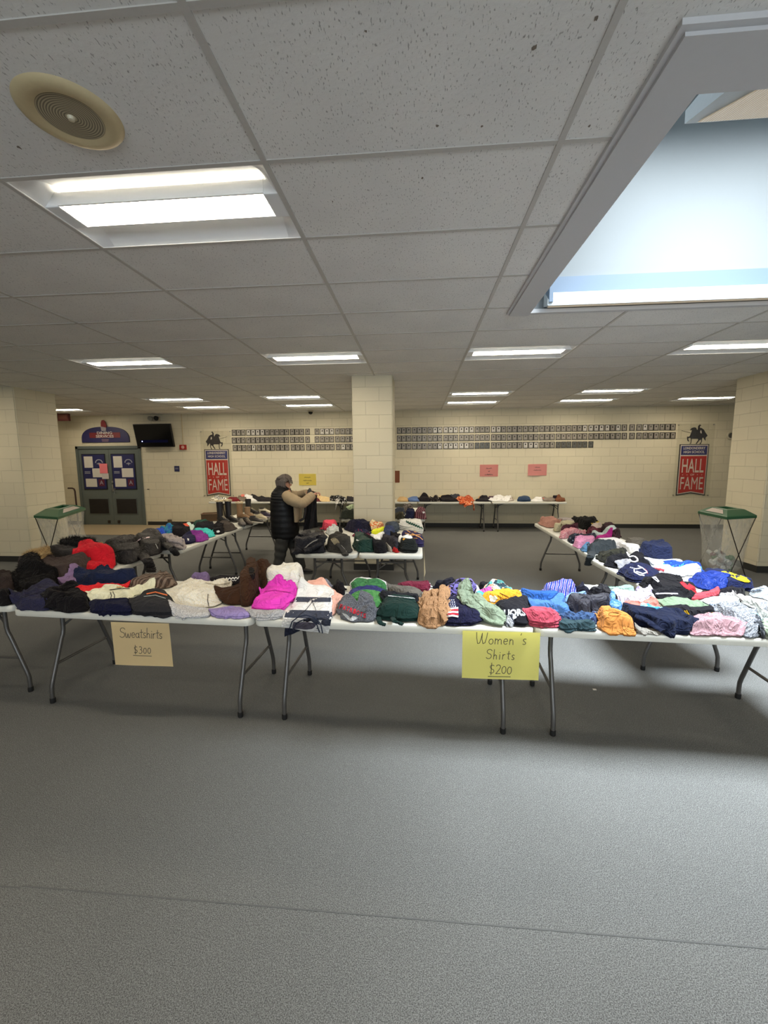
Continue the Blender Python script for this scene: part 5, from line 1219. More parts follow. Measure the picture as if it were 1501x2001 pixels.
# --- back wall tables
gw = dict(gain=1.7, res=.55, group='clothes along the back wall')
G(cS, 'folded_scarf', 'scarf', 'cream printed scarf at the left end of the back wall tables', 'lace:d6c8a8:6a5848', .07, 'crumple', [(170, 462), (200, 420), (255, 425), (290, 440), (280, 462)], **gw)
G(cS, 'folded_scarf', 'scarf', 'black and white striped scarf beside the cream printed one', 'stripe:1c1a1c:c8c0b0', .08, 'crumple', [(262, 462), (270, 412), (330, 398), (400, 412), (390, 462)], **gw)
G(cS, 'folded_sweater', 'sweater', 'maroon sweater with white stripes under the left banner', '5a1c20', .07, 'fold', [(320, 475), (350, 440), (400, 415), (480, 420), (520, 450), (500, 472)], **gw)
G(cS, 'folded_garment', 'clothing', 'brown-grey top between the maroon sweater and white top', '5c5248', .08, 'crumple', [(480, 462), (500, 420), (560, 420), (610, 440), (580, 465)], **gw)
G(cS, 'folded_garment', 'clothing', 'salmon pink top at the back left table', 'b86a60', .09, 'crumple', [(590, 450), (610, 405), (680, 392), (740, 400), (730, 450)], **gw)
G(cS, 'folded_garment', 'clothing', 'white top heaped in front of the salmon pink one', 'd8d0be', .06, 'fold', [(532, 466), (560, 435), (620, 425), (690, 430), (700, 470), (620, 478)], **gw)
G(cS, 'folded_trousers', 'trousers', 'black trousers on the back left table beside the shopper', '201e20', .08, 'crumple', [(680, 466), (700, 408), (780, 402), (850, 408), (880, 466)], **gw)
G(cO, 'knitted_hat', 'hat', 'blue and white patterned hat right of the shopper\'s hands', 'floral:2e6a9c:88a8b8:1c2430', .09, 'puffy', [(298, 232), (305, 190), (330, 170), (358, 185), (362, 215), (340, 240)], **gw)
G(cO, 'folded_scarf', 'scarf', 'dark maroon scarf below the blue patterned hat', '4a2428', .04, 'crumple', [(272, 252), (290, 232), (340, 230), (345, 252)], **gw)
g = G(cO, 'brimmed_hat', 'hat', 'tan brimmed hat standing on the back wall table left of the pillar', 'b09a72', .10, 'puffy', [(330, 252), (345, 225), (385, 190), (400, 155), (430, 160), (442, 210), (440, 250), (390, 256)], **gw)
line_on(g, [(375, 190), (440, 190)], 9, 'd8ccac', 'hat_band')
G(cO, 'folded_jacket', 'jacket', 'black and charcoal jacket beside the pillar on the back wall table', '242226', .08, 'crumple', [(600, 254), (610, 205), (640, 195), (670, 200), (690, 254)], **gw)
g = G(cO, 'polka_dot_scarf', 'scarf', 'black scarf with white dots hanging over the back table edge', 'mottle:121214:121214:d8d4c8', .10, 'crumple', [(462, 250), (478, 190), (515, 172), (570, 168), (608, 185), (612, 240), (560, 262), (500, 264)], **gw)
sleeve_on(g, [(545, 225), (548, 262), (540, 325)], 36, 'hanging_end', thick=.25, y=9.88); sleeve_on(g, [(500, 225), (490, 270), (478, 330)], 34, 'hanging_end', 'lace:d4cab4:3a3430', thick=.25, y=9.88)
G(cF, 'folded_skirt', 'skirt', 'tan folded skirt just right of the pillar on the back table', 'a08660', .08, 'fold', [(28, 220), (36, 182), (70, 172), (112, 185), (120, 222)], **gw)
G(cF, 'folded_jeans', 'jeans', 'mid blue jeans beside the tan skirt on the back table', '4c6088', .08, 'fold', [(113, 222), (128, 182), (165, 178), (200, 176), (216, 224), (160, 226)], **gw)
G(cF, 'folded_garment', 'clothing', 'tan top peeking over a black pile on the back table', '9c8458', .11, 'crumple', [(212, 205), (225, 170), (270, 163), (300, 178), (300, 205)], **gw)
G(cF, 'folded_garment', 'clothing', 'black folded top between the blue jeans and black lace top', '161418', .09, 'crumple', [(203, 216), (222, 180), (262, 172), (300, 190), (312, 216)], **gw)
G(cF, 'lace_blouse', 'blouse', 'black lace top with white flecks on the back table', 'mottle:121012:121012:8c8478', .09, 'crumple', [(290, 216), (315, 185), (355, 175), (390, 195), (390, 218)], **gw)
G(cF, 'sheer_blouse', 'blouse', 'beige sheer blouse on top of a black pile by the back wall', 'b0a07a', .12, 'crumple', [(368, 196), (385, 160), (408, 146), (440, 160), (475, 180), (470, 200), (400, 205)], **gw)
G(cF, 'folded_garment', 'clothing', 'dark grey top beside the beige sheer blouse', '34363c', .12, 'crumple', [(455, 192), (468, 158), (505, 150), (540, 165), (545, 196)], **gw)
G(cF, 'folded_trousers', 'trousers', 'wide black trousers in front of the beige sheer blouse', '141216', .06, 'fold', [(378, 217), (390, 192), (460, 190), (540, 195), (560, 217), (470, 220)], **gw)
g = G(cF, 'patterned_shawl', 'shawl', 'rust orange patterned shawl spilling over the back table edge', 'mottle:7c3420:a8502c:c8a888', .09, 'crumple', [(530, 232), (545, 200), (590, 188), (630, 178), (685, 200), (700, 232), (640, 245), (580, 243)], **gw)
sleeve_on(g, [(600, 215), (605, 240), (590, 258)], 110, 'hanging_end', thick=.18, y=9.88); sleeve_on(g, [(660, 215), (668, 245), (670, 288)], 34, 'hanging_end', thick=.3, y=9.87)
G(cF, 'folded_garment', 'clothing', 'tan top folded behind a black one right of the orange shawl', 'a0805a', .09, 'fold', [(683, 192), (690, 166), (720, 164), (758, 180), (755, 198)], **gw)
G(cF, 'folded_garment', 'clothing', 'black folded top right of the orange shawl', '17151a', .05, 'fold', [(682, 214), (692, 192), (760, 182), (812, 192), (815, 216)], **gw)
G(cF, 'folded_garment', 'clothing', 'dark plum top behind the white one on the back table', '40303a', .08, 'crumple', [(760, 192), (770, 172), (830, 165), (890, 170), (925, 190), (860, 200)], **gw)
G(cF, 'lace_blouse', 'blouse', 'pale grey lace top behind the white one on the back table', 'lace:b4acA4:706860'.lower(), .07, 'crumple', [(905, 200), (915, 175), (960, 172), (992, 205), (960, 212)], **gw)
G(cF, 'folded_blouse', 'blouse', 'bright white blouse drooping over the right back table edge', 'e8e4dc', .06, 'crumple', [(808, 228), (815, 196), (865, 182), (930, 188), (980, 192), (978, 232), (900, 222)], **gw)
G(cF, 'folded_jeans', 'jeans', 'dark blue jeans alone on the rightmost back table', '28364c', .10, 'fold3', [(1028, 212), (1036, 178), (1085, 165), (1130, 180), (1140, 213), (1085, 217)], **gw)
G(cF, 'folded_garment', 'clothing', 'white folded top right of the dark blue jeans', 'd6cebc', .07, 'crumple', [(1140, 214), (1155, 182), (1200, 172), (1240, 190), (1235, 217), (1180, 220)], **gw)
g = G(cF, 'folded_garment', 'clothing', 'grey top with a red corner on the rightmost back table', '6a625a', .06, 'fold', [(1238, 212), (1250, 190), (1320, 184), (1360, 212), (1300, 216)], **gw)
patch_on(g, [(1238, 208), (1240, 176), (1258, 190), (1262, 205)], 'b02c28')
G(cF, 'folded_sweater', 'sweater', 'black sweater behind the brown one at the table end', '18141a', .10, 'crumple', [(1305, 200), (1312, 172), (1350, 164), (1380, 185), (1370, 204)], **gw)
G(cF, 'folded_sweater', 'sweater', 'brown sweater at the right end of the back tables', '5c3a28', .07, 'fold', [(1345, 212), (1350, 185), (1390, 178), (1438, 195), (1440, 213), (1390, 218)], **gw)
# --- tables behind the middle pillar
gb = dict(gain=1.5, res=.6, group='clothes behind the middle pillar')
G(cM, 'folded_sweater', 'sweater', 'rusty brown sweater on the table behind the pillar at left', '5c302c', .12, 'crumple', [(905, 165), (915, 105), (1000, 62), (1120, 68), (1170, 120), (1170, 165)], **gb)
G(cM, 'folded_garment', 'clothing', 'sage green top against the left side of the pillar', 'lace:9cac90:788468', .14, 'crumple', [(1155, 172), (1170, 100), (1255, 35), (1330, 90), (1380, 172)], **gb)
G(cN, 'folded_sweater', 'sweater', 'dark grey-blue sweater just behind the right side of the pillar', '3a3e48', .12, 'crumple', [(800, 260), (820, 170), (900, 150), (1000, 180), (1020, 262)], **gb)
G(cN, 'folded_garment', 'clothing', 'brown and grey flannel top heaped behind the pillar', 'mottle:3c3836:68605a', .14, 'crumple', [(960, 230), (1000, 130), (1060, 112), (1150, 140), (1190, 230)], **gb)
G(cN, 'folded_garment', 'clothing', 'olive camouflage top low beside the right side of the pillar', 'mottle:4c4832:6c6848:2c2a20', .07, 'crumple', [(800, 320), (840, 272), (940, 265), (1010, 300), (990, 335)], **gb)
G(cN, 'folded_sweater', 'sweater', 'navy sweater on the table behind the pillar at right', '1c2038', .13, 'crumple', [(1010, 325), (1030, 240), (1110, 200), (1210, 210), (1230, 320), (1120, 345)], **gb)
g = G(cN, 'flannel_shirt', 'shirt', 'maroon plaid flannel shirt heaped at the end of the rear table', 'plaid:4c2430:8c6a6c:28181e', .13, 'crumple', [(1200, 345), (1215, 240), (1290, 190), (1400, 185), (1470, 250), (1430, 340), (1340, 385), (1260, 360)], **gb)
patch_on(g, [(1350, 200), (1420, 195), (1430, 225), (1370, 235)], 'c8c0c4')
# --- left line, boots and shoes
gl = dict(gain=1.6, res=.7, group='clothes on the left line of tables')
def loft_obj(name, rows_, mat, parent=None, loc=None):
    bm = B(); R_ = [[bm.verts.new(p) for p in r] for r in rows_]; n = len(R_[0])
    for A, D in zip(R_, R_[1:]):
        for k in range(n): bm.faces.new((A[k], A[(k+1) % n], D[(k+1) % n], D[k]))
    bm.faces.new(R_[0][::-1]); bm.faces.new(R_[-1]); bmesh.ops.recalc_face_normals(bm, faces=bm.faces); return obj(name, bm, mat, parent, loc, smooth=True)
def shoe(label, px, py, rz, upper, sole, shaft=0., L_=.27, sc_=1., fur=None, laces=True, group='shoes and boots'):
    p = at(px, py, z=TZ); t = thing('boot' if shaft else 'shoe', label, 'boot' if shaft else 'shoe', (p.x, p.y, TZ+.001), rz, group)
    n = 18
    def ell(x, hw, z0, z1, f=1.): return [Vector((x, hw*math.cos(2*PI*k/n), z0+(z1-z0)*(.5+.5*math.sin(2*PI*k/n)))) for k in range(n)]
    loft_obj('sole', [ell(x*L_, w_, 0, .03) for x, w_ in ((-.5, .022), (-.47, .034), (-.3, .038), (-.05, .036), (.2, .046), (.38, .042), (.48, .026), (.5, .012))], S('sole_'+sole, hexc(sole), rough=.6), t)
    loft_obj('upper', [ell(x*L_, w_, .022, z) for x, w_, z in ((-.49, .02, .09), (-.46, .033, .105), (-.3, .037, .11), (-.1, .036, .105), (.1, .040, .082), (.3, .042, .062), (.42, .034, .05), (.49, .016, .036))], S('upper_'+upper, hexc(upper), rough=.6, bump=.3), t)
    if shaft: 
        loft_obj('shaft', [[Vector((-.30*L_+rx*math.cos(2*PI*k/n), ry*math.sin(2*PI*k/n), z)) for k in range(n)] for z, rx, ry in ((.05, .055, .036), (.10, .055, .04), (.12+shaft*.5, .052, .045), (.12+shaft, .06, .05), (.115+shaft, .05, .042), (.10+shaft, .048, .04))], S('upper_'+upper, hexc(upper), rough=.6, bump=.3), t)
    else:
        loft_obj('collar', [[Vector((-.27*L_+rx*math.cos(2*PI*k/n), ry*math.sin(2*PI*k/n), z)) for k in range(n)] for z, rx, ry in ((.09, .06, .034), (.112, .058, .034), (.113, .045, .025), (.10, .043, .024))], S('lining_'+sole, hexc('3a3634'), rough=.9), t)
    if fur:
        bm = B(); rnd = random.Random(int(px)); 
        for k in range(260):
            a = rnd.uniform(0, 2*PI); c = Vector((-.30*L_+.06*math.cos(a), .05*math.sin(a), .115+shaft+rnd.uniform(-.015, .01))); d = Vector((math.cos(a), math.sin(a), rnd.uniform(-.4, .8)))*.022; s_ = Vector((-math.sin(a), math.cos(a), 0))*.005
            bm.faces.new([bm.verts.new(c-s_), bm.verts.new(c+s_), bm.verts.new(c+d)])
        for k in range(14): a = 2*PI*k/14; bmesh.ops.create_icosphere(bm, subdivisions=1, radius=.018, matrix=Matrix.Translation((-.30*L_+.056*math.cos(a), .046*math.sin(a), .112+shaft)))
        obj('fur_cuff', bm, S('cream_fur', (222, 208, 178), rough=1), t, smooth=True)
    if laces:
        bm = B()
        for k in range(5): x = L_*(-.02+.07*k); z = .108-.012*k+(.0 if not shaft else 0); tube(bm, [(x, -.022, z-.008), (x+.004, 0, z+.002), (x, .022, z-.008)], .003, 5)
        obj('laces', bm, S('cream_lace', (206, 196, 172), rough=.9), t)
    t.scale = (sc_,)*3
    return t
# cardboard box and tote
p = at(380+215/5.773, 900+678/5.773, z=TZ)
t = thing('cardboard_box', 'small brown open cardboard box on the left shoe table', 'box', (p.x-.05, p.y, TZ+.001), .3)
bm = B(); 
for a in ((-.13, .13, -.09, -.086, 0, .13), (-.13, .13, .086, .09, 0, .13), (-.13, -.126, -.09, .09, 0, .13), (.126, .13, -.09, .09, 0, .13), (-.13, .13, -.09, .09, 0, .004)): bx(bm, *a)
obj('carton', bm, S('cardboard', (112, 86, 62), rough=.9), t)
bm = B(); bx(bm, -.13, .13, -.15, -.09, .128, .131, M=Matrix.Rotation(0, 4, 'X')); obj('flap', bm, S('cardboard', (112, 86, 62)), t)
def bootpx(x, y): return (cS[0]+x/cS[2], cS[1]+y/cS[2])
for a in [
 ('black tall boot with cream fur cuff, left of the pair on the shoe table', (330, 700), -.5, '18161a', '2a2624', .24, True), ('black tall boot with cream fur cuff, right of the pair on the shoe table', (425, 690), -.5, '18161a', '2a2624', .24, True),
 ('tan lace-up boot with fur cuff on the shoe table', (560, 660), -.3, '8c6c4c', '54463a', .17, True), ('black ankle boot behind the tan lace-up boot', (655, 600), -.2, '1a181a', '242022', .16, False), ('second tan lace-up boot behind the first, nearer the shopper', (645, 655), -.3, '94785a', '54463a', .08, False)]:
    shoe(a[0], *bootpx(*a[1]), a[2], a[3], a[4], shaft=a[5], fur=a[6], L_=.28)
for a in [('grey low shoe with pale laces at the left table edge', (535, 735), -.9, '5a5450', '2c2a2a'), ('black sneaker with white sole near the end of the shoe table', (700, 705), -.4, '2c2826', 'd8d0c0'), ('cream sneaker behind the black one on the shoe table', (750, 665), -.4, 'c8bca0', 'dcd4c4'), ('white sneaker beside the shopper\'s vest', (800, 600), -.3, 'd0c8b4', 'd8d0c0'), ('dark purple sneaker at the end of the shoe table', (820, 640), -.3, '383048', 'a8a0b0'), ('dark brown loafer in front of the boots', (600, 725), -.7, '3a3028', '201c1a')]:
    shoe(a[0], *bootpx(*a[1]), a[2], a[3], a[4], L_=.27)
# --- left line clothes, far to near
G(cL, 'folded_jacket', 'jacket', 'dark brown jacket heaped in front of the tall black boots', '3a3430', .10, 'crumple', [(1000, 235), (1020, 180), (1090, 160), (1170, 180), (1195, 225), (1120, 248), (1060, 245)], **gl)
g = G(cL, 'knitted_hat', 'hat', 'black knitted hat with white patch on the left line', '161416', .10, 'crumple', [(975, 265), (985, 215), (1030, 200), (1070, 225), (1070, 262), (1020, 272)], **gl)
patch_on(g, [(1015, 240), (1030, 234), (1042, 244), (1030, 254), (1016, 252)], 'e4e0d8')
G(cL, 'folded_jacket', 'jacket', 'black jacket behind the turquoise top on the left line', '1c1c20', .10, 'crumple', [(820, 245), (850, 200), (930, 180), (1000, 195), (1010, 240), (900, 250)], **gl)
G(cL, 'folded_sweatshirt', 'sweatshirt', 'dark green sweatshirt on the left line behind the coral one', '1e3c34', .09, 'fold', [(800, 205), (820, 178), (880, 165), (950, 178), (970, 208), (880, 222)], **gl)
G(cL, 'folded_garment', 'clothing', 'mint green top behind the coral sweatshirt', 'a8ccb4', .09, 'crumple', [(700, 235), (720, 205), (790, 192), (835, 215), (835, 245), (760, 250)], **gl)
g = G(cL, 'folded_sweatshirt', 'sweatshirt', 'bright coral red sweatshirt on the left line', 'e8503c', .10, 'crumple', [(575, 250), (590, 222), (650, 207), (730, 215), (795, 248), (770, 266), (660, 268)], **gl)
g = G(cL, 'folded_jacket', 'jacket', 'black jacket rising to a point left of the coral sweatshirt', '161417', .13, 'crumple', [(455, 270), (480, 225), (508, 196), (560, 235), (640, 262), (700, 268), (640, 285), (520, 288)], **gl)
G(cL, 'folded_garment', 'clothing', 'turquoise top near the right edge of the left line', '3ca4a0', .08, 'crumple', [(820, 262), (850, 240), (930, 234), (985, 250), (1000, 285), (960, 300), (880, 285)], **gl)
G(cL, 'folded_garment', 'clothing', 'purple top beside the turquoise one on the left line', '6c2c74', .08, 'crumple', [(790, 310), (790, 275), (850, 260), (930, 275), (955, 305), (900, 330), (830, 335)], **gl)
g = G(cL, 'folded_sweatshirt', 'sweatshirt', 'navy sweatshirt with white emblem beside the purple top', '1c1c34', .08, 'fold', [(725, 335), (735, 280), (790, 268), (840, 300), (840, 338), (770, 352)], **gl)
patch_on(g, [(775, 300), (790, 304), (790, 320), (778, 322)], 'd0ccd4')
g = G(cL, 'crocheted_scarf', 'scarf', 'grey chunky crocheted scarf piled on the left line', 'knit:8c8484', .13, 'crumple', [(540, 310), (580, 275), (640, 262), (710, 272), (745, 310), (800, 360), (790, 395), (720, 402), (640, 395), (580, 350)], **gl)
for pts in ([(600, 290), (640, 320), (700, 330), (740, 360)], [(640, 340), (690, 372), (750, 385)], [(640, 280), (690, 290), (730, 320)]): sleeve_on(g, pts, 30, 'scarf_loop', thick=.8)
G(cL, 'folded_jacket', 'jacket', 'royal blue jacket on the left side of the left line', '24409c', .13, 'crumple', [(155, 350), (180, 310), (240, 275), (310, 250), (380, 248), (415, 285), (380, 330), (260, 350)], **gl)
G(cL, 'folded_garment', 'clothing', 'teal and blue top behind the black jacket with pink trim', 'mottle:206c78:204484', .11, 'crumple', [(405, 300), (415, 268), (450, 255), (500, 238), (522, 262), (510, 298), (450, 305)], **gl)
G(cL, 'folded_jacket', 'jacket', 'khaki jacket behind the black jackets at the left', '766848', .12, 'crumple', [(-10, 420), (30, 390), (90, 365), (150, 350), (200, 370), (180, 420)], **gl)
g = G(cL, 'folded_jacket', 'jacket', 'black jacket with flap pocket lying left on the black jacket pile', 'nylon:211f20', .20, 'puffy', [(95, 405), (140, 365), (250, 320), (300, 280), (350, 300), (370, 380), (410, 460), (400, 505), (300, 525), (210, 505), (160, 460)], **gl)
line_on(g, [(160, 420), (240, 400), (330, 395)], 5, '0c0c0c', 'pocket_seam'); patch_on(g, [(188, 438), (200, 436), (202, 450), (190, 450)], 'b0aca0', 'snap_button')
g = G(cL, 'folded_jacket', 'jacket', 'black jacket with pink collar trim and hanging sleeves', 'nylon:262424', .20, 'puffy', [(345, 360), (380, 300), (440, 280), (520, 282), (580, 310), (620, 360), (640, 420), (600, 455), (500, 462), (420, 450), (370, 420)], **gl)
sleeve_on(g, [(590, 345), (650, 385), (690, 432)], 62, thick=.6, x=-2.62); sleeve_on(g, [(400, 420), (450, 480), (478, 530), (480, 575)], 82, thick=.45, x=-2.60); line_on(g, [(345, 358), (370, 320), (410, 300), (470, 292)], 9, 'd8a8ac', 'collar_trim'); line_on(g, [(515, 345), (525, 365), (535, 385)], 5, 'a8a8a4', 'zip')
# --- coats at the far left
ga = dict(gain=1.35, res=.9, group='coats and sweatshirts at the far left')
g = G(cA, 'winter_coat', 'coat', 'charcoal winter coat with black fur-edged hood at the far left', '2c2a2a', .30, 'puffy', [(245, 630), (300, 590), (420, 560), (560, 575), (700, 548), (800, 555), (870, 600), (920, 655), (800, 680), (560, 690), (330, 680)], **ga)
h = G(cA, 'fur_hood', '', '', '0e0d0e', .34, 'puffy', [(265, 625), (285, 560), (320, 500), (370, 485), (415, 505), (430, 560), (560, 590), (560, 625), (430, 640), (320, 645)], gain=1.0, parent=g.o, res=.7); fur_on(h, '100f10', 3000, .035, 3)
g = G(cA, 'folded_jacket', 'jacket', 'bright red jacket lying among the dark coats at left', 'b81c28', .14, 'puffy', [(560, 700), (580, 640), (630, 605), (700, 590), (790, 612), (890, 655), (860, 690), (720, 730), (640, 735)], **ga)
line_on(g, [(575, 655), (640, 612), (700, 598)], 6, '303c48', 'zip')
g = G(cA, 'winter_coat', 'coat', 'dark brown coat with a small silver zip tag at left', '3a302e', .26, 'puffy', [(110, 720), (140, 660), (230, 625), (380, 635), (540, 655), (680, 662), (712, 690), (650, 745), (520, 790), (300, 800), (160, 780)], **ga)
line_on(g, [(318, 655), (332, 662), (350, 672)], 9, '9c948c', 'zip_pull'); line_on(g, [(250, 650), (400, 720), (480, 790)], 4, '1c1614', 'seam')
g = G(cA, 'winter_coat', 'coat', 'dark coat with tan fur collar at the left picture edge', '2c2422', .18, 'puffy', [(-120, 800), (-60, 740), (40, 720), (130, 730), (150, 800), (100, 850), (-40, 870)], **ga)
h = G(cA, 'fur_collar', '', '', '8c7856', .30, 'puffy', [(-60, 690), (-20, 610), (50, 590), (110, 595), (155, 640), (150, 690), (90, 740), (0, 745)], gain=1.3, parent=g.o, res=.7); fur_on(h, 'a89068', 3600, .045, 5)
g = G(cA, 'fur_jacket', 'jacket', 'black furry jacket between the brown coat and indigo sweatshirt', '0f0d0e', .13, 'puffy', [(95, 830), (110, 750), (190, 705), (290, 700), (380, 745), (460, 795), (440, 850), (300, 870), (180, 880)], **ga); fur_on(g, '141213', 3200, .02, 8)
G(cA, 'folded_sweater', 'sweater', 'mauve purple sweater peeking out behind the navy sweatshirt', '7c6688', .08, 'fold', [(455, 805), (500, 765), (580, 735), (690, 712), (720, 745), (640, 800), (540, 818)], **ga)
g = G(cA, 'folded_sweatshirt', 'sweatshirt', 'navy blue sweatshirt lying behind the red one at left', '161e38', .13, 'crumple', [(580, 772), (620, 725), (720, 695), (830, 668), (950, 652), (1060, 665), (1140, 700), (1120, 745), (1000, 785), (850, 815), (700, 822), (610, 805)], **ga)
g = G(c1, 'flannel_shirt', 'shirt', 'brown and cream plaid flannel shirt heaped behind the front left pile', 'plaid:4a3c34:8c7c70:201c1c', .09, 'crumple', [(985, 385), (1020, 335), (1110, 290), (1190, 278), (1230, 305), (1310, 292), (1370, 345), (1360, 385), (1240, 400), (1090, 402)], **ga)
G(c2, 'folded_tee', 'shirt', 'purple-grey shirt behind the cream heather sweatshirt', '6c5c80', .09, 'crumple', [(315, 350), (330, 310), (380, 290), (440, 296), (470, 330), (440, 355)], **ga)
g = G(c2, 'folded_tee', 'shirt', 'black shirt with white script behind the brown hoodie', '1e1c20', .08, 'fold', [(440, 350), (480, 315), (580, 300), (670, 300), (720, 340), (640, 372), (500, 370)], **ga)
scribble_on(g, 470, 335, 660, 312, 20, 7, 'd8d4cc', seed=4); scribble_on(g, 520, 345, 640, 330, 12, 4, 'd8d4cc', seed=6)
# --- front table 1 and 2
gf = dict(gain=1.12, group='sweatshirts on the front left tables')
G(c1, 'folded_jacket', 'jacket', 'black jacket at the very left edge of the front tables', '121012', .16, 'puffy', [(-120, 540), (-60, 440), (40, 425), (120, 450), (130, 500), (60, 530), (0, 545)], **gf)
g = G(c1, 'folded_sweatshirt', 'sweatshirt', 'indigo navy sweatshirt at the left end of the Sweatshirts table', '26263e', .14, 'crumple', [(85, 480), (140, 430), (250, 395), (380, 362), (470, 375), (480, 430), (420, 500), (390, 565), (270, 572), (150, 565), (105, 520)], **gf)
line_on(g, [(150, 470), (260, 440), (400, 400)], 4, '1c1c30', 'seam')
g = G(c1, 'folded_sweatshirt', 'sweatshirt', 'plain black sweatshirt right of the indigo one on the front', '0e0c10', .14, 'crumple', [(325, 520), (345, 455), (420, 410), (520, 378), (620, 382), (680, 440), (710, 520), (690, 570), (600, 585), (450, 580), (370, 565)], **gf)
sleeve_on(g, [(470, 430), (420, 480), (390, 545)], 110, thick=.4)
G(c1, 'folded_sweatshirt', 'sweatshirt', 'dark navy folded sweatshirt under the cream striped one', '12142c', .10, 'fold3', [(695, 550), (735, 510), (880, 490), (1010, 492), (1035, 540), (1020, 600), (900, 612), (760, 605), (710, 585)], **gf)
g = G(c1, 'folded_sweatshirt', 'sweatshirt', 'charcoal sweatshirt with orange stripe print on the front left', '26262a', .12, 'fold3', [(1005, 520), (1040, 470), (1110, 425), (1220, 400), (1300, 415), (1340, 480), (1345, 570), (1320, 618), (1180, 628), (1050, 608), (1015, 570)], **gf)
line_on(g, [(1130, 440), (1200, 425), (1290, 450)], 9, 'e07848', 'printed_stripe'); line_on(g, [(1110, 460), (1200, 450), (1280, 475)], 5, '9aa4a8', 'printed_stripe')
g = G(c1, 'folded_sweatshirt', 'sweatshirt', 'bright red sweatshirt slanting across the front left pile', 'd82830', .07, 'crumple', [(592, 468), (640, 428), (740, 385), (860, 358), (985, 362), (1000, 392), (900, 430), (790, 470), (700, 508), (650, 500)], **gf)
g = G(c1, 'folded_sweatshirt', 'sweatshirt', 'cream sweatshirt with thin black stripes over the red one', 'e4dcc4', .06, 'crumple', [(680, 502), (730, 455), (840, 408), (950, 392), (1080, 388), (1185, 392), (1160, 425), (1060, 452), (1010, 482), (900, 492), (760, 518), (710, 528)], **gf)
line_on(g, [(850, 425), (860, 450), (855, 480)], 5, '28262a', 'stripe'); line_on(g, [(870, 420), (885, 448), (882, 480)], 5, '28262a', 'stripe'); line_on(g, [(845, 408), (940, 396), (1000, 398)], 6, '28262a', 'stripe'); line_on(g, [(900, 388), (950, 384)], 6, 'c89840', 'stripe')
G(c2, 'folded_sweatshirt', 'sweatshirt', 'light grey folded sweatshirt under the cream heather one', 'heather:9c9ca0:c4c4c6', .06, 'fold', [(125, 575), (150, 540), (280, 535), (420, 548), (448, 585), (430, 622), (300, 632), (170, 625)], **gf)
g = G(c2, 'folded_hoodie', 'hoodie', 'cream heather hoodie beside the brown hoodie on the front', 'heather:d4ccb8:f0ead8', .12, 'puffy', [(92, 440), (120, 398), (190, 355), (270, 325), (400, 345), (540, 348), (620, 365), (560, 440), (530, 520), (430, 552), (280, 555), (140, 535), (98, 485)], **gf)
line_on(g, [(420, 440), (418, 490), (430, 545)], 6, '504c48', 'seam'); line_on(g, [(400, 350), (500, 370), (590, 350)], 6, 'b8b0a0', 'seam')
G(c2, 'folded_sweatshirt', 'sweatshirt', 'lavender folded sweatshirt under the brown hoodie', '8a7cae', .06, 'fold', [(430, 592), (460, 552), (560, 530), (680, 535), (740, 580), (752, 622), (640, 632), (500, 628)], **gf)
G(c2, 'folded_sweatshirt', 'sweatshirt', 'grey sweatshirt under the magenta one at the table joint', 'heather:8c8c90:b0b0b4', .06, 'fold', [(725, 600), (750, 565), (860, 560), (1000, 572), (1030, 612), (920, 640), (790, 638)], **gf)
g = G(c2, 'folded_hoodie', 'hoodie', 'big cream fleece hoodie bulging behind the magenta sweatshirt', 'heather:dcd8ca:f4f0e6', .30, 'puffy', [(820, 345), (830, 285), (880, 255), (960, 222), (1060, 205), (1160, 220), (1225, 275), (1235, 340), (1200, 400), (1080, 400), (930, 385)], **gf)
line_on(g, [(1120, 290), (1150, 340), (1165, 390)], 5, 'a8a498', 'seam'); line_on(g, [(870, 262), (885, 300), (880, 340)], 6, 'c0bcae', 'seam')
g = G(c2, 'folded_hoodie', 'hoodie', 'dark brown hoodie with upright hood at the front left', '382418', .13, 'puffy', [(470, 460), (520, 415), (620, 375), (720, 345), (830, 348), (925, 362), (880, 430), (820, 500), (740, 530), (600, 528), (500, 505)], **gf)
h = G(c2, 'hood', '', '', '3a2619', .27, 'puffy', [(650, 470), (690, 380), (715, 270), (735, 222), (775, 222), (805, 280), (830, 360), (800, 430), (730, 480)], gain=1.12, parent=g.o, res=.8)
patch_on(h, [(735, 240), (760, 232), (782, 255), (780, 310), (765, 330), (742, 290)], '0e0806', 'hood_opening_shade')  # near-black patch paints the shade inside the hood, which stays closed
g = G(c2, 'folded_sweatshirt', 'sweatshirt', 'hot magenta pink sweatshirt at the middle front', 'e040b8', .12, 'fold', [(745, 550), (790, 505), (830, 440), (900, 378), (960, 352), (1060, 362), (1148, 398), (1110, 470), (1040, 530), (970, 590), (860, 596), (770, 578)], cut=True, **gf)
line_on(g, [(860, 420), (940, 410), (1060, 430)], 4, 'b02c90', 'seam')
G(c2, 'folded_tee', 'shirt', 'grey-blue rolled shirt behind the peach sweatshirt', '74747e', .10, 'crumple', [(1285, 360), (1295, 310), (1350, 285), (1410, 310), (1425, 365), (1360, 385)], **gf)
G(c2, 'folded_tee', 'shirt', 'small black shirt behind the peach sweatshirt at its right', '18161a', .07, 'crumple', [(1400, 430), (1412, 355), (1450, 360), (1480, 410), (1475, 450)], **gf)
g = G(c2, 'folded_sweatshirt', 'sweatshirt', 'peach pink sweatshirt printed LAZY behind the striped shirt', 'eca898', .09, 'flat', [(1160, 430), (1190, 365), (1230, 328), (1320, 335), (1430, 395), (1500, 470), (1440, 530), (1400, 610), (1330, 622), (1240, 560)], **gf)
text_on(g, 'LAZY', 1232, 416, 88, 30, -4, '3a2c30', bold=.0)
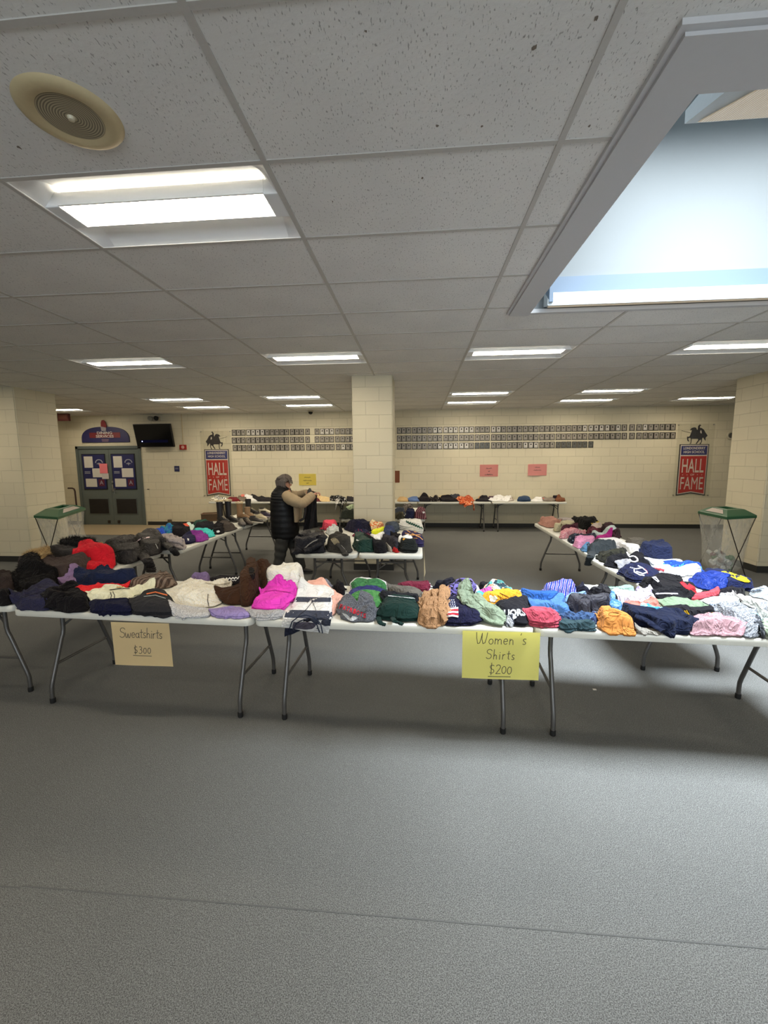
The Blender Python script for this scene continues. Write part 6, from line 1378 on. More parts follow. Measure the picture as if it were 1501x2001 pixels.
# striped shirt, laid out as a shirt whose collar hangs over the edge
g = G(c2, 'striped_shirt', 'shirt', 'navy and white wide striped shirt with its collar hanging over the edge', 'dfe4ea', .045, 'flat', [(1125, 440), (1160, 420), (1380, 435), (1388, 500), (1380, 600), (1374, 640), (1190, 640), (1000, 640), (1040, 570)], **gf)
for st in ([(1108, 462), (1385, 468), (1384, 500), (1090, 500)], [(1030, 562), (1378, 570), (1376, 640), (1010, 618)]): patch_on(g, st, '3c404e', 'navy_stripe', .003)
def hang(g, name, quad, yy, col, bulge=.012, n=14, off=0.):
    """cloth hanging in front of the table edge; quad of crop pixels tl, tr, br, bl"""
    a, b, c, d = [at(*gpx(g, *p), y=yy) for p in quad]; bm = B(); gr = []
    for i in range(n+1):
        row = []
        for k in range(n+1):
            u, v = i/n, k/n; p = a.lerp(b, u).lerp(d.lerp(c, u), v); p.y = yy-bulge*math.sin(v*PI*.5)-.006*math.sin(u*9+v*3)-off; row.append(bm.verts.new(p-g.org))
        gr.append(row)
    for i in range(n):
        for k in range(n): bm.faces.new((gr[i][k], gr[i][k+1], gr[i+1][k+1], gr[i+1][k]))
    bmesh.ops.solidify(bm, geom=bm.faces[:], thickness=.004); bmesh.ops.recalc_face_normals(bm, faces=bm.faces)
    return obj(name, bm, fabric(col, g.gain), g.o, smooth=True)
hang(g, 'hanging_neckline', [(1000, 632), (1372, 636), (1352, 740), (990, 690)], 2.402, 'dfe4ea', .010)
hang(g, 'navy_stripe', [(1190, 618), (1374, 630), (1366, 680), (1285, 668)], 2.402, '3c404e', .012, off=.003)
def tube_px(g, name, pts, yy, r, col, closed=False):
    bm = B(); P = [at(*gpx(g, *p), y=yy)-g.org for p in pts]; tube(bm, P, r, 8, closed=closed); return obj(name, bm, fabric(col, g.gain), g.o, smooth=True)
tube_px(g, 'collar_band', [(1052, 700), (1070, 650), (1120, 612), (1180, 600), (1240, 618), (1290, 665), (1305, 740)], 2.384, .0038, '2a3040')
tube_px(g, 'collar_band', [(1080, 705), (1105, 660), (1160, 635), (1215, 640), (1260, 672), (1282, 735)], 2.384, .0038, '2a3040')
hang(g, 'collar_lining', [(1082, 650), (1270, 655), (1270, 700), (1080, 700)], 2.402, '5c5866', .012, off=.006)
hang(g, 'neck_label', [(1165, 622), (1222, 622), (1222, 640), (1165, 640)], 2.402, '1c1a20', .012, off=.011)
hang(g, 'shirt_back', [(1015, 700), (1150, 692), (1130, 722), (1015, 765)], 2.408, '282c3c', .006)
tube_px(g, 'drawstring', [(1225, 500), (1180, 555), (1120, 605)], 2.378, .0018, '2a2a30'); line_on(g, [(1225, 495), (1250, 550), (1262, 612)], 4, '2a2a30', 'drawstring')
# --- front table 3
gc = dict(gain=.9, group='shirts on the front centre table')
G(c3, 'folded_tee', 'shirt', 'white folded shirt at the back of the green pile', 'dcdcdc', .13, 'fold3', [(288, 330), (295, 240), (320, 218), (460, 225), (600, 243), (618, 300), (618, 355), (450, 360), (310, 345)], **gc)
G(c3, 'folded_tee', 'shirt', 'green folded shirt, upper of two greens in the pile', 'mottle:447c4c:386c44', .10, 'fold', [(295, 335), (305, 290), (335, 272), (450, 285), (585, 318), (600, 365), (450, 372), (320, 355)], **gc)
G(c3, 'folded_tee', 'shirt', 'indigo blue folded shirt between the two green shirts', '36386c', .08, 'fold3', [(258, 412), (270, 350), (300, 320), (440, 325), (588, 332), (600, 385), (540, 412), (400, 425), (290, 425)], **gc)
G(c3, 'folded_tee', 'shirt', 'green folded shirt in front of the indigo one', 'mottle:548c50:427c46', .08, 'fold', [(258, 445), (275, 405), (335, 372), (450, 358), (558, 368), (560, 440), (540, 485), (450, 500), (340, 480)], **gc)
G(c3, 'folded_tee', 'shirt', 'taupe brown folded shirt below the burgundy one', '64605a', .10, 'fold', [(605, 350), (610, 298), (650, 284), (780, 295), (900, 325), (905, 380), (860, 405), (740, 398), (640, 385)], **gc)
G(c3, 'folded_tee', 'shirt', 'white folded edge of a shirt under the burgundy one', 'dadade', .05, 'fold', [(735, 318), (740, 292), (850, 286), (960, 275), (1050, 262), (1058, 282), (960, 305), (860, 325)], **gc)
G(c3, 'folded_tee', 'shirt', 'burgundy folded shirt at the back of the centre table', '6c2438', .09, 'fold', [(668, 285), (700, 250), (790, 235), (900, 236), (955, 262), (945, 295), (860, 302), (720, 300)], **gc)
G(c3, 'folded_tee', 'shirt', 'black shirt with white piping behind the dark green top', '1c1e24', .11, 'fold', [(540, 420), (545, 380), (590, 360), (700, 365), (820, 380), (880, 415), (870, 450), (700, 460), (580, 450)], **gc)
g = G(c3, 'folded_sweatshirt', 'sweatshirt', 'dark bottle green sweatshirt with cuffs at the table edge', '18302c', .15, 'fold', [(505, 570), (525, 500), (540, 430), (560, 395), (650, 378), (780, 385), (870, 405), (892, 470), (895, 560), (860, 600), (740, 605), (600, 592)], **gc)
sleeve_on(g, [(530, 560), (535, 592), (550, 612), (590, 622)], 46, 'cuff', thick=.5); sleeve_on(g, [(650, 565), (665, 592), (700, 604), (738, 618)], 46, 'cuff', thick=.5); line_on(g, [(575, 372), (700, 382), (850, 398)], 6, 'c8ccd0', 'piping')
g = G(c3, 'folded_sweatshirt', 'sweatshirt', 'dark grey sweatshirt with curved red team lettering', 'heather:4c4e54:70727a', .11, 'crumple', [(168, 530), (180, 460), (205, 410), (270, 430), (350, 450), (390, 405), (450, 388), (500, 440), (515, 520), (510, 590), (430, 608), (300, 600), (200, 575)], **gc)
for i, ch in enumerate('PATRIOTS'): text_on(g, ch, 207+i*29, 468+i*i*.25+i*9, 25, 40, 18-i*2, 'c83040', bold=.03)
patch_on(g, [(215, 520), (260, 535), (300, 575), (330, 560), (300, 545), (350, 560), (310, 590), (270, 580)], 'c4c8cc', 'printed_emblem')
G(c4, 'folded_tee', 'shirt', 'white shirt behind the purple and black patterned one', 'e0e0e2', .10, 'crumple', [(140, 275), (160, 238), (225, 222), (285, 240), (345, 245), (375, 300), (300, 320), (200, 300)], **gc)
G(c4, 'folded_tee', 'shirt', 'purple and black patterned shirt behind the sage hoodie', 'mottle:6e64a8:16141c', .13, 'crumple', [(60, 330), (70, 285), (130, 258), (240, 245), (320, 280), (360, 340), (350, 385), (220, 400), (90, 390)], **gc)
G(c3, 'folded_tee', 'shirt', 'black shirt behind the camel sweater at its left shoulder', '1c1c28', .10, 'crumple', [(1010, 320), (1040, 258), (1110, 244), (1170, 262), (1180, 330), (1090, 340)], **gc)
g = G(c3, 'folded_sweater', 'sweater', 'navy ribbed sweater with knitted American flag', 'knit:1c1c38', .11, 'fold', [(1090, 560), (1100, 430), (1130, 385), (1220, 385), (1300, 430), (1400, 560), (1440, 605), (1330, 632), (1200, 640), (1100, 630)], **gc)
patch_on(g, [(1112, 400), (1180, 402), (1205, 470), (1115, 482)], '20264c', 'flag_canton')
for a in range(4):
    for b_ in range(4): patch_on(g, [(1122+b_*18+a*4, 408+a*18), (1130+b_*18+a*4, 408+a*18), (1130+b_*18+a*4, 416+a*18), (1122+b_*18+a*4, 416+a*18)], 'e6e6ea', 'flag_star', .0034)
for a in range(5): line_on(g, [(1118, 490+a*15), (1170, 484+a*15), (1218, 480+a*15+a*3)], 14, 'b82c3c' if a % 2 else 'e6e2e0', 'flag_stripe')
g = G(c3, 'cable_sweater', 'sweater', 'camel cable-knit sweater draped at the centre of the front', 'knit:ac8460', .12, 'crumple', [(862, 400), (870, 345), (920, 305), (1000, 282), (1060, 270), (1130, 280), (1132, 400), (1130, 500), (1155, 590), (1110, 625), (1010, 648), (900, 632), (868, 600), (890, 500)], **gc)
for pts, w_ in (([(930, 330), (970, 430), (950, 560), (930, 610)], 42), ([(1000, 320), (1030, 430), (1000, 560)], 36), ([(1085, 280), (1075, 400), (1065, 500), (1110, 590)], 56)): sleeve_on(g, pts, w_, 'cable_rib', thick=.35)
for k in range(7): line_on(g, [(1052+k*14, 520), (1060+k*15, 560), (1058+k*16, 600)], 4, '7c5c40', 'ribbing')
G(c4, 'folded_tee', 'shirt', 'black shirt behind the floral one right of centre', '18161a', .08, 'crumple', [(378, 320), (388, 285), (430, 270), (482, 285), (490, 322), (430, 335)], **gc)
G(c4, 'folded_tee', 'shirt', 'peach and teal floral shirt at the back right of centre', 'floral:d8b090:508c88:e0d4c4:2c3c44', .09, 'crumple', [(425, 340), (460, 290), (540, 275), (620, 292), (700, 335), (700, 365), (600, 372), (480, 372)], **gc)
G(c4, 'folded_tee', 'shirt', 'turquoise and magenta tie-dye shirt beside the yellow one', 'tie:48a4b4:c0589c:68c0b8', .09, 'crumple', [(345, 400), (365, 355), (430, 340), (490, 355), (480, 410), (400, 425)], **gc)
g = G(c4, 'folded_tee', 'shirt', 'golden yellow shirt printed with white petals', 'e0982c', .10, 'fold', [(425, 425), (435, 375), (480, 350), (560, 338), (650, 332), (720, 365), (770, 400), (720, 435), (600, 455), (480, 452)], **gc)
for pts in ([(470, 380), (480, 365), (500, 378), (520, 370), (540, 395), (510, 430), (480, 425)],): patch_on(g, pts, 'ece4d4', 'printed_petals')
for pts in ([(540, 370), (590, 400), (620, 395)], [(560, 350), (620, 378), (660, 400)], [(530, 400), (570, 415)]): line_on(g, pts, 5, '5c3c18', 'printed_line')
g = G(c4, 'folded_tee', 'shirt', 'black shirt printed UORS in white block letters', '1a1a20', .13, 'fold', [(490, 520), (500, 465), (560, 430), (660, 410), (770, 398), (815, 430), (812, 540), (802, 640), (700, 640), (600, 615), (530, 570)], **gc)
text_on(g, 'UORS', 690, 520, 185, 62, -3, 'e0eaf4', bold=.04); line_on(g, [(510, 490), (530, 478), (550, 490), (530, 500)], 7, '88a8d8', 'printed_swirl')
G(c4, 'folded_tee', 'shirt', 'white printed shirt corner under the black UORS shirt', 'mottle:b8bcc4:383a44', .04, 'flat', [(610, 632), (625, 600), (670, 598), (690, 635), (650, 645)], **gc)
g = G(c4, 'folded_hoodie', 'hoodie', 'sage green zip hoodie draped at the front of the centre table', '7e8c78', .13, 'crumple', [(150, 420), (185, 365), (205, 320), (260, 300), (320, 320), (345, 390), (440, 420), (520, 500), (615, 590), (625, 620), (540, 640), (430, 610), (320, 590), (230, 540), (190, 470)], **gc)
sleeve_on(g, [(225, 330), (250, 390), (265, 440)], 62, thick=.5); sleeve_on(g, [(300, 500), (400, 540), (500, 590), (590, 612)], 74, thick=.4); line_on(g, [(310, 320), (330, 380), (360, 420), (420, 470)], 5, '5c6858', 'zip')
# --- front table 4
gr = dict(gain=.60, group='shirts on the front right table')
g = G(c4, 'folded_tee', 'shirt', 'bright multicolour shirt with white rays at the table back', 'rays:3c4ca8:e4e4ec:6050b0', .12, 'crumple', [(915, 355), (935, 310), (1000, 282), (1060, 285), (1130, 272), (1220, 310), (1245, 355), (1180, 385), (1050, 390), (960, 380)], **gr)
G(c4, 'folded_tee', 'shirt', 'royal blue polo shirt behind the cornflower tank top', '3468bc', .10, 'fold', [(715, 370), (740, 338), (830, 335), (960, 355), (1070, 385), (1090, 425), (1000, 450), (880, 440), (790, 420)], **gr)
G(c7, 'folded_tee', 'shirt', 'dark navy shirt behind the white striped one at right', '242434', .09, 'crumple', [(505, 190), (515, 130), (560, 105), (620, 140), (660, 210), (600, 230)], **gr)
g = G(c7, 'folded_tee', 'shirt', 'white shirt with a thin dark stripe at the back right', 'dce0d8', .09, 'flat', [(560, 160), (560, 105), (640, 98), (730, 115), (790, 150), (720, 190), (630, 195)], **gr)
line_on(g, [(560, 120), (620, 150), (680, 185)], 7, '2c3040', 'stripe')
G(c7, 'folded_tee', 'shirt', 'seafoam green shirt behind the white and pink one', '98b8ac', .08, 'fold', [(745, 150), (760, 118), (850, 112), (980, 118), (1080, 135), (1170, 165), (1100, 190), (900, 185), (800, 175)], **gr)
G(c7, 'folded_tee', 'shirt', 'white and lavender shirt beside the seafoam one', 'mottle:e0dce4:b0a0d0', .08, 'crumple', [(1150, 200), (1165, 165), (1250, 170), (1350, 150), (1372, 200), (1340, 235), (1220, 230)], **gr)
G(c7, 'folded_tee', 'shirt', 'light blue collared shirt above the charcoal jacket', '88acd8', .09, 'fold', [(360, 300), (380, 225), (420, 188), (520, 190), (600, 195), (615, 245), (520, 275), (420, 300)], **gr)
g = G(c7, 'folded_jacket', 'jacket', 'black jacket behind the charcoal nylon one at right', 'nylon:232228', .10, 'crumple', [(615, 235), (640, 195), (720, 160), (830, 132), (890, 170), (930, 215), (990, 320), (900, 300), (760, 260), (660, 260)], **gr)
g = G(c7, 'folded_tee', 'shirt', 'pale lilac and pink shirt right of the black jacket', 'd8d0dc', .09, 'fold', [(880, 215), (890, 175), (1000, 168), (1120, 178), (1340, 190), (1390, 240), (1380, 290), (1240, 310), (1090, 315), (1020, 350), (950, 290)], **gr)
line_on(g, [(980, 190), (1000, 250), (1025, 340)], 6, '8c8090', 'seam'); patch_on(g, [(888, 185), (960, 180), (1005, 280), (1010, 335), (960, 285)], 'ecccd4', 'pink_panel')
G(c7, 'folded_tee', 'shirt', 'coral peach shirt behind the navy one on the right', 'd88478', .07, 'crumple', [(1035, 350), (1060, 310), (1130, 282), (1260, 290), (1370, 275), (1440, 335), (1420, 365), (1280, 372), (1100, 372)], **gr)
g = G(c4, 'tank_top', 'shirt', 'cornflower blue tank top spread over the royal blue shirt', '5484c8', .07, 'flat', [(785, 470), (800, 440), (880, 445), (1000, 432), (1065, 420), (1085, 388), (1118, 392), (1115, 460), (1162, 510), (1150, 548), (1060, 520), (960, 500), (850, 505)], **gr)
g = G(c7, 'folded_tee', 'shirt', 'blue floral shirt between the charcoal jacket and orange top', 'mottle:4880c0:80a8dc', .09, 'crumple', [(855, 270), (880, 235), (930, 250), (960, 310), (1020, 360), (1005, 415), (930, 428), (870, 395), (850, 340)], **gr)
G(c7, 'folded_tee', 'shirt', 'blue and navy floral shirt low beside the orange top', 'floral:3c5080:8098c8:202848', .08, 'crumple', [(610, 500), (640, 440), (690, 395), (740, 410), (745, 500), (700, 540), (640, 530)], **gr)
G(c7, 'folded_jeans', 'jeans', 'denim blue folded jeans under the charcoal nylon jacket', '44608c', .09, 'crumple', [(295, 470), (310, 420), (400, 405), (520, 440), (660, 500), (650, 530), (520, 535), (380, 520)], **gr)
g = G(c7, 'folded_jacket', 'jacket', 'charcoal nylon jacket folded across the front right table', 'nylon:3c3c46', .12, 'crumple', [(362, 320), (400, 285), (500, 248), (640, 242), (780, 250), (880, 290), (905, 340), (860, 368), (740, 370), (660, 400), (625, 470), (540, 450), (440, 400), (390, 360)], **gr)
for pts in ([(520, 260), (560, 330), (600, 420)], [(600, 260), (640, 330), (640, 400)], [(700, 262), (760, 300), (840, 330)]): line_on(g, pts, 4, '22222a', 'seam')
g = G(c7, 'folded_tee', 'shirt', 'coral pink folded shirt at the joint of the front tables', 'd0586c', .13, 'fold3', [(-95, 520), (-90, 400), (-40, 368), (60, 358), (170, 368), (260, 385), (285, 440), (318, 500), (300, 555), (160, 566), (0, 556)], **gr)
line_on(g, [(240, 440), (262, 500), (250, 550)], 4, 'a03c50', 'seam')
G(c7, 'folded_trousers', 'trousers', 'slate teal folded trousers at the front of the right table', '385058', .08, 'fold', [(278, 575), (310, 520), (350, 480), (420, 500), (560, 500), (680, 530), (745, 590), (680, 606), (500, 604), (360, 604)], **gr)
g = G(c7, 'folded_tee', 'shirt', 'light orange shirt hanging slightly over the right table edge', 'e0944c', .12, 'crumple', [(710, 430), (740, 385), (800, 362), (860, 385), (930, 420), (1000, 405), (1060, 500), (1110, 560), (1178, 592), (1165, 640), (1000, 632), (790, 618), (740, 560), (722, 490)], **gr)
ring_on(g, 930, 405, 70, 20, 6, 'b87434'); line_on(g, [(820, 540), (880, 560), (910, 530), (900, 600)], 5, 'a86830', 'pocket_seam')
G(c5, 'folded_tee', 'shirt', 'pale grey shirt flattened beneath the navy top', '9c9890', .03, 'flat', [(400, 655), (420, 622), (520, 618), (640, 640), (640, 672), (500, 672)], **gr)
G(c5, 'folded_tee', 'shirt', 'turquoise tie-dye shirt behind the navy top', 'tie:4ca0d0:a8dcec:3c7cc0', .10, 'crumple', [(425, 520), (440, 480), (560, 468), (680, 495), (712, 530), (640, 560), (520, 555)], **gr)
G(c5, 'folded_tee', 'shirt', 'sage green shirt with plastic hanger strap at right', '849c80', .08, 'fold', [(598, 420), (620, 378), (700, 362), (830, 378), (930, 395), (1050, 455), (1030, 485), (880, 492), (700, 485), (640, 455)], **gr)
g = G(c5, 'folded_tee', 'shirt', 'black shirt with yellow print between sage and pink tops', '1c1c22', .08, 'crumple', [(615, 500), (640, 468), (740, 462), (880, 470), (1020, 478), (1115, 505), (1080, 540), (900, 545), (720, 530)], **gr)
for pts in ([(820, 470), (845, 510)], [(835, 468), (858, 505)], [(1040, 485), (1070, 500), (1100, 505)]): line_on(g, pts, 9, 'd8b020', 'yellow_print')
ring_on(g, 1000, 500, 16, 14, 4, 'c8c0a8', 'printed_ring')
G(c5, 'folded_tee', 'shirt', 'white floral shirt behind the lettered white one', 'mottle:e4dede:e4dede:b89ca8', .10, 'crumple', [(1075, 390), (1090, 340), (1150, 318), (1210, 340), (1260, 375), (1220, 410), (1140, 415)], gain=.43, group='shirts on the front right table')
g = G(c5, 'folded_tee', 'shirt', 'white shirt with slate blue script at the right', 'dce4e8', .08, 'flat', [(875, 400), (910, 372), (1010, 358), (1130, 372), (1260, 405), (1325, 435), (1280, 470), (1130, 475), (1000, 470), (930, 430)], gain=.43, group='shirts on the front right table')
scribble_on(g, 1010, 428, 1150, 428, 26, 9, '8898b4', seed=11); scribble_on(g, 1160, 428, 1290, 440, 22, 8, '8898b4', seed=12)
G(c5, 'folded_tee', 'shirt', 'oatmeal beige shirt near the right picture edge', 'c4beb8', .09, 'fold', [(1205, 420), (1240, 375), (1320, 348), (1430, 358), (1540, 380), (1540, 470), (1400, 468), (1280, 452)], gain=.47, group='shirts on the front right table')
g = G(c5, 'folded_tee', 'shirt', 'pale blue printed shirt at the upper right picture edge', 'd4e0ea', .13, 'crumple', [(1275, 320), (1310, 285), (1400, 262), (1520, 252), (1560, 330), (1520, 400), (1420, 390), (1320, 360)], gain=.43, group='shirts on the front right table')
scribble_on(g, 1330, 320, 1450, 300, 22, 6, '94a4bc', seed=9)
g = G(c5, 'folded_sweater', 'sweater', 'grey heather sweater beside the pink sweatshirt', 'heather:6c7078:b4b8c0', .13, 'crumple', [(1050, 520), (1080, 480), (1180, 448), (1330, 445), (1520, 470), (1480, 520), (1400, 580), (1460, 690), (1400, 705), (1320, 700), (1250, 640), (1140, 580)], **gr)
g = G(c5, 'folded_sweatshirt', 'sweatshirt', 'dusty pink sweatshirt at the front right table edge', 'heather:ac868e:c49ea6', .13, 'puffy', [(820, 620), (835, 560), (880, 522), (960, 528), (1060, 515), (1150, 530), (1240, 590), (1312, 650), (1275, 688), (1150, 685), (1000, 680), (880, 680)], **gr)
line_on(g, [(900, 660), (1000, 650), (1100, 668)], 4, 'a8808c', 'seam')
g = G(c5, 'folded_trousers', 'trousers', 'dark navy crumpled trousers behind the pale pink sweatshirt', '161e38', .14, 'crumple', [(295, 520), (300, 478), (400, 480), (500, 500), (600, 530), (700, 508), (800, 520), (870, 580), (905, 640), (860, 672), (720, 680), (640, 672), (520, 620), (400, 600), (340, 570)], **gr)
sleeve_on(g, [(420, 510), (540, 560), (660, 640)], 90, 'trouser_leg', thick=.35)
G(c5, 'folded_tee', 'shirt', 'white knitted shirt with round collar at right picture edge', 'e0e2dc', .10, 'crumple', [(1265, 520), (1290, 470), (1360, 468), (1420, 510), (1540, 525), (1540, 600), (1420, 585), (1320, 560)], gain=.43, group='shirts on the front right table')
G(c5, 'folded_tee', 'shirt', 'pale aqua folded shirt at the right picture edge', 'a8d4dc', .08, 'fold', [(1355, 615), (1365, 575), (1440, 568), (1560, 570), (1560, 640), (1440, 640)], **gr)
G(c5, 'folded_tee', 'shirt', 'dark grey striped shirt beside the grey heather sweater', 'thin:3c4046:6c7078', .09, 'crumple', [(1395, 640), (1400, 608), (1440, 602), (1472, 640), (1474, 690), (1440, 702), (1415, 690)], **gr)
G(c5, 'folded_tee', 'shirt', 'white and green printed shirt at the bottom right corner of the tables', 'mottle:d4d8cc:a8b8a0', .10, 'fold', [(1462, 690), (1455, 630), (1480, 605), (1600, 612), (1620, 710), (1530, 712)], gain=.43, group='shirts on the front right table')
# --- right line
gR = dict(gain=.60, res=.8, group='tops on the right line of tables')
G(cQ, 'knitted_sweater', 'sweater', 'whitish knitted sweater at the far end of the right line', 'heather:b4aaa8:d8d0cc', .09, 'fold', [(285, 165), (310, 132), (390, 125), (500, 138), (545, 160), (500, 195), (360, 190)], **gR)
G(cQ, 'folded_sweater', 'sweater', 'peach pink sweater at the far left corner of the right line', 'd8a090', .10, 'crumple', [(135, 205), (160, 168), (260, 160), (380, 178), (420, 215), (380, 258), (270, 265), (180, 240)], **gR)
g = G(cQ, 'folded_shirt', 'shirt', 'cream shirt with small brown label beside the peach sweater', 'dcd4b4', .10, 'flat', [(310, 290), (350, 250), (400, 200), (480, 188), (570, 228), (590, 262), (500, 295), (400, 305), (350, 320)], **gR)
patch_on(g, [(412, 215), (428, 195), (434, 200), (420, 235)], '6c5c44', 'neck_label')
G(cQ, 'folded_shirt', 'shirt', 'yellow and white floral shirt on the far right line', 'floral:e4d4c8:e0c450:ecdcd4', .10, 'crumple', [(765, 225), (775, 195), (830, 188), (890, 225), (960, 262), (1050, 262), (1010, 300), (880, 300), (800, 280)], **gR)
G(cQ, 'folded_hoodie', 'hoodie', 'black hoodie lying high on the far right line', '141214', .14, 'crumple', [(510, 205), (530, 150), (580, 122), (680, 150), (760, 190), (835, 235), (835, 275), (740, 298), (640, 265), (560, 235)], **gR)
G(cQ, 'folded_shirt', 'shirt', 'plum burgundy shirt beside the cream one', '4c1c30', .09, 'crumple', [(390, 340), (420, 300), (500, 262), (570, 248), (630, 275), (625, 312), (520, 330), (430, 345)], **gR)
G(cQ, 'folded_shirt', 'shirt', 'pink patterned shirt below the plum one', 'mottle:e0909c:ecb4b8', .09, 'crumple', [(378, 388), (410, 335), (460, 300), (560, 300), (700, 320), (730, 350), (620, 368), (500, 388), (440, 402)], **gR)
G(cQ, 'leggings', 'leggings', 'maroon speckled leggings in the middle of the right line', 'mottle:481824:6c3040', .09, 'crumple', [(715, 345), (725, 300), (800, 288), (900, 300), (1010, 305), (1010, 355), (900, 372), (780, 365)], **gR)
G(cQ, 'folded_jacket', 'jacket', 'dark maroon quilted jacket on the outer edge of the right line', 'mottle:2c161c:4c2c34', .15, 'crumple', [(995, 350), (1010, 290), (1070, 258), (1150, 232), (1200, 270), (1225, 330), (1258, 375), (1210, 428), (1110, 410), (1040, 380)], **gR)
G(cQ, 'folded_shirt', 'shirt', 'white and mint folded shirt beside the maroon leggings', 'ccdcd8', .07, 'fold', [(795, 365), (810, 335), (870, 335), (960, 362), (1070, 385), (1065, 412), (940, 410), (850, 390)], **gR)
G(cQ, 'folded_shirt', 'shirt', 'navy shirt with white floral print at the inner edge', 'mottle:1c2030:1c2030:8c94a8', .08, 'crumple', [(492, 420), (515, 372), (600, 358), (720, 362), (840, 378), (830, 405), (700, 420), (590, 460), (520, 450)], **gR)
G(cQ, 'folded_shirt', 'shirt', 'bright magenta shirt beside the bubblegum pink one', 'b0287c', .07, 'fold', [(830, 420), (840, 388), (900, 395), (1030, 402), (1020, 425), (900, 440)], **gR)
G(cQ, 'folded_sweater', 'sweater', 'bubblegum pink smooth sweater at the inner edge of the right line', 'd890b0', .10, 'puffy', [(548, 510), (560, 440), (620, 398), (720, 382), (810, 398), (845, 440), (790, 478), (690, 508), (600, 525)], **gR)
g = G(cQ, 'folded_shirt', 'shirt', 'cream and white shirt with script across the right line', 'e4e0dc', .09, 'flat', [(830, 455), (860, 430), (960, 412), (1070, 415), (1170, 440), (1230, 485), (1300, 520), (1390, 545), (1370, 590), (1260, 590), (1150, 530), (1020, 500), (900, 480)], **gR)
scribble_on(g, 1070, 470, 1200, 530, 22, 6, 'a8a8b0', seed=21)
G(cQ, 'folded_shirt', 'shirt', 'taupe shirt stack on the outer edge behind the round navy one', '6c665c', .11, 'fold3', [(1200, 470), (1215, 420), (1290, 405), (1400, 410), (1500, 440), (1520, 480), (1400, 505), (1270, 500)], **gR)
G(cQ, 'folded_jeans', 'jeans', 'light blue denim piece under the slate jacket', '5c84a8', .07, 'crumple', [(655, 540), (670, 505), (740, 490), (800, 500), (780, 555), (710, 560)], **gR)
g = G(cQ, 'folded_jacket', 'jacket', 'slate grey jacket with one sleeve hanging off the inner edge', '3a4044', .12, 'crumple', [(720, 560), (750, 500), (810, 455), (900, 462), (1010, 495), (1120, 535), (1060, 570), (930, 580), (820, 590), (760, 590)], **gR)
sleeve_on(g, [(800, 560), (775, 610), (755, 670), (745, 715)], 84, thick=.4, x=1.70)
g = G(cQ, 'folded_jacket', 'jacket', 'black and olive jacket folded on the near right line', 'mottle:1c1c18:34342a', .12, 'crumple', [(825, 620), (840, 575), (930, 565), (1060, 555), (1170, 560), (1245, 610), (1235, 665), (1120, 690), (980, 705), (880, 675)], **gR)
line_on(g, [(900, 590), (1020, 600), (1180, 610)], 6, '5c5c4c', 'zip')
g = G(cR, 'folded_hoodie', 'hoodie', 'black hoodie under a white plastic hanger', '16161c', .10, 'crumple', [(470, 460), (520, 430), (600, 415), (700, 398), (770, 430), (790, 465), (700, 480), (560, 485)], **gR)
h = [(640, 408), (655, 404), (672, 406), (688, 420), (688, 434), (670, 440), (650, 436), (640, 424)]
pz = at(cR[0]+665/cR[2], cR[1]+425/cR[2], z=g.base+.13); bm = B()
P = [at(cR[0]+x/cR[2], cR[1]+y/cR[2], z=g.base+.135)-pz for x, y in h]; tube(bm, P, .006, 8); P2 = [at(cR[0]+x/cR[2], cR[1]+y/cR[2], z=g.base+.13)-pz for x, y in ((640, 408), (632, 400), (622, 380))]; tube(bm, P2, .006, 8)
tag(obj('clothes_hanger', bm, S('white_plastic', (232, 232, 234), rough=.3), None, pz, smooth=True), 'white plastic clothes hanger hook lying on the black hoodie', 'hanger')
G(cR, 'folded_sweatshirt', 'sweatshirt', 'round bulging navy sweatshirt on the outer edge of the right line', '242c4c', .17, 'puffy', [(695, 395), (720, 355), (790, 325), (870, 320), (915, 350), (945, 395), (952, 430), (880, 432), (780, 420)], **gR)
G(cR, 'folded_tee', 'shirt', 'pale grey shirt in front of the round navy sweatshirt', 'c0c4cc', .08, 'fold', [(720, 455), (735, 425), (830, 422), (930, 430), (985, 455), (900, 475), (790, 475)], **gR)
G(cR, 'folded_tee', 'shirt', 'royal blue and turquoise shirt on the near right line', 'mottle:2850c0:2850c0:48a8c8', .09, 'crumple', [(860, 475), (875, 445), (960, 450), (1040, 458), (1105, 495), (1090, 512), (980, 505), (900, 495)], **gR)
g = G(cR, 'folded_tee', 'shirt', 'white shirt with red print on the near right line', 'd0d0d6', .06, 'flat', [(755, 490), (775, 465), (850, 465), (930, 485), (1080, 508), (1040, 530), (900, 535), (810, 520)], **gR)
scribble_on(g, 785, 480, 855, 492, 18, 6, 'b03c48', seed=31)
G(cR, 'folded_tee', 'shirt', 'light grey shirt corner at the inner edge by the black hoodie', 'a4a4aa', .05, 'flat', [(550, 480), (560, 458), (620, 455), (650, 475), (600, 492)], **gR)
g = G(cR, 'folded_sweatshirt', 'sweatshirt', 'navy sweatshirt with white and red swirl emblem', '1c2244', .11, 'fold', [(552, 520), (560, 485), (620, 462), (710, 452), (790, 480), (830, 530), (780, 560), (700, 572), (620, 568), (575, 550)], **gR)
for pts in ([(640, 475), (680, 485), (720, 478)], [(690, 465), (720, 480), (745, 500)], [(680, 500), (720, 515), (750, 505)], [(665, 485), (670, 505), (700, 522), (730, 525)]): line_on(g, pts, 7, 'dcdce4', 'printed_emblem')
line_on(g, [(735, 485), (748, 500), (750, 515)], 5, 'a03c4c', 'printed_emblem')
g = G(cR, 'folded_sweatshirt', 'sweatshirt', 'navy sweatshirt with yellow emblem at the outer right edge', '1a2248', .12, 'fold', [(1090, 530), (1140, 500), (1210, 492), (1290, 510), (1380, 540), (1470, 580), (1420, 620), (1300, 625), (1200, 600), (1120, 565)], **gR)
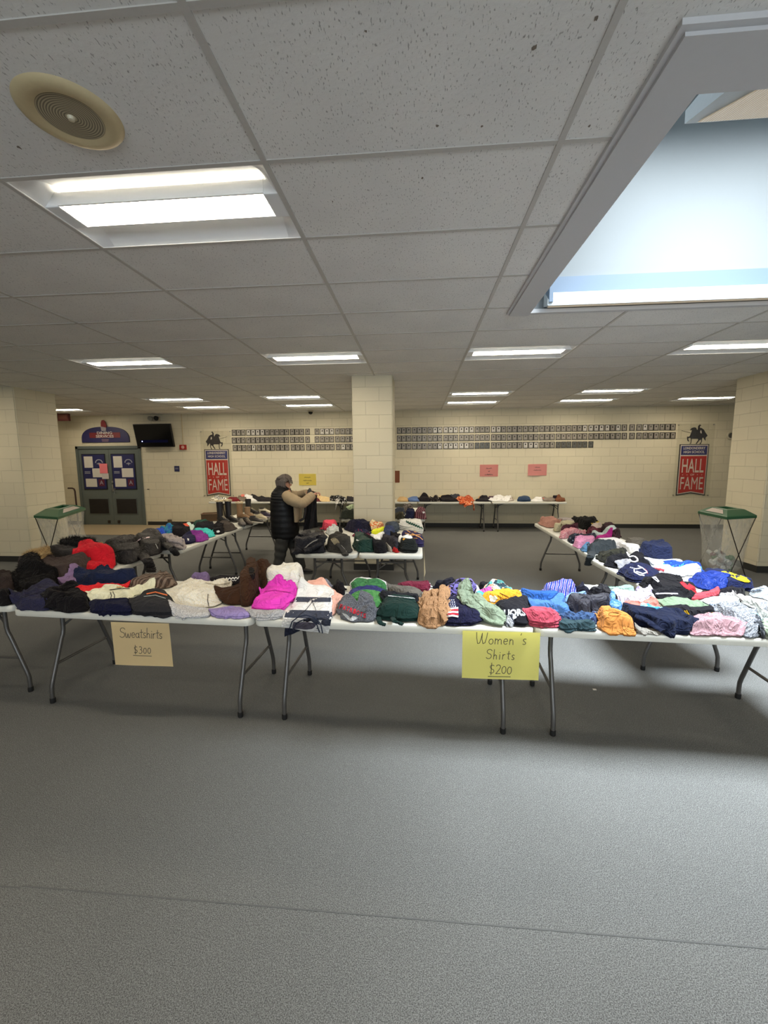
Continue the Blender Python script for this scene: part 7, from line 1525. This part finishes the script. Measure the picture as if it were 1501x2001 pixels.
for pts in ([(1185, 515), (1215, 500), (1250, 500), (1290, 515), (1270, 522), (1230, 512)], [(1310, 535), (1350, 535), (1390, 560), (1370, 570), (1320, 555)]): patch_on(g, pts, 'e0c82c', 'yellow_emblem')
for pts in ([(1260, 515), (1320, 525), (1370, 545)], [(1270, 530), (1310, 550), (1360, 565)], [(1290, 520), (1300, 545)]): line_on(g, pts, 7, 'e0c82c', 'yellow_emblem')
G(cR, 'folded_jacket', 'jacket', 'royal blue shiny jacket left of the yellow emblem sweatshirt', 'nylon:1c3890', .12, 'crumple', [(1015, 565), (1025, 525), (1080, 515), (1170, 535), (1260, 590), (1230, 620), (1130, 622), (1060, 600)], **gR)
g = G(cR, 'folded_jacket', 'jacket', 'black and red jacket on the near right line', '16151a', .13, 'crumple', [(685, 600), (700, 560), (760, 530), (860, 520), (950, 545), (1020, 600), (1070, 650), (1040, 678), (920, 668), (800, 650), (720, 625)], **gR)
line_on(g, [(960, 562), (985, 590), (1010, 610)], 22, 'd02c38', 'red_panel'); line_on(g, [(1000, 590), (1050, 620), (1065, 662)], 34, 'cc2834', 'red_panel'); patch_on(g, [(775, 535), (800, 530), (825, 562), (815, 568)], 'd8d8dc', 'white_panel')
G(cR, 'folded_tee', 'shirt', 'black shirt below the blue shiny jacket', '18161e', .09, 'crumple', [(1050, 640), (1080, 610), (1200, 612), (1320, 605), (1340, 635), (1240, 655), (1120, 658)], **gR)
G(cR, 'folded_tee', 'shirt', 'watermelon red shirt between the black and white ones', 'd4505c', .06, 'crumple', [(1030, 675), (1060, 645), (1130, 638), (1195, 640), (1190, 660), (1110, 680)], **gR)
g = G(cR, 'folded_tee', 'shirt', 'black shirt with white trim in front of the black and red jacket', '17171c', .07, 'crumple', [(775, 665), (790, 635), (880, 638), (970, 648), (1050, 680), (980, 695), (860, 692)], **gR)
line_on(g, [(800, 640), (860, 638), (940, 640)], 8, 'd4d0dc', 'trim')
# --- middle tables
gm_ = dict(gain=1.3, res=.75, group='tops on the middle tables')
G(cM, 'folded_sweater', 'sweater', 'dark green-grey sweater at the back left of the middle tables', '2e322c', .15, 'crumple', [(870, 225), (900, 185), (1050, 168), (1250, 165), (1400, 175), (1560, 200), (1600, 300), (1400, 340), (1150, 330), (950, 290)], **gm_)
G(cN, 'folded_sweatshirt', 'sweatshirt', 'black round folded sweatshirt against the pillar', '19181b', .11, 'fold', [(285, 450), (305, 400), (400, 385), (540, 395), (545, 430), (470, 470), (350, 505)], **gm_)
G(cM, 'folded_sweatshirt', 'sweatshirt', 'dark navy sweatshirt in the middle of the middle tables', '161628', .15, 'crumple', [(1140, 460), (1180, 380), (1260, 330), (1400, 295), (1560, 300), (1630, 380), (1640, 500), (1500, 530), (1300, 520)], **gm_)
G(cN, 'folded_scarf', 'scarf', 'orange, tan and white printed scarf by the pillar foot', 'mottle:c07048:d8c8a4:c0452c', .08, 'crumple', [(330, 590), (350, 535), (440, 490), (560, 445), (640, 440), (645, 500), (560, 555), (420, 590)], **gm_)
G(cN, 'folded_trousers', 'trousers', 'dark grey folded trousers at the back right of the middle tables', '3c3c40', .09, 'fold', [(675, 445), (690, 390), (760, 370), (860, 378), (940, 405), (920, 455), (800, 475), (710, 470)], **gm_)
G(cN, 'folded_shirt', 'shirt', 'olive dark top behind the white lettered one', '38362c', .08, 'crumple', [(780, 390), (800, 345), (860, 330), (940, 345), (980, 400), (900, 420)], **gm_)
G(cN, 'folded_jeans', 'jeans', 'blue-grey folded jeans on the middle right table', '3c4450', .09, 'fold', [(640, 550), (655, 480), (760, 450), (860, 490), (905, 560), (860, 600), (730, 590)], **gm_)
g = G(cN, 'folded_tee', 'shirt', 'neon yellow shirt at the centre of the middle tables', 'c8e030', .07, 'flat', [(330, 665), (365, 610), (430, 565), (530, 560), (640, 575), (600, 625), (560, 670), (440, 680)], **gm_)
G(cN, 'folded_jeans', 'jeans', 'denim blue jeans beside the neon yellow shirt', '343c58', .10, 'crumple', [(565, 670), (590, 600), (660, 555), (760, 560), (825, 610), (840, 660), (740, 720), (630, 725)], **gm_)
G(cN, 'folded_shirt', 'shirt', 'black shirt between the denim and the purple sweatshirt', '17161a', .08, 'crumple', [(735, 720), (750, 670), (810, 645), (900, 670), (950, 720), (900, 760), (800, 760)], **gm_)
G(cN, 'folded_shirt', 'shirt', 'navy shirt with red and blue trim on the middle tables', 'mottle:1c2038:1c2038:8c2c3c', .08, 'crumple', [(0, 690), (10, 620), (150, 600), (320, 610), (340, 680), (260, 730), (120, 725)], **gm_)
g = G(cN, 'folded_sweatshirt', 'sweatshirt', 'pale grey sweatshirt with dark green lettering', 'c8c8c4', .15, 'fold3', [(880, 500), (930, 440), (970, 350), (1010, 310), (1100, 330), (1250, 390), (1390, 460), (1385, 560), (1340, 600), (1180, 560), (1000, 525)], **gm_)
scribble_on(g, 1040, 390, 1370, 530, 50, 22, '2c5044', 'dark_green_lettering', seed=41)
g = G(cN, 'folded_sweatshirt', 'sweatshirt', 'navy purple sweatshirt with orange leaf lines on the corner', '282444', .14, 'fold', [(925, 710), (940, 600), (990, 540), (1150, 545), (1290, 575), (1400, 625), (1425, 780), (1385, 900), (1260, 890), (1120, 820), (1000, 760)], **gm_)
for pts in ([(1040, 560), (1120, 610), (1220, 660)], [(1020, 620), (1130, 650), (1230, 660)], [(1010, 680), (1150, 660), (1380, 655)], [(1230, 670), (1310, 700), (1360, 750)], [(1160, 715), (1260, 720)], [(1190, 595), (1240, 605)]): line_on(g, pts, 13, 'c8945c', 'leaf_line')
G(cM, 'folded_shirt', 'shirt', 'black shirt under the neon coral one on the middle left', '19171b', .09, 'crumple', [(565, 400), (600, 340), (720, 310), (900, 330), (1030, 400), (1100, 500), (1000, 545), (850, 470), (650, 430)], **gm_)
g = G(cM, 'folded_tee', 'shirt', 'neon coral pink shirt high on the middle left table', 'f0485c', .07, 'flat', [(600, 340), (630, 290), (740, 275), (860, 262), (970, 262), (1080, 315), (1060, 360), (1010, 415), (880, 385), (740, 355)], **gm_)
G(cM, 'folded_shirt', 'shirt', 'pale grey shirt between the black jacket and charcoal jacket', 'b0b4b4', .10, 'crumple', [(760, 510), (800, 455), (900, 432), (990, 445), (1000, 530), (930, 580), (830, 570)], **gm_)
g = G(cM, 'folded_jacket', 'jacket', 'black sports jacket with grey piping on the middle left corner', 'nylon:1d1d22', .21, 'crumple', [(90, 720), (140, 640), (260, 540), (400, 450), (560, 415), (720, 440), (820, 520), (835, 650), (800, 860), (650, 890), (430, 900), (280, 950), (150, 910)], **gm_)
for pts, w_ in (([(340, 830), (420, 750), (520, 680), (620, 640)], 20), ([(360, 870), (450, 880), (550, 830)], 14), ([(630, 575), (690, 530)], 16), ([(130, 840), (150, 760)], 9)): line_on(g, pts, w_, '8c8880', 'grey_piping')
line_on(g, [(600, 670), (720, 740), (790, 720)], 6, '3a3a3e', 'seam')
sleeve_on(g, [(420, 480), (260, 590), (150, 700), (130, 820), (190, 900)], 150, thick=.45); sleeve_on(g, [(620, 460), (690, 600), (640, 740), (480, 820), (330, 880)], 130, thick=.45)
g = G(cM, 'folded_jacket', 'jacket', 'charcoal jacket with khaki lining drooping over the middle table edge', '34322f', .19, 'crumple', [(790, 760), (840, 640), (930, 570), (1060, 550), (1200, 600), (1280, 740), (1320, 870), (1250, 920), (1120, 920), (980, 900), (820, 880)], **gm_)
patch_on(g, [(865, 640), (940, 615), (1000, 640), (1040, 710), (940, 745), (900, 700)], '8a8068', 'khaki_panel'); sleeve_on(g, [(1000, 720), (1090, 820), (1140, 900), (1155, 950)], 130, thick=.4, y=4.235)
for dx in (0, 22): line_on(g, [(1050+dx, 750), (1120+dx, 830), (1160+dx, 900)], 5, 'a8a49c', 'piping')
g = G(cN, 'folded_jacket', 'jacket', 'dark green jacket with white logo on the middle right table', 'nylon:17302a', .15, 'crumple', [(0, 860), (10, 760), (60, 690), (180, 700), (300, 760), (410, 860), (440, 960), (410, 1005), (250, 1000), (90, 990), (30, 940)], **gm_)
patch_on(g, [(60, 765), (75, 735), (90, 750), (125, 768), (95, 770)], 'dcdcdc', 'white_logo')
g = G(cN, 'folded_tee', 'shirt', 'white shirt with black drawing on the middle right table', 'd8d8d0', .10, 'flat', [(320, 745), (350, 715), (480, 712), (630, 705), (600, 780), (560, 830), (530, 890), (440, 880), (370, 820)], **gm_)
ring_on(g, 450, 775, 32, 30, 6, '2c2c2c', 'printed_ring'); line_on(g, [(500, 800), (520, 850), (560, 880)], 6, '2c2c2c', 'printed_line')
G(cN, 'folded_hoodie', 'hoodie', 'black hoodie at the front of the middle right table', '131215', .14, 'crumple', [(210, 830), (240, 775), (340, 760), (440, 840), (540, 900), (650, 940), (640, 1000), (520, 1018), (410, 1012), (330, 950), (260, 900)], **gm_)
G(cN, 'folded_tee', 'shirt', 'khaki grey strap of a shirt by the table edge', '8a847a', .05, 'crumple', [(520, 905), (540, 875), (630, 862), (720, 920), (770, 990), (720, 1000), (640, 940)], **gm_)
G(cN, 'folded_tee', 'shirt', 'small dark red shirt at the middle table edge', '8c1c1c', .05, 'crumple', [(775, 985), (785, 945), (850, 955), (885, 1000), (830, 1010)], **gm_)
G(cN, 'folded_hoodie', 'hoodie', 'dark charcoal hoodie right of the white drawing shirt', '2c2a30', .16, 'crumple', [(560, 800), (620, 740), (700, 715), (800, 730), (870, 800), (890, 920), (880, 985), (780, 945), (690, 890), (600, 850)], **gm_)
g = G(cN, 'folded_sweatshirt', 'sweatshirt', 'black-green folded sweatshirt at the middle table corner', '191c1c', .17, 'fold', [(880, 920), (900, 820), (980, 760), (1110, 735), (1230, 790), (1265, 900), (1258, 1010), (1120, 1015), (940, 1005)], **gm_)
patch_on(g, [(955, 735), (1000, 720), (1025, 730), (990, 760)], 'd8902c', 'orange_patch')
g = G(cN, 'folded_hoodie', 'hoodie', 'white and blue hoodie sleeve on the middle table corner', 'd0d4de', .06, 'crumple', [(865, 775), (900, 745), (985, 748), (1000, 820), (1060, 880), (1180, 920), (1185, 970), (1100, 985), (980, 930), (910, 860)], **gm_)
line_on(g, [(960, 870), (1040, 930), (1130, 960)], 6, '6874a8', 'blue_stripe')
# paper hanging off the middle table side
a, b_ = at(829, 1052, x=.062), at(838, 1112, x=.062)
bm = B(); q = [Vector((.066, 4.75, TZ-.01)), Vector((.066, 4.33, TZ-.01)), Vector((.075, 4.30, .42)), Vector((.075, 4.72, .46))]
gr_ = [[bm.verts.new(q[0].lerp(q[1], i/8).lerp(q[3].lerp(q[2], i/8), k/8)+Vector((.012*math.sin(i*.7)*(k/8), 0, 0))) for k in range(9)] for i in range(9)]
for i in range(8):
    for k in range(8): bm.faces.new((gr_[i][k], gr_[i+1][k], gr_[i+1][k+1], gr_[i][k+1]))
bmesh.ops.solidify(bm, geom=bm.faces[:], thickness=.001)
tag(obj('hanging_paper', bm, S('cream_paper', (214, 204, 176), rough=.8), None, smooth=True), 'cream paper sheet hanging from the right side of the middle table', 'paper')
for o in bpy.data.objects:
    if o.type == 'LIGHT': o['kind'] = 'helper'
